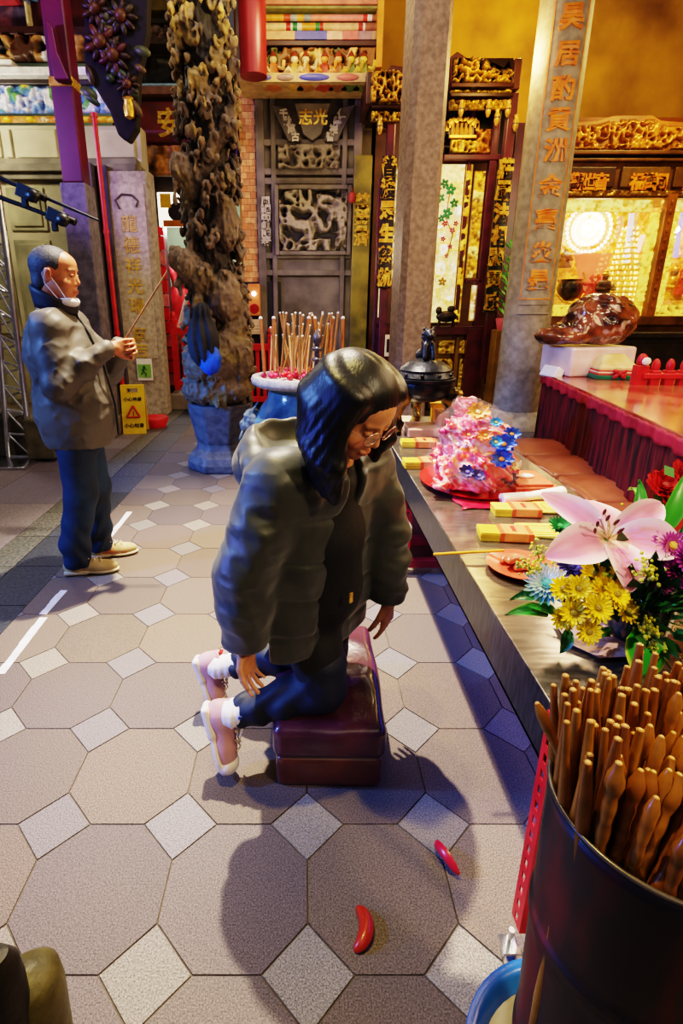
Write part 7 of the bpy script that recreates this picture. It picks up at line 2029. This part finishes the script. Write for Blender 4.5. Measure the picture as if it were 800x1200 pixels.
for a, e, w_ in ((aR, eR, wR), (aL, eL, wL)): s.chain([ch + Vector((0, 0, .12)), a, e, w_], [.07, .055, .042, .029], k=.02)
for f_, sg in ((fR, 1), (fL, -1)): s.chain([hp + ms * sg * .07, hp.lerp(f_, .52) + ms * sg * .02 + mf * .03, f_ + Vector((0, 0, .02))], [.09, .06, .04], k=.02)
for f_ in (fR, fL): s.cap(f_ + Vector((0, 0, -.03)), f_ + mf * .14 + Vector((0, 0, -.045)), .035, .028, k=.02)
head_sdf(s, MHm, ms_, False)
# hands folded round the stick
hand(s, wR + Vector((.015, .02, .0)), (.8, .45, .12), (-.1, 1, -.1), 1.25, 1.0, thumb=-1)
hand(s, wL + Vector((.015, -.02, .0)), (.85, -.45, .12), (-.1, -1, -.1), 1.2, 1.0, thumb=1)
attach(s.build('body', M_skin, None, face_paint(MHm.inverted(), ms_, False), smooth_it=1), man)
# cropped greying hair
s = SDF((-1.34, 2.6, 1.46), (-1.05, 2.88, 1.74), .0045)
s.ell((0, -.018 * ms_, .038 * ms_), [.0785 * ms_, .0935 * ms_, .0815 * ms_], M=MHm, k=0); s.ell((0, -.055, -.03), (.066, .055, .07), M=MHm, k=.02)
s.ell((0, .1, .0), (.1, .062, .098), M=MHm, k=.01, mode='s')
for sx_ in (-1, 1): s.ell((sx_ * .082, .0, -.02), (.03, .034, .05), M=MHm, k=.008, mode='s')
s.ell((0, .03, -.11), (.12, .1, .075), M=MHm, k=.012, mode='s')
s.disp(lambda x, y, z: .0015 * (vnoise(x * 220, y * 220, z * 220, 5) - .5))
attach(s.build('hair', mat('cropped_grey_hair', '#1c1c24', '#3c3c46', 90, .6, bump=.3, bscale=200), None), man)
# mask pulled under the chin with ear loops
s = SDF((-1.25, 2.6, 1.38), (-1.0, 2.88, 1.58), .0045)
s.ell((0, .045, -.118), (.058, .062, .03), M=MHm, k=0); s.ell((0, .03, -.085), (.052, .056, .036), M=MHm, k=.008, mode='s')
mk = attach(s.build('face_mask', mat('mask_white', '#d8d8e0', '#f0f0f6', 16, .7), None), man)
b = MB()
for sx_ in (-1, 1):
    P3 = [(sx_ * .058, .06, -.1), (sx_ * .078, .035, -.05), (sx_ * .088, .0, .0), (sx_ * .09, -.014, .022), (sx_ * .086, -.03, .0), (sx_ * .08, -.02, -.045), (sx_ * .062, .03, -.11)]
    b.tube([MHm @ Vector(q) for q in P3], .0022, 6)
q = b.build('ear_loop', mat('mask_white'), mk, smooth=60); q.matrix_parent_inverse = Matrix.Identity(4)
# jacket
s = SDF((-1.47, 2.4, .66), (-.84, 3.12, 1.48), .0062)
s.chain([Vector((-1.235, 2.77, 1.3)), Vector((-1.2, 2.77, 1.1)), Vector((-1.185, 2.77, .9)), Vector((-1.18, 2.77, .80))], [.135, .165, .175, .175], k=.03)
s.ell(Vector((-1.185, 2.77, .92)), (.205, .19, .24), k=.05); s.ell(Vector((-1.21, 2.77, 1.2)), (.185, .19, .17), k=.05)
s.chain([aR, Vector((-1.22, 2.77, 1.36)), aL], [.085, .09, .085], k=.03)
s.chain([aR, aR.lerp(eR, .5), eR, eR.lerp(wR, .5), wR], [.08, .076, .072, .06, .046], k=.04); s.chain([aL, aL.lerp(eL, .5), eL, eL.lerp(wL, .5), wL], [.085, .082, .076, .065, .05], k=.03)
s.box(Vector((-1.185, 2.77, .64)), (.3, .3, .095), k=.006, mode='s', rd=.005)
s.disp(lambda x, y, z: .008 * (fbm(x * 7 + z * 5, y * 7, z * 5 - x * 3, 3, 44) - .5) + .012 * (.5 - ridged(x * 8 + z * 10, y * 6, z * 7 - x * 9, 2, 63) ** 3))
s.cap(nk + Vector((.02, 0, .06)), nk + Vector((.0, 0, -.02)), .068, .06, k=.01, mode='s')
M_jk = mat('grey_brown_shell', '#433e39', '#5a544c', 5, .55, bump=.15, bscale=24)
attach(s.build('jacket', M_jk, None, smooth_it=2), man)
# raised dark collar
b = MB(); n = 26
def colr(u, v):
    a = R(-170 + u * 340); r = .082 + .012 * v; base = nk + Vector((.012, 0, -.03)); z = v * (.075 - .03 * math.cos(a)) + .01
    p = base + mf * (r * 1.12 * math.cos(a)) - ms * (r * math.sin(a)); return (p.x, p.y, p.z + z - .02 * math.cos(a))
b.grid(n, 5, colr); attach(b.build('collar', mat('dark_collar', '#10121a', '#22242e', 8, .6), None, smooth=60, solid=.009), man)
# zip line and seam piping
b = MB(); pts_ = [nk + mf * .1 + Vector((0, 0, -.03)), Vector((-1.055, 2.735, 1.3)), Vector((-.995, 2.72, 1.15)), Vector((-.965, 2.73, .95)), Vector((-.968, 2.74, .79))]
b.tube(pts_, .006, 8); attach(b.build('zip', mat('zip_black'), None, smooth=60), man)
# jeans
s = SDF((-1.5, 2.48, .03), (-.88, 3.08, .95), .0065)
s.ell(hp + Vector((0.01, 0, -.1)), (.13, .15, .13), k=0)
for f_, sg in ((fR, 1), (fL, -1)):
    kn = hp.lerp(f_, .52) + ms * sg * .02 + mf * .03
    s.chain([hp + ms * sg * .08 + Vector((0.01, 0, -.09)), kn, f_ + Vector((0, 0, .12)), f_ + Vector((.0, 0, .02))], [.1, .085, .078, .076], k=.03)
s.disp(lambda x, y, z: .005 * np.sin(z * 46 + 4 * np.sin(x * 18 + y * 13)) * np.clip((.5 - z) * 3, .15, 1) + .008 * (fbm(x * 9, y * 9, z * 6, 2, 3) - .5))
s.box(Vector((-1.2, 2.8, .03)), (.4, .4, .022), rd=.002, k=.004, mode='s')
attach(s.build('jeans', mat('blue_denim', '#0a1c34', '#13304e', 8, .75, bump=.2, bscale=90), None), man)
M_tan = mat('tan_suede', '#a8905c', '#c8b080', 12, .7); M_tans = mat('sand_sole', '#c8b48c', '#e0d0ac', 10, .5)
for f_, dv in ((fR, mf), (fL, (mf + Vector((0, .12, 0))).normalized())):
    h0 = f_ - dv * .075; h0.z = .006; shoe(h0, h0 + dv * .285, (0, 0, 1), 'shoe', None, man, M_tan, M_tans)
# wristwatch strap
b = MB(); wd_ = (wR - eR).normalized(); b.cyl(wR - wd_ * .004, wR + wd_ * .024, .036, .034, seg=24); attach(b.build('watch', mat('watch_black', '#0c0c0e', '#1e1e22', 10, .3), None, smooth=50), man)
# the stick he holds
b = MB(); q0, q1 = at(140, 408, 2.74), at(196, 318, 2.80); b.col('#8a5a2a'); b.cyl(q0 + (q0 - q1) * .12, q1, .0042, seg=8); b.col('#3a2a20'); b.cyl(q1, q1 + (q1 - q0) * .02, .0046, seg=8)
o = b.build('incense_stick', mat('incense'), None, smooth=60)
me_ = o.data; org = (q0 + q1) / 2; me_.transform(Matrix.Translation(-org)); o.location = org
tag(o, 'single long brown incense stick held up in the hands of the standing man', 'incense stick')
# ------------------------------------------------------------------ light
def spot(name, loc, target, energy, color, size=R(60), blend=.4, rad=.1):
    l = bpy.data.lights.new(name, 'SPOT'); l.energy = energy; l.color = color; l.spot_size = size; l.spot_blend = blend; l.shadow_soft_size = rad
    o = bpy.data.objects.new(name, l); col.objects.link(o); o.location = loc
    o.rotation_euler = (Vector(target) - Vector(loc)).to_track_quat('-Z', 'Y').to_euler(); return o


def area(name, loc, target, energy, color, sx, sy):
    l = bpy.data.lights.new(name, 'AREA'); l.shape = 'RECTANGLE'; l.size = sx; l.size_y = sy; l.energy = energy; l.color = color
    o = bpy.data.objects.new(name, l); col.objects.link(o); o.location = loc
    o.rotation_euler = (Vector(target) - Vector(loc)).to_track_quat('-Z', 'Y').to_euler(); return o


def pt_(name, loc, energy, color, rad=.15):
    l = bpy.data.lights.new(name, 'POINT'); l.energy = energy; l.color = color; l.shadow_soft_size = rad
    o = bpy.data.objects.new(name, l); col.objects.link(o); o.location = loc; return o


WARM = (1, .72, .38); AMB = (1, .6, .2); WHITE = (1, .9, .76); BLUE = (.22, .35, 1); VIO = (.5, .35, 1)
# lamp behind the worshippers, slightly left, casting long shadows towards the camera
dA = Vector((.07, -.38, -.74))
pA = Vector((-.1, 1.3, .8)) - dA * 5.2
spot('lamp_rear', pA, (-.1, 2.5, 0), 2000, (1, .84, .62), R(58), 1, .05)
pB = Vector((.13, 1.3, 1.2)) - Vector((.245, .05, -1.2)) * 2.9
spot('lamp_overhead', pB, (.3, 1.4, 0), 330, (1, .76, .25), R(44), .7, .05)
spot('lamp_blue', (-4.6, 1.2, 3.0), (-.2, 2.5, .9), 760, (.16, .34, 1), R(50), .6, .12)
spot('lamp_blue_low', (-2.4, .9, .75), (.9, 1.3, .05), 90, (.12, .2, 1), R(60), .7, .1)
area('fill_under_table', (.86, 1.75, .5), (.86, 1.75, 0), 3.2, (.05, .16, 1), .2, 1.9)  # added blue fill to tint the shade under the table, no real fixture
spot('lamp_violet', (-4.5, 3.2, 3.6), (-1.8, 6.0, 3.4), 380, (.4, .28, 1), R(46), .5, .1)
spot('lamp_blue_column', (-3.4, 3.0, 1.3), (-.8, 4.9, .4), 300, (.08, .28, 1), R(40), .5, .1)
area('fill_front', (1.0, -1.2, 3.4), (.2, 2.2, .6), 10, (1, .84, .66), 2.5, 2.0)
area('fill_hall', (-.4, 3.9, 4.9), (-.4, 4.4, 0), 48, (1, .82, .72), 3, 2.4)
area('fill_right', (3.8, 2.2, 3.2), (1.2, 3, .7), 70, (1, .68, .38), 2, 2)
pt_('shrine_glow', (2.0, 5.9, 3.6), 42, AMB); pt_('hall_glow', (4.4, 6.4, 4.3), 120, (1, .68, .2)); pt_('hall_glow_high', (2.9, 8.2, 4.9), 90, (1, .68, .2))
pt_('panel_glow', (.0, 6.1, 4.2), 24, WARM); pt_('panel_glow_low', (.2, 6.3, 2.0), 14, (1, .8, .6)); pt_('door_glow', (-1.9, 9.0, 2.6), 60, (1, .9, .8)); pt_('left_glow', (-3.9, 6.2, 3.3), 60, (1, .9, .7))
pt_('niche_lamp', (XA(706, 300), YA + .3, ZA(262)), 14, (1, .75, .35), .05); pt_('niche_lamp_right', (XA(820, 300), YA + .3, ZA(262)), 12, (1, .7, .4), .05)
spot('fill_column', (.6, 3.2, 3.4), (-.7, 4.8, 3.9), 130, (1, .8, .35), R(40), .6)  # added yellow fill to brighten the upper dragon column
spot('fill_sticks', (1.7, -.4, 2.5), (.65, .95, .9), 95, (1, .76, .44), R(46), .7, .1)  # added warm fill that brightens the sticks and the bouquet
pt_('table_glow', (2.0, 3.4, 2.2), 26, (1, .7, .42))
wd = bpy.data.worlds.new('world'); bpy.context.scene.world = wd; wd.use_nodes = True
wd.node_tree.nodes['Background'].inputs[0].default_value = (.5, .42, .45, 1); wd.node_tree.nodes['Background'].inputs[1].default_value = .09
vs_ = bpy.context.scene.view_settings
vs_.view_transform = 'Filmic'; vs_.look = 'High Contrast'; vs_.exposure = .75
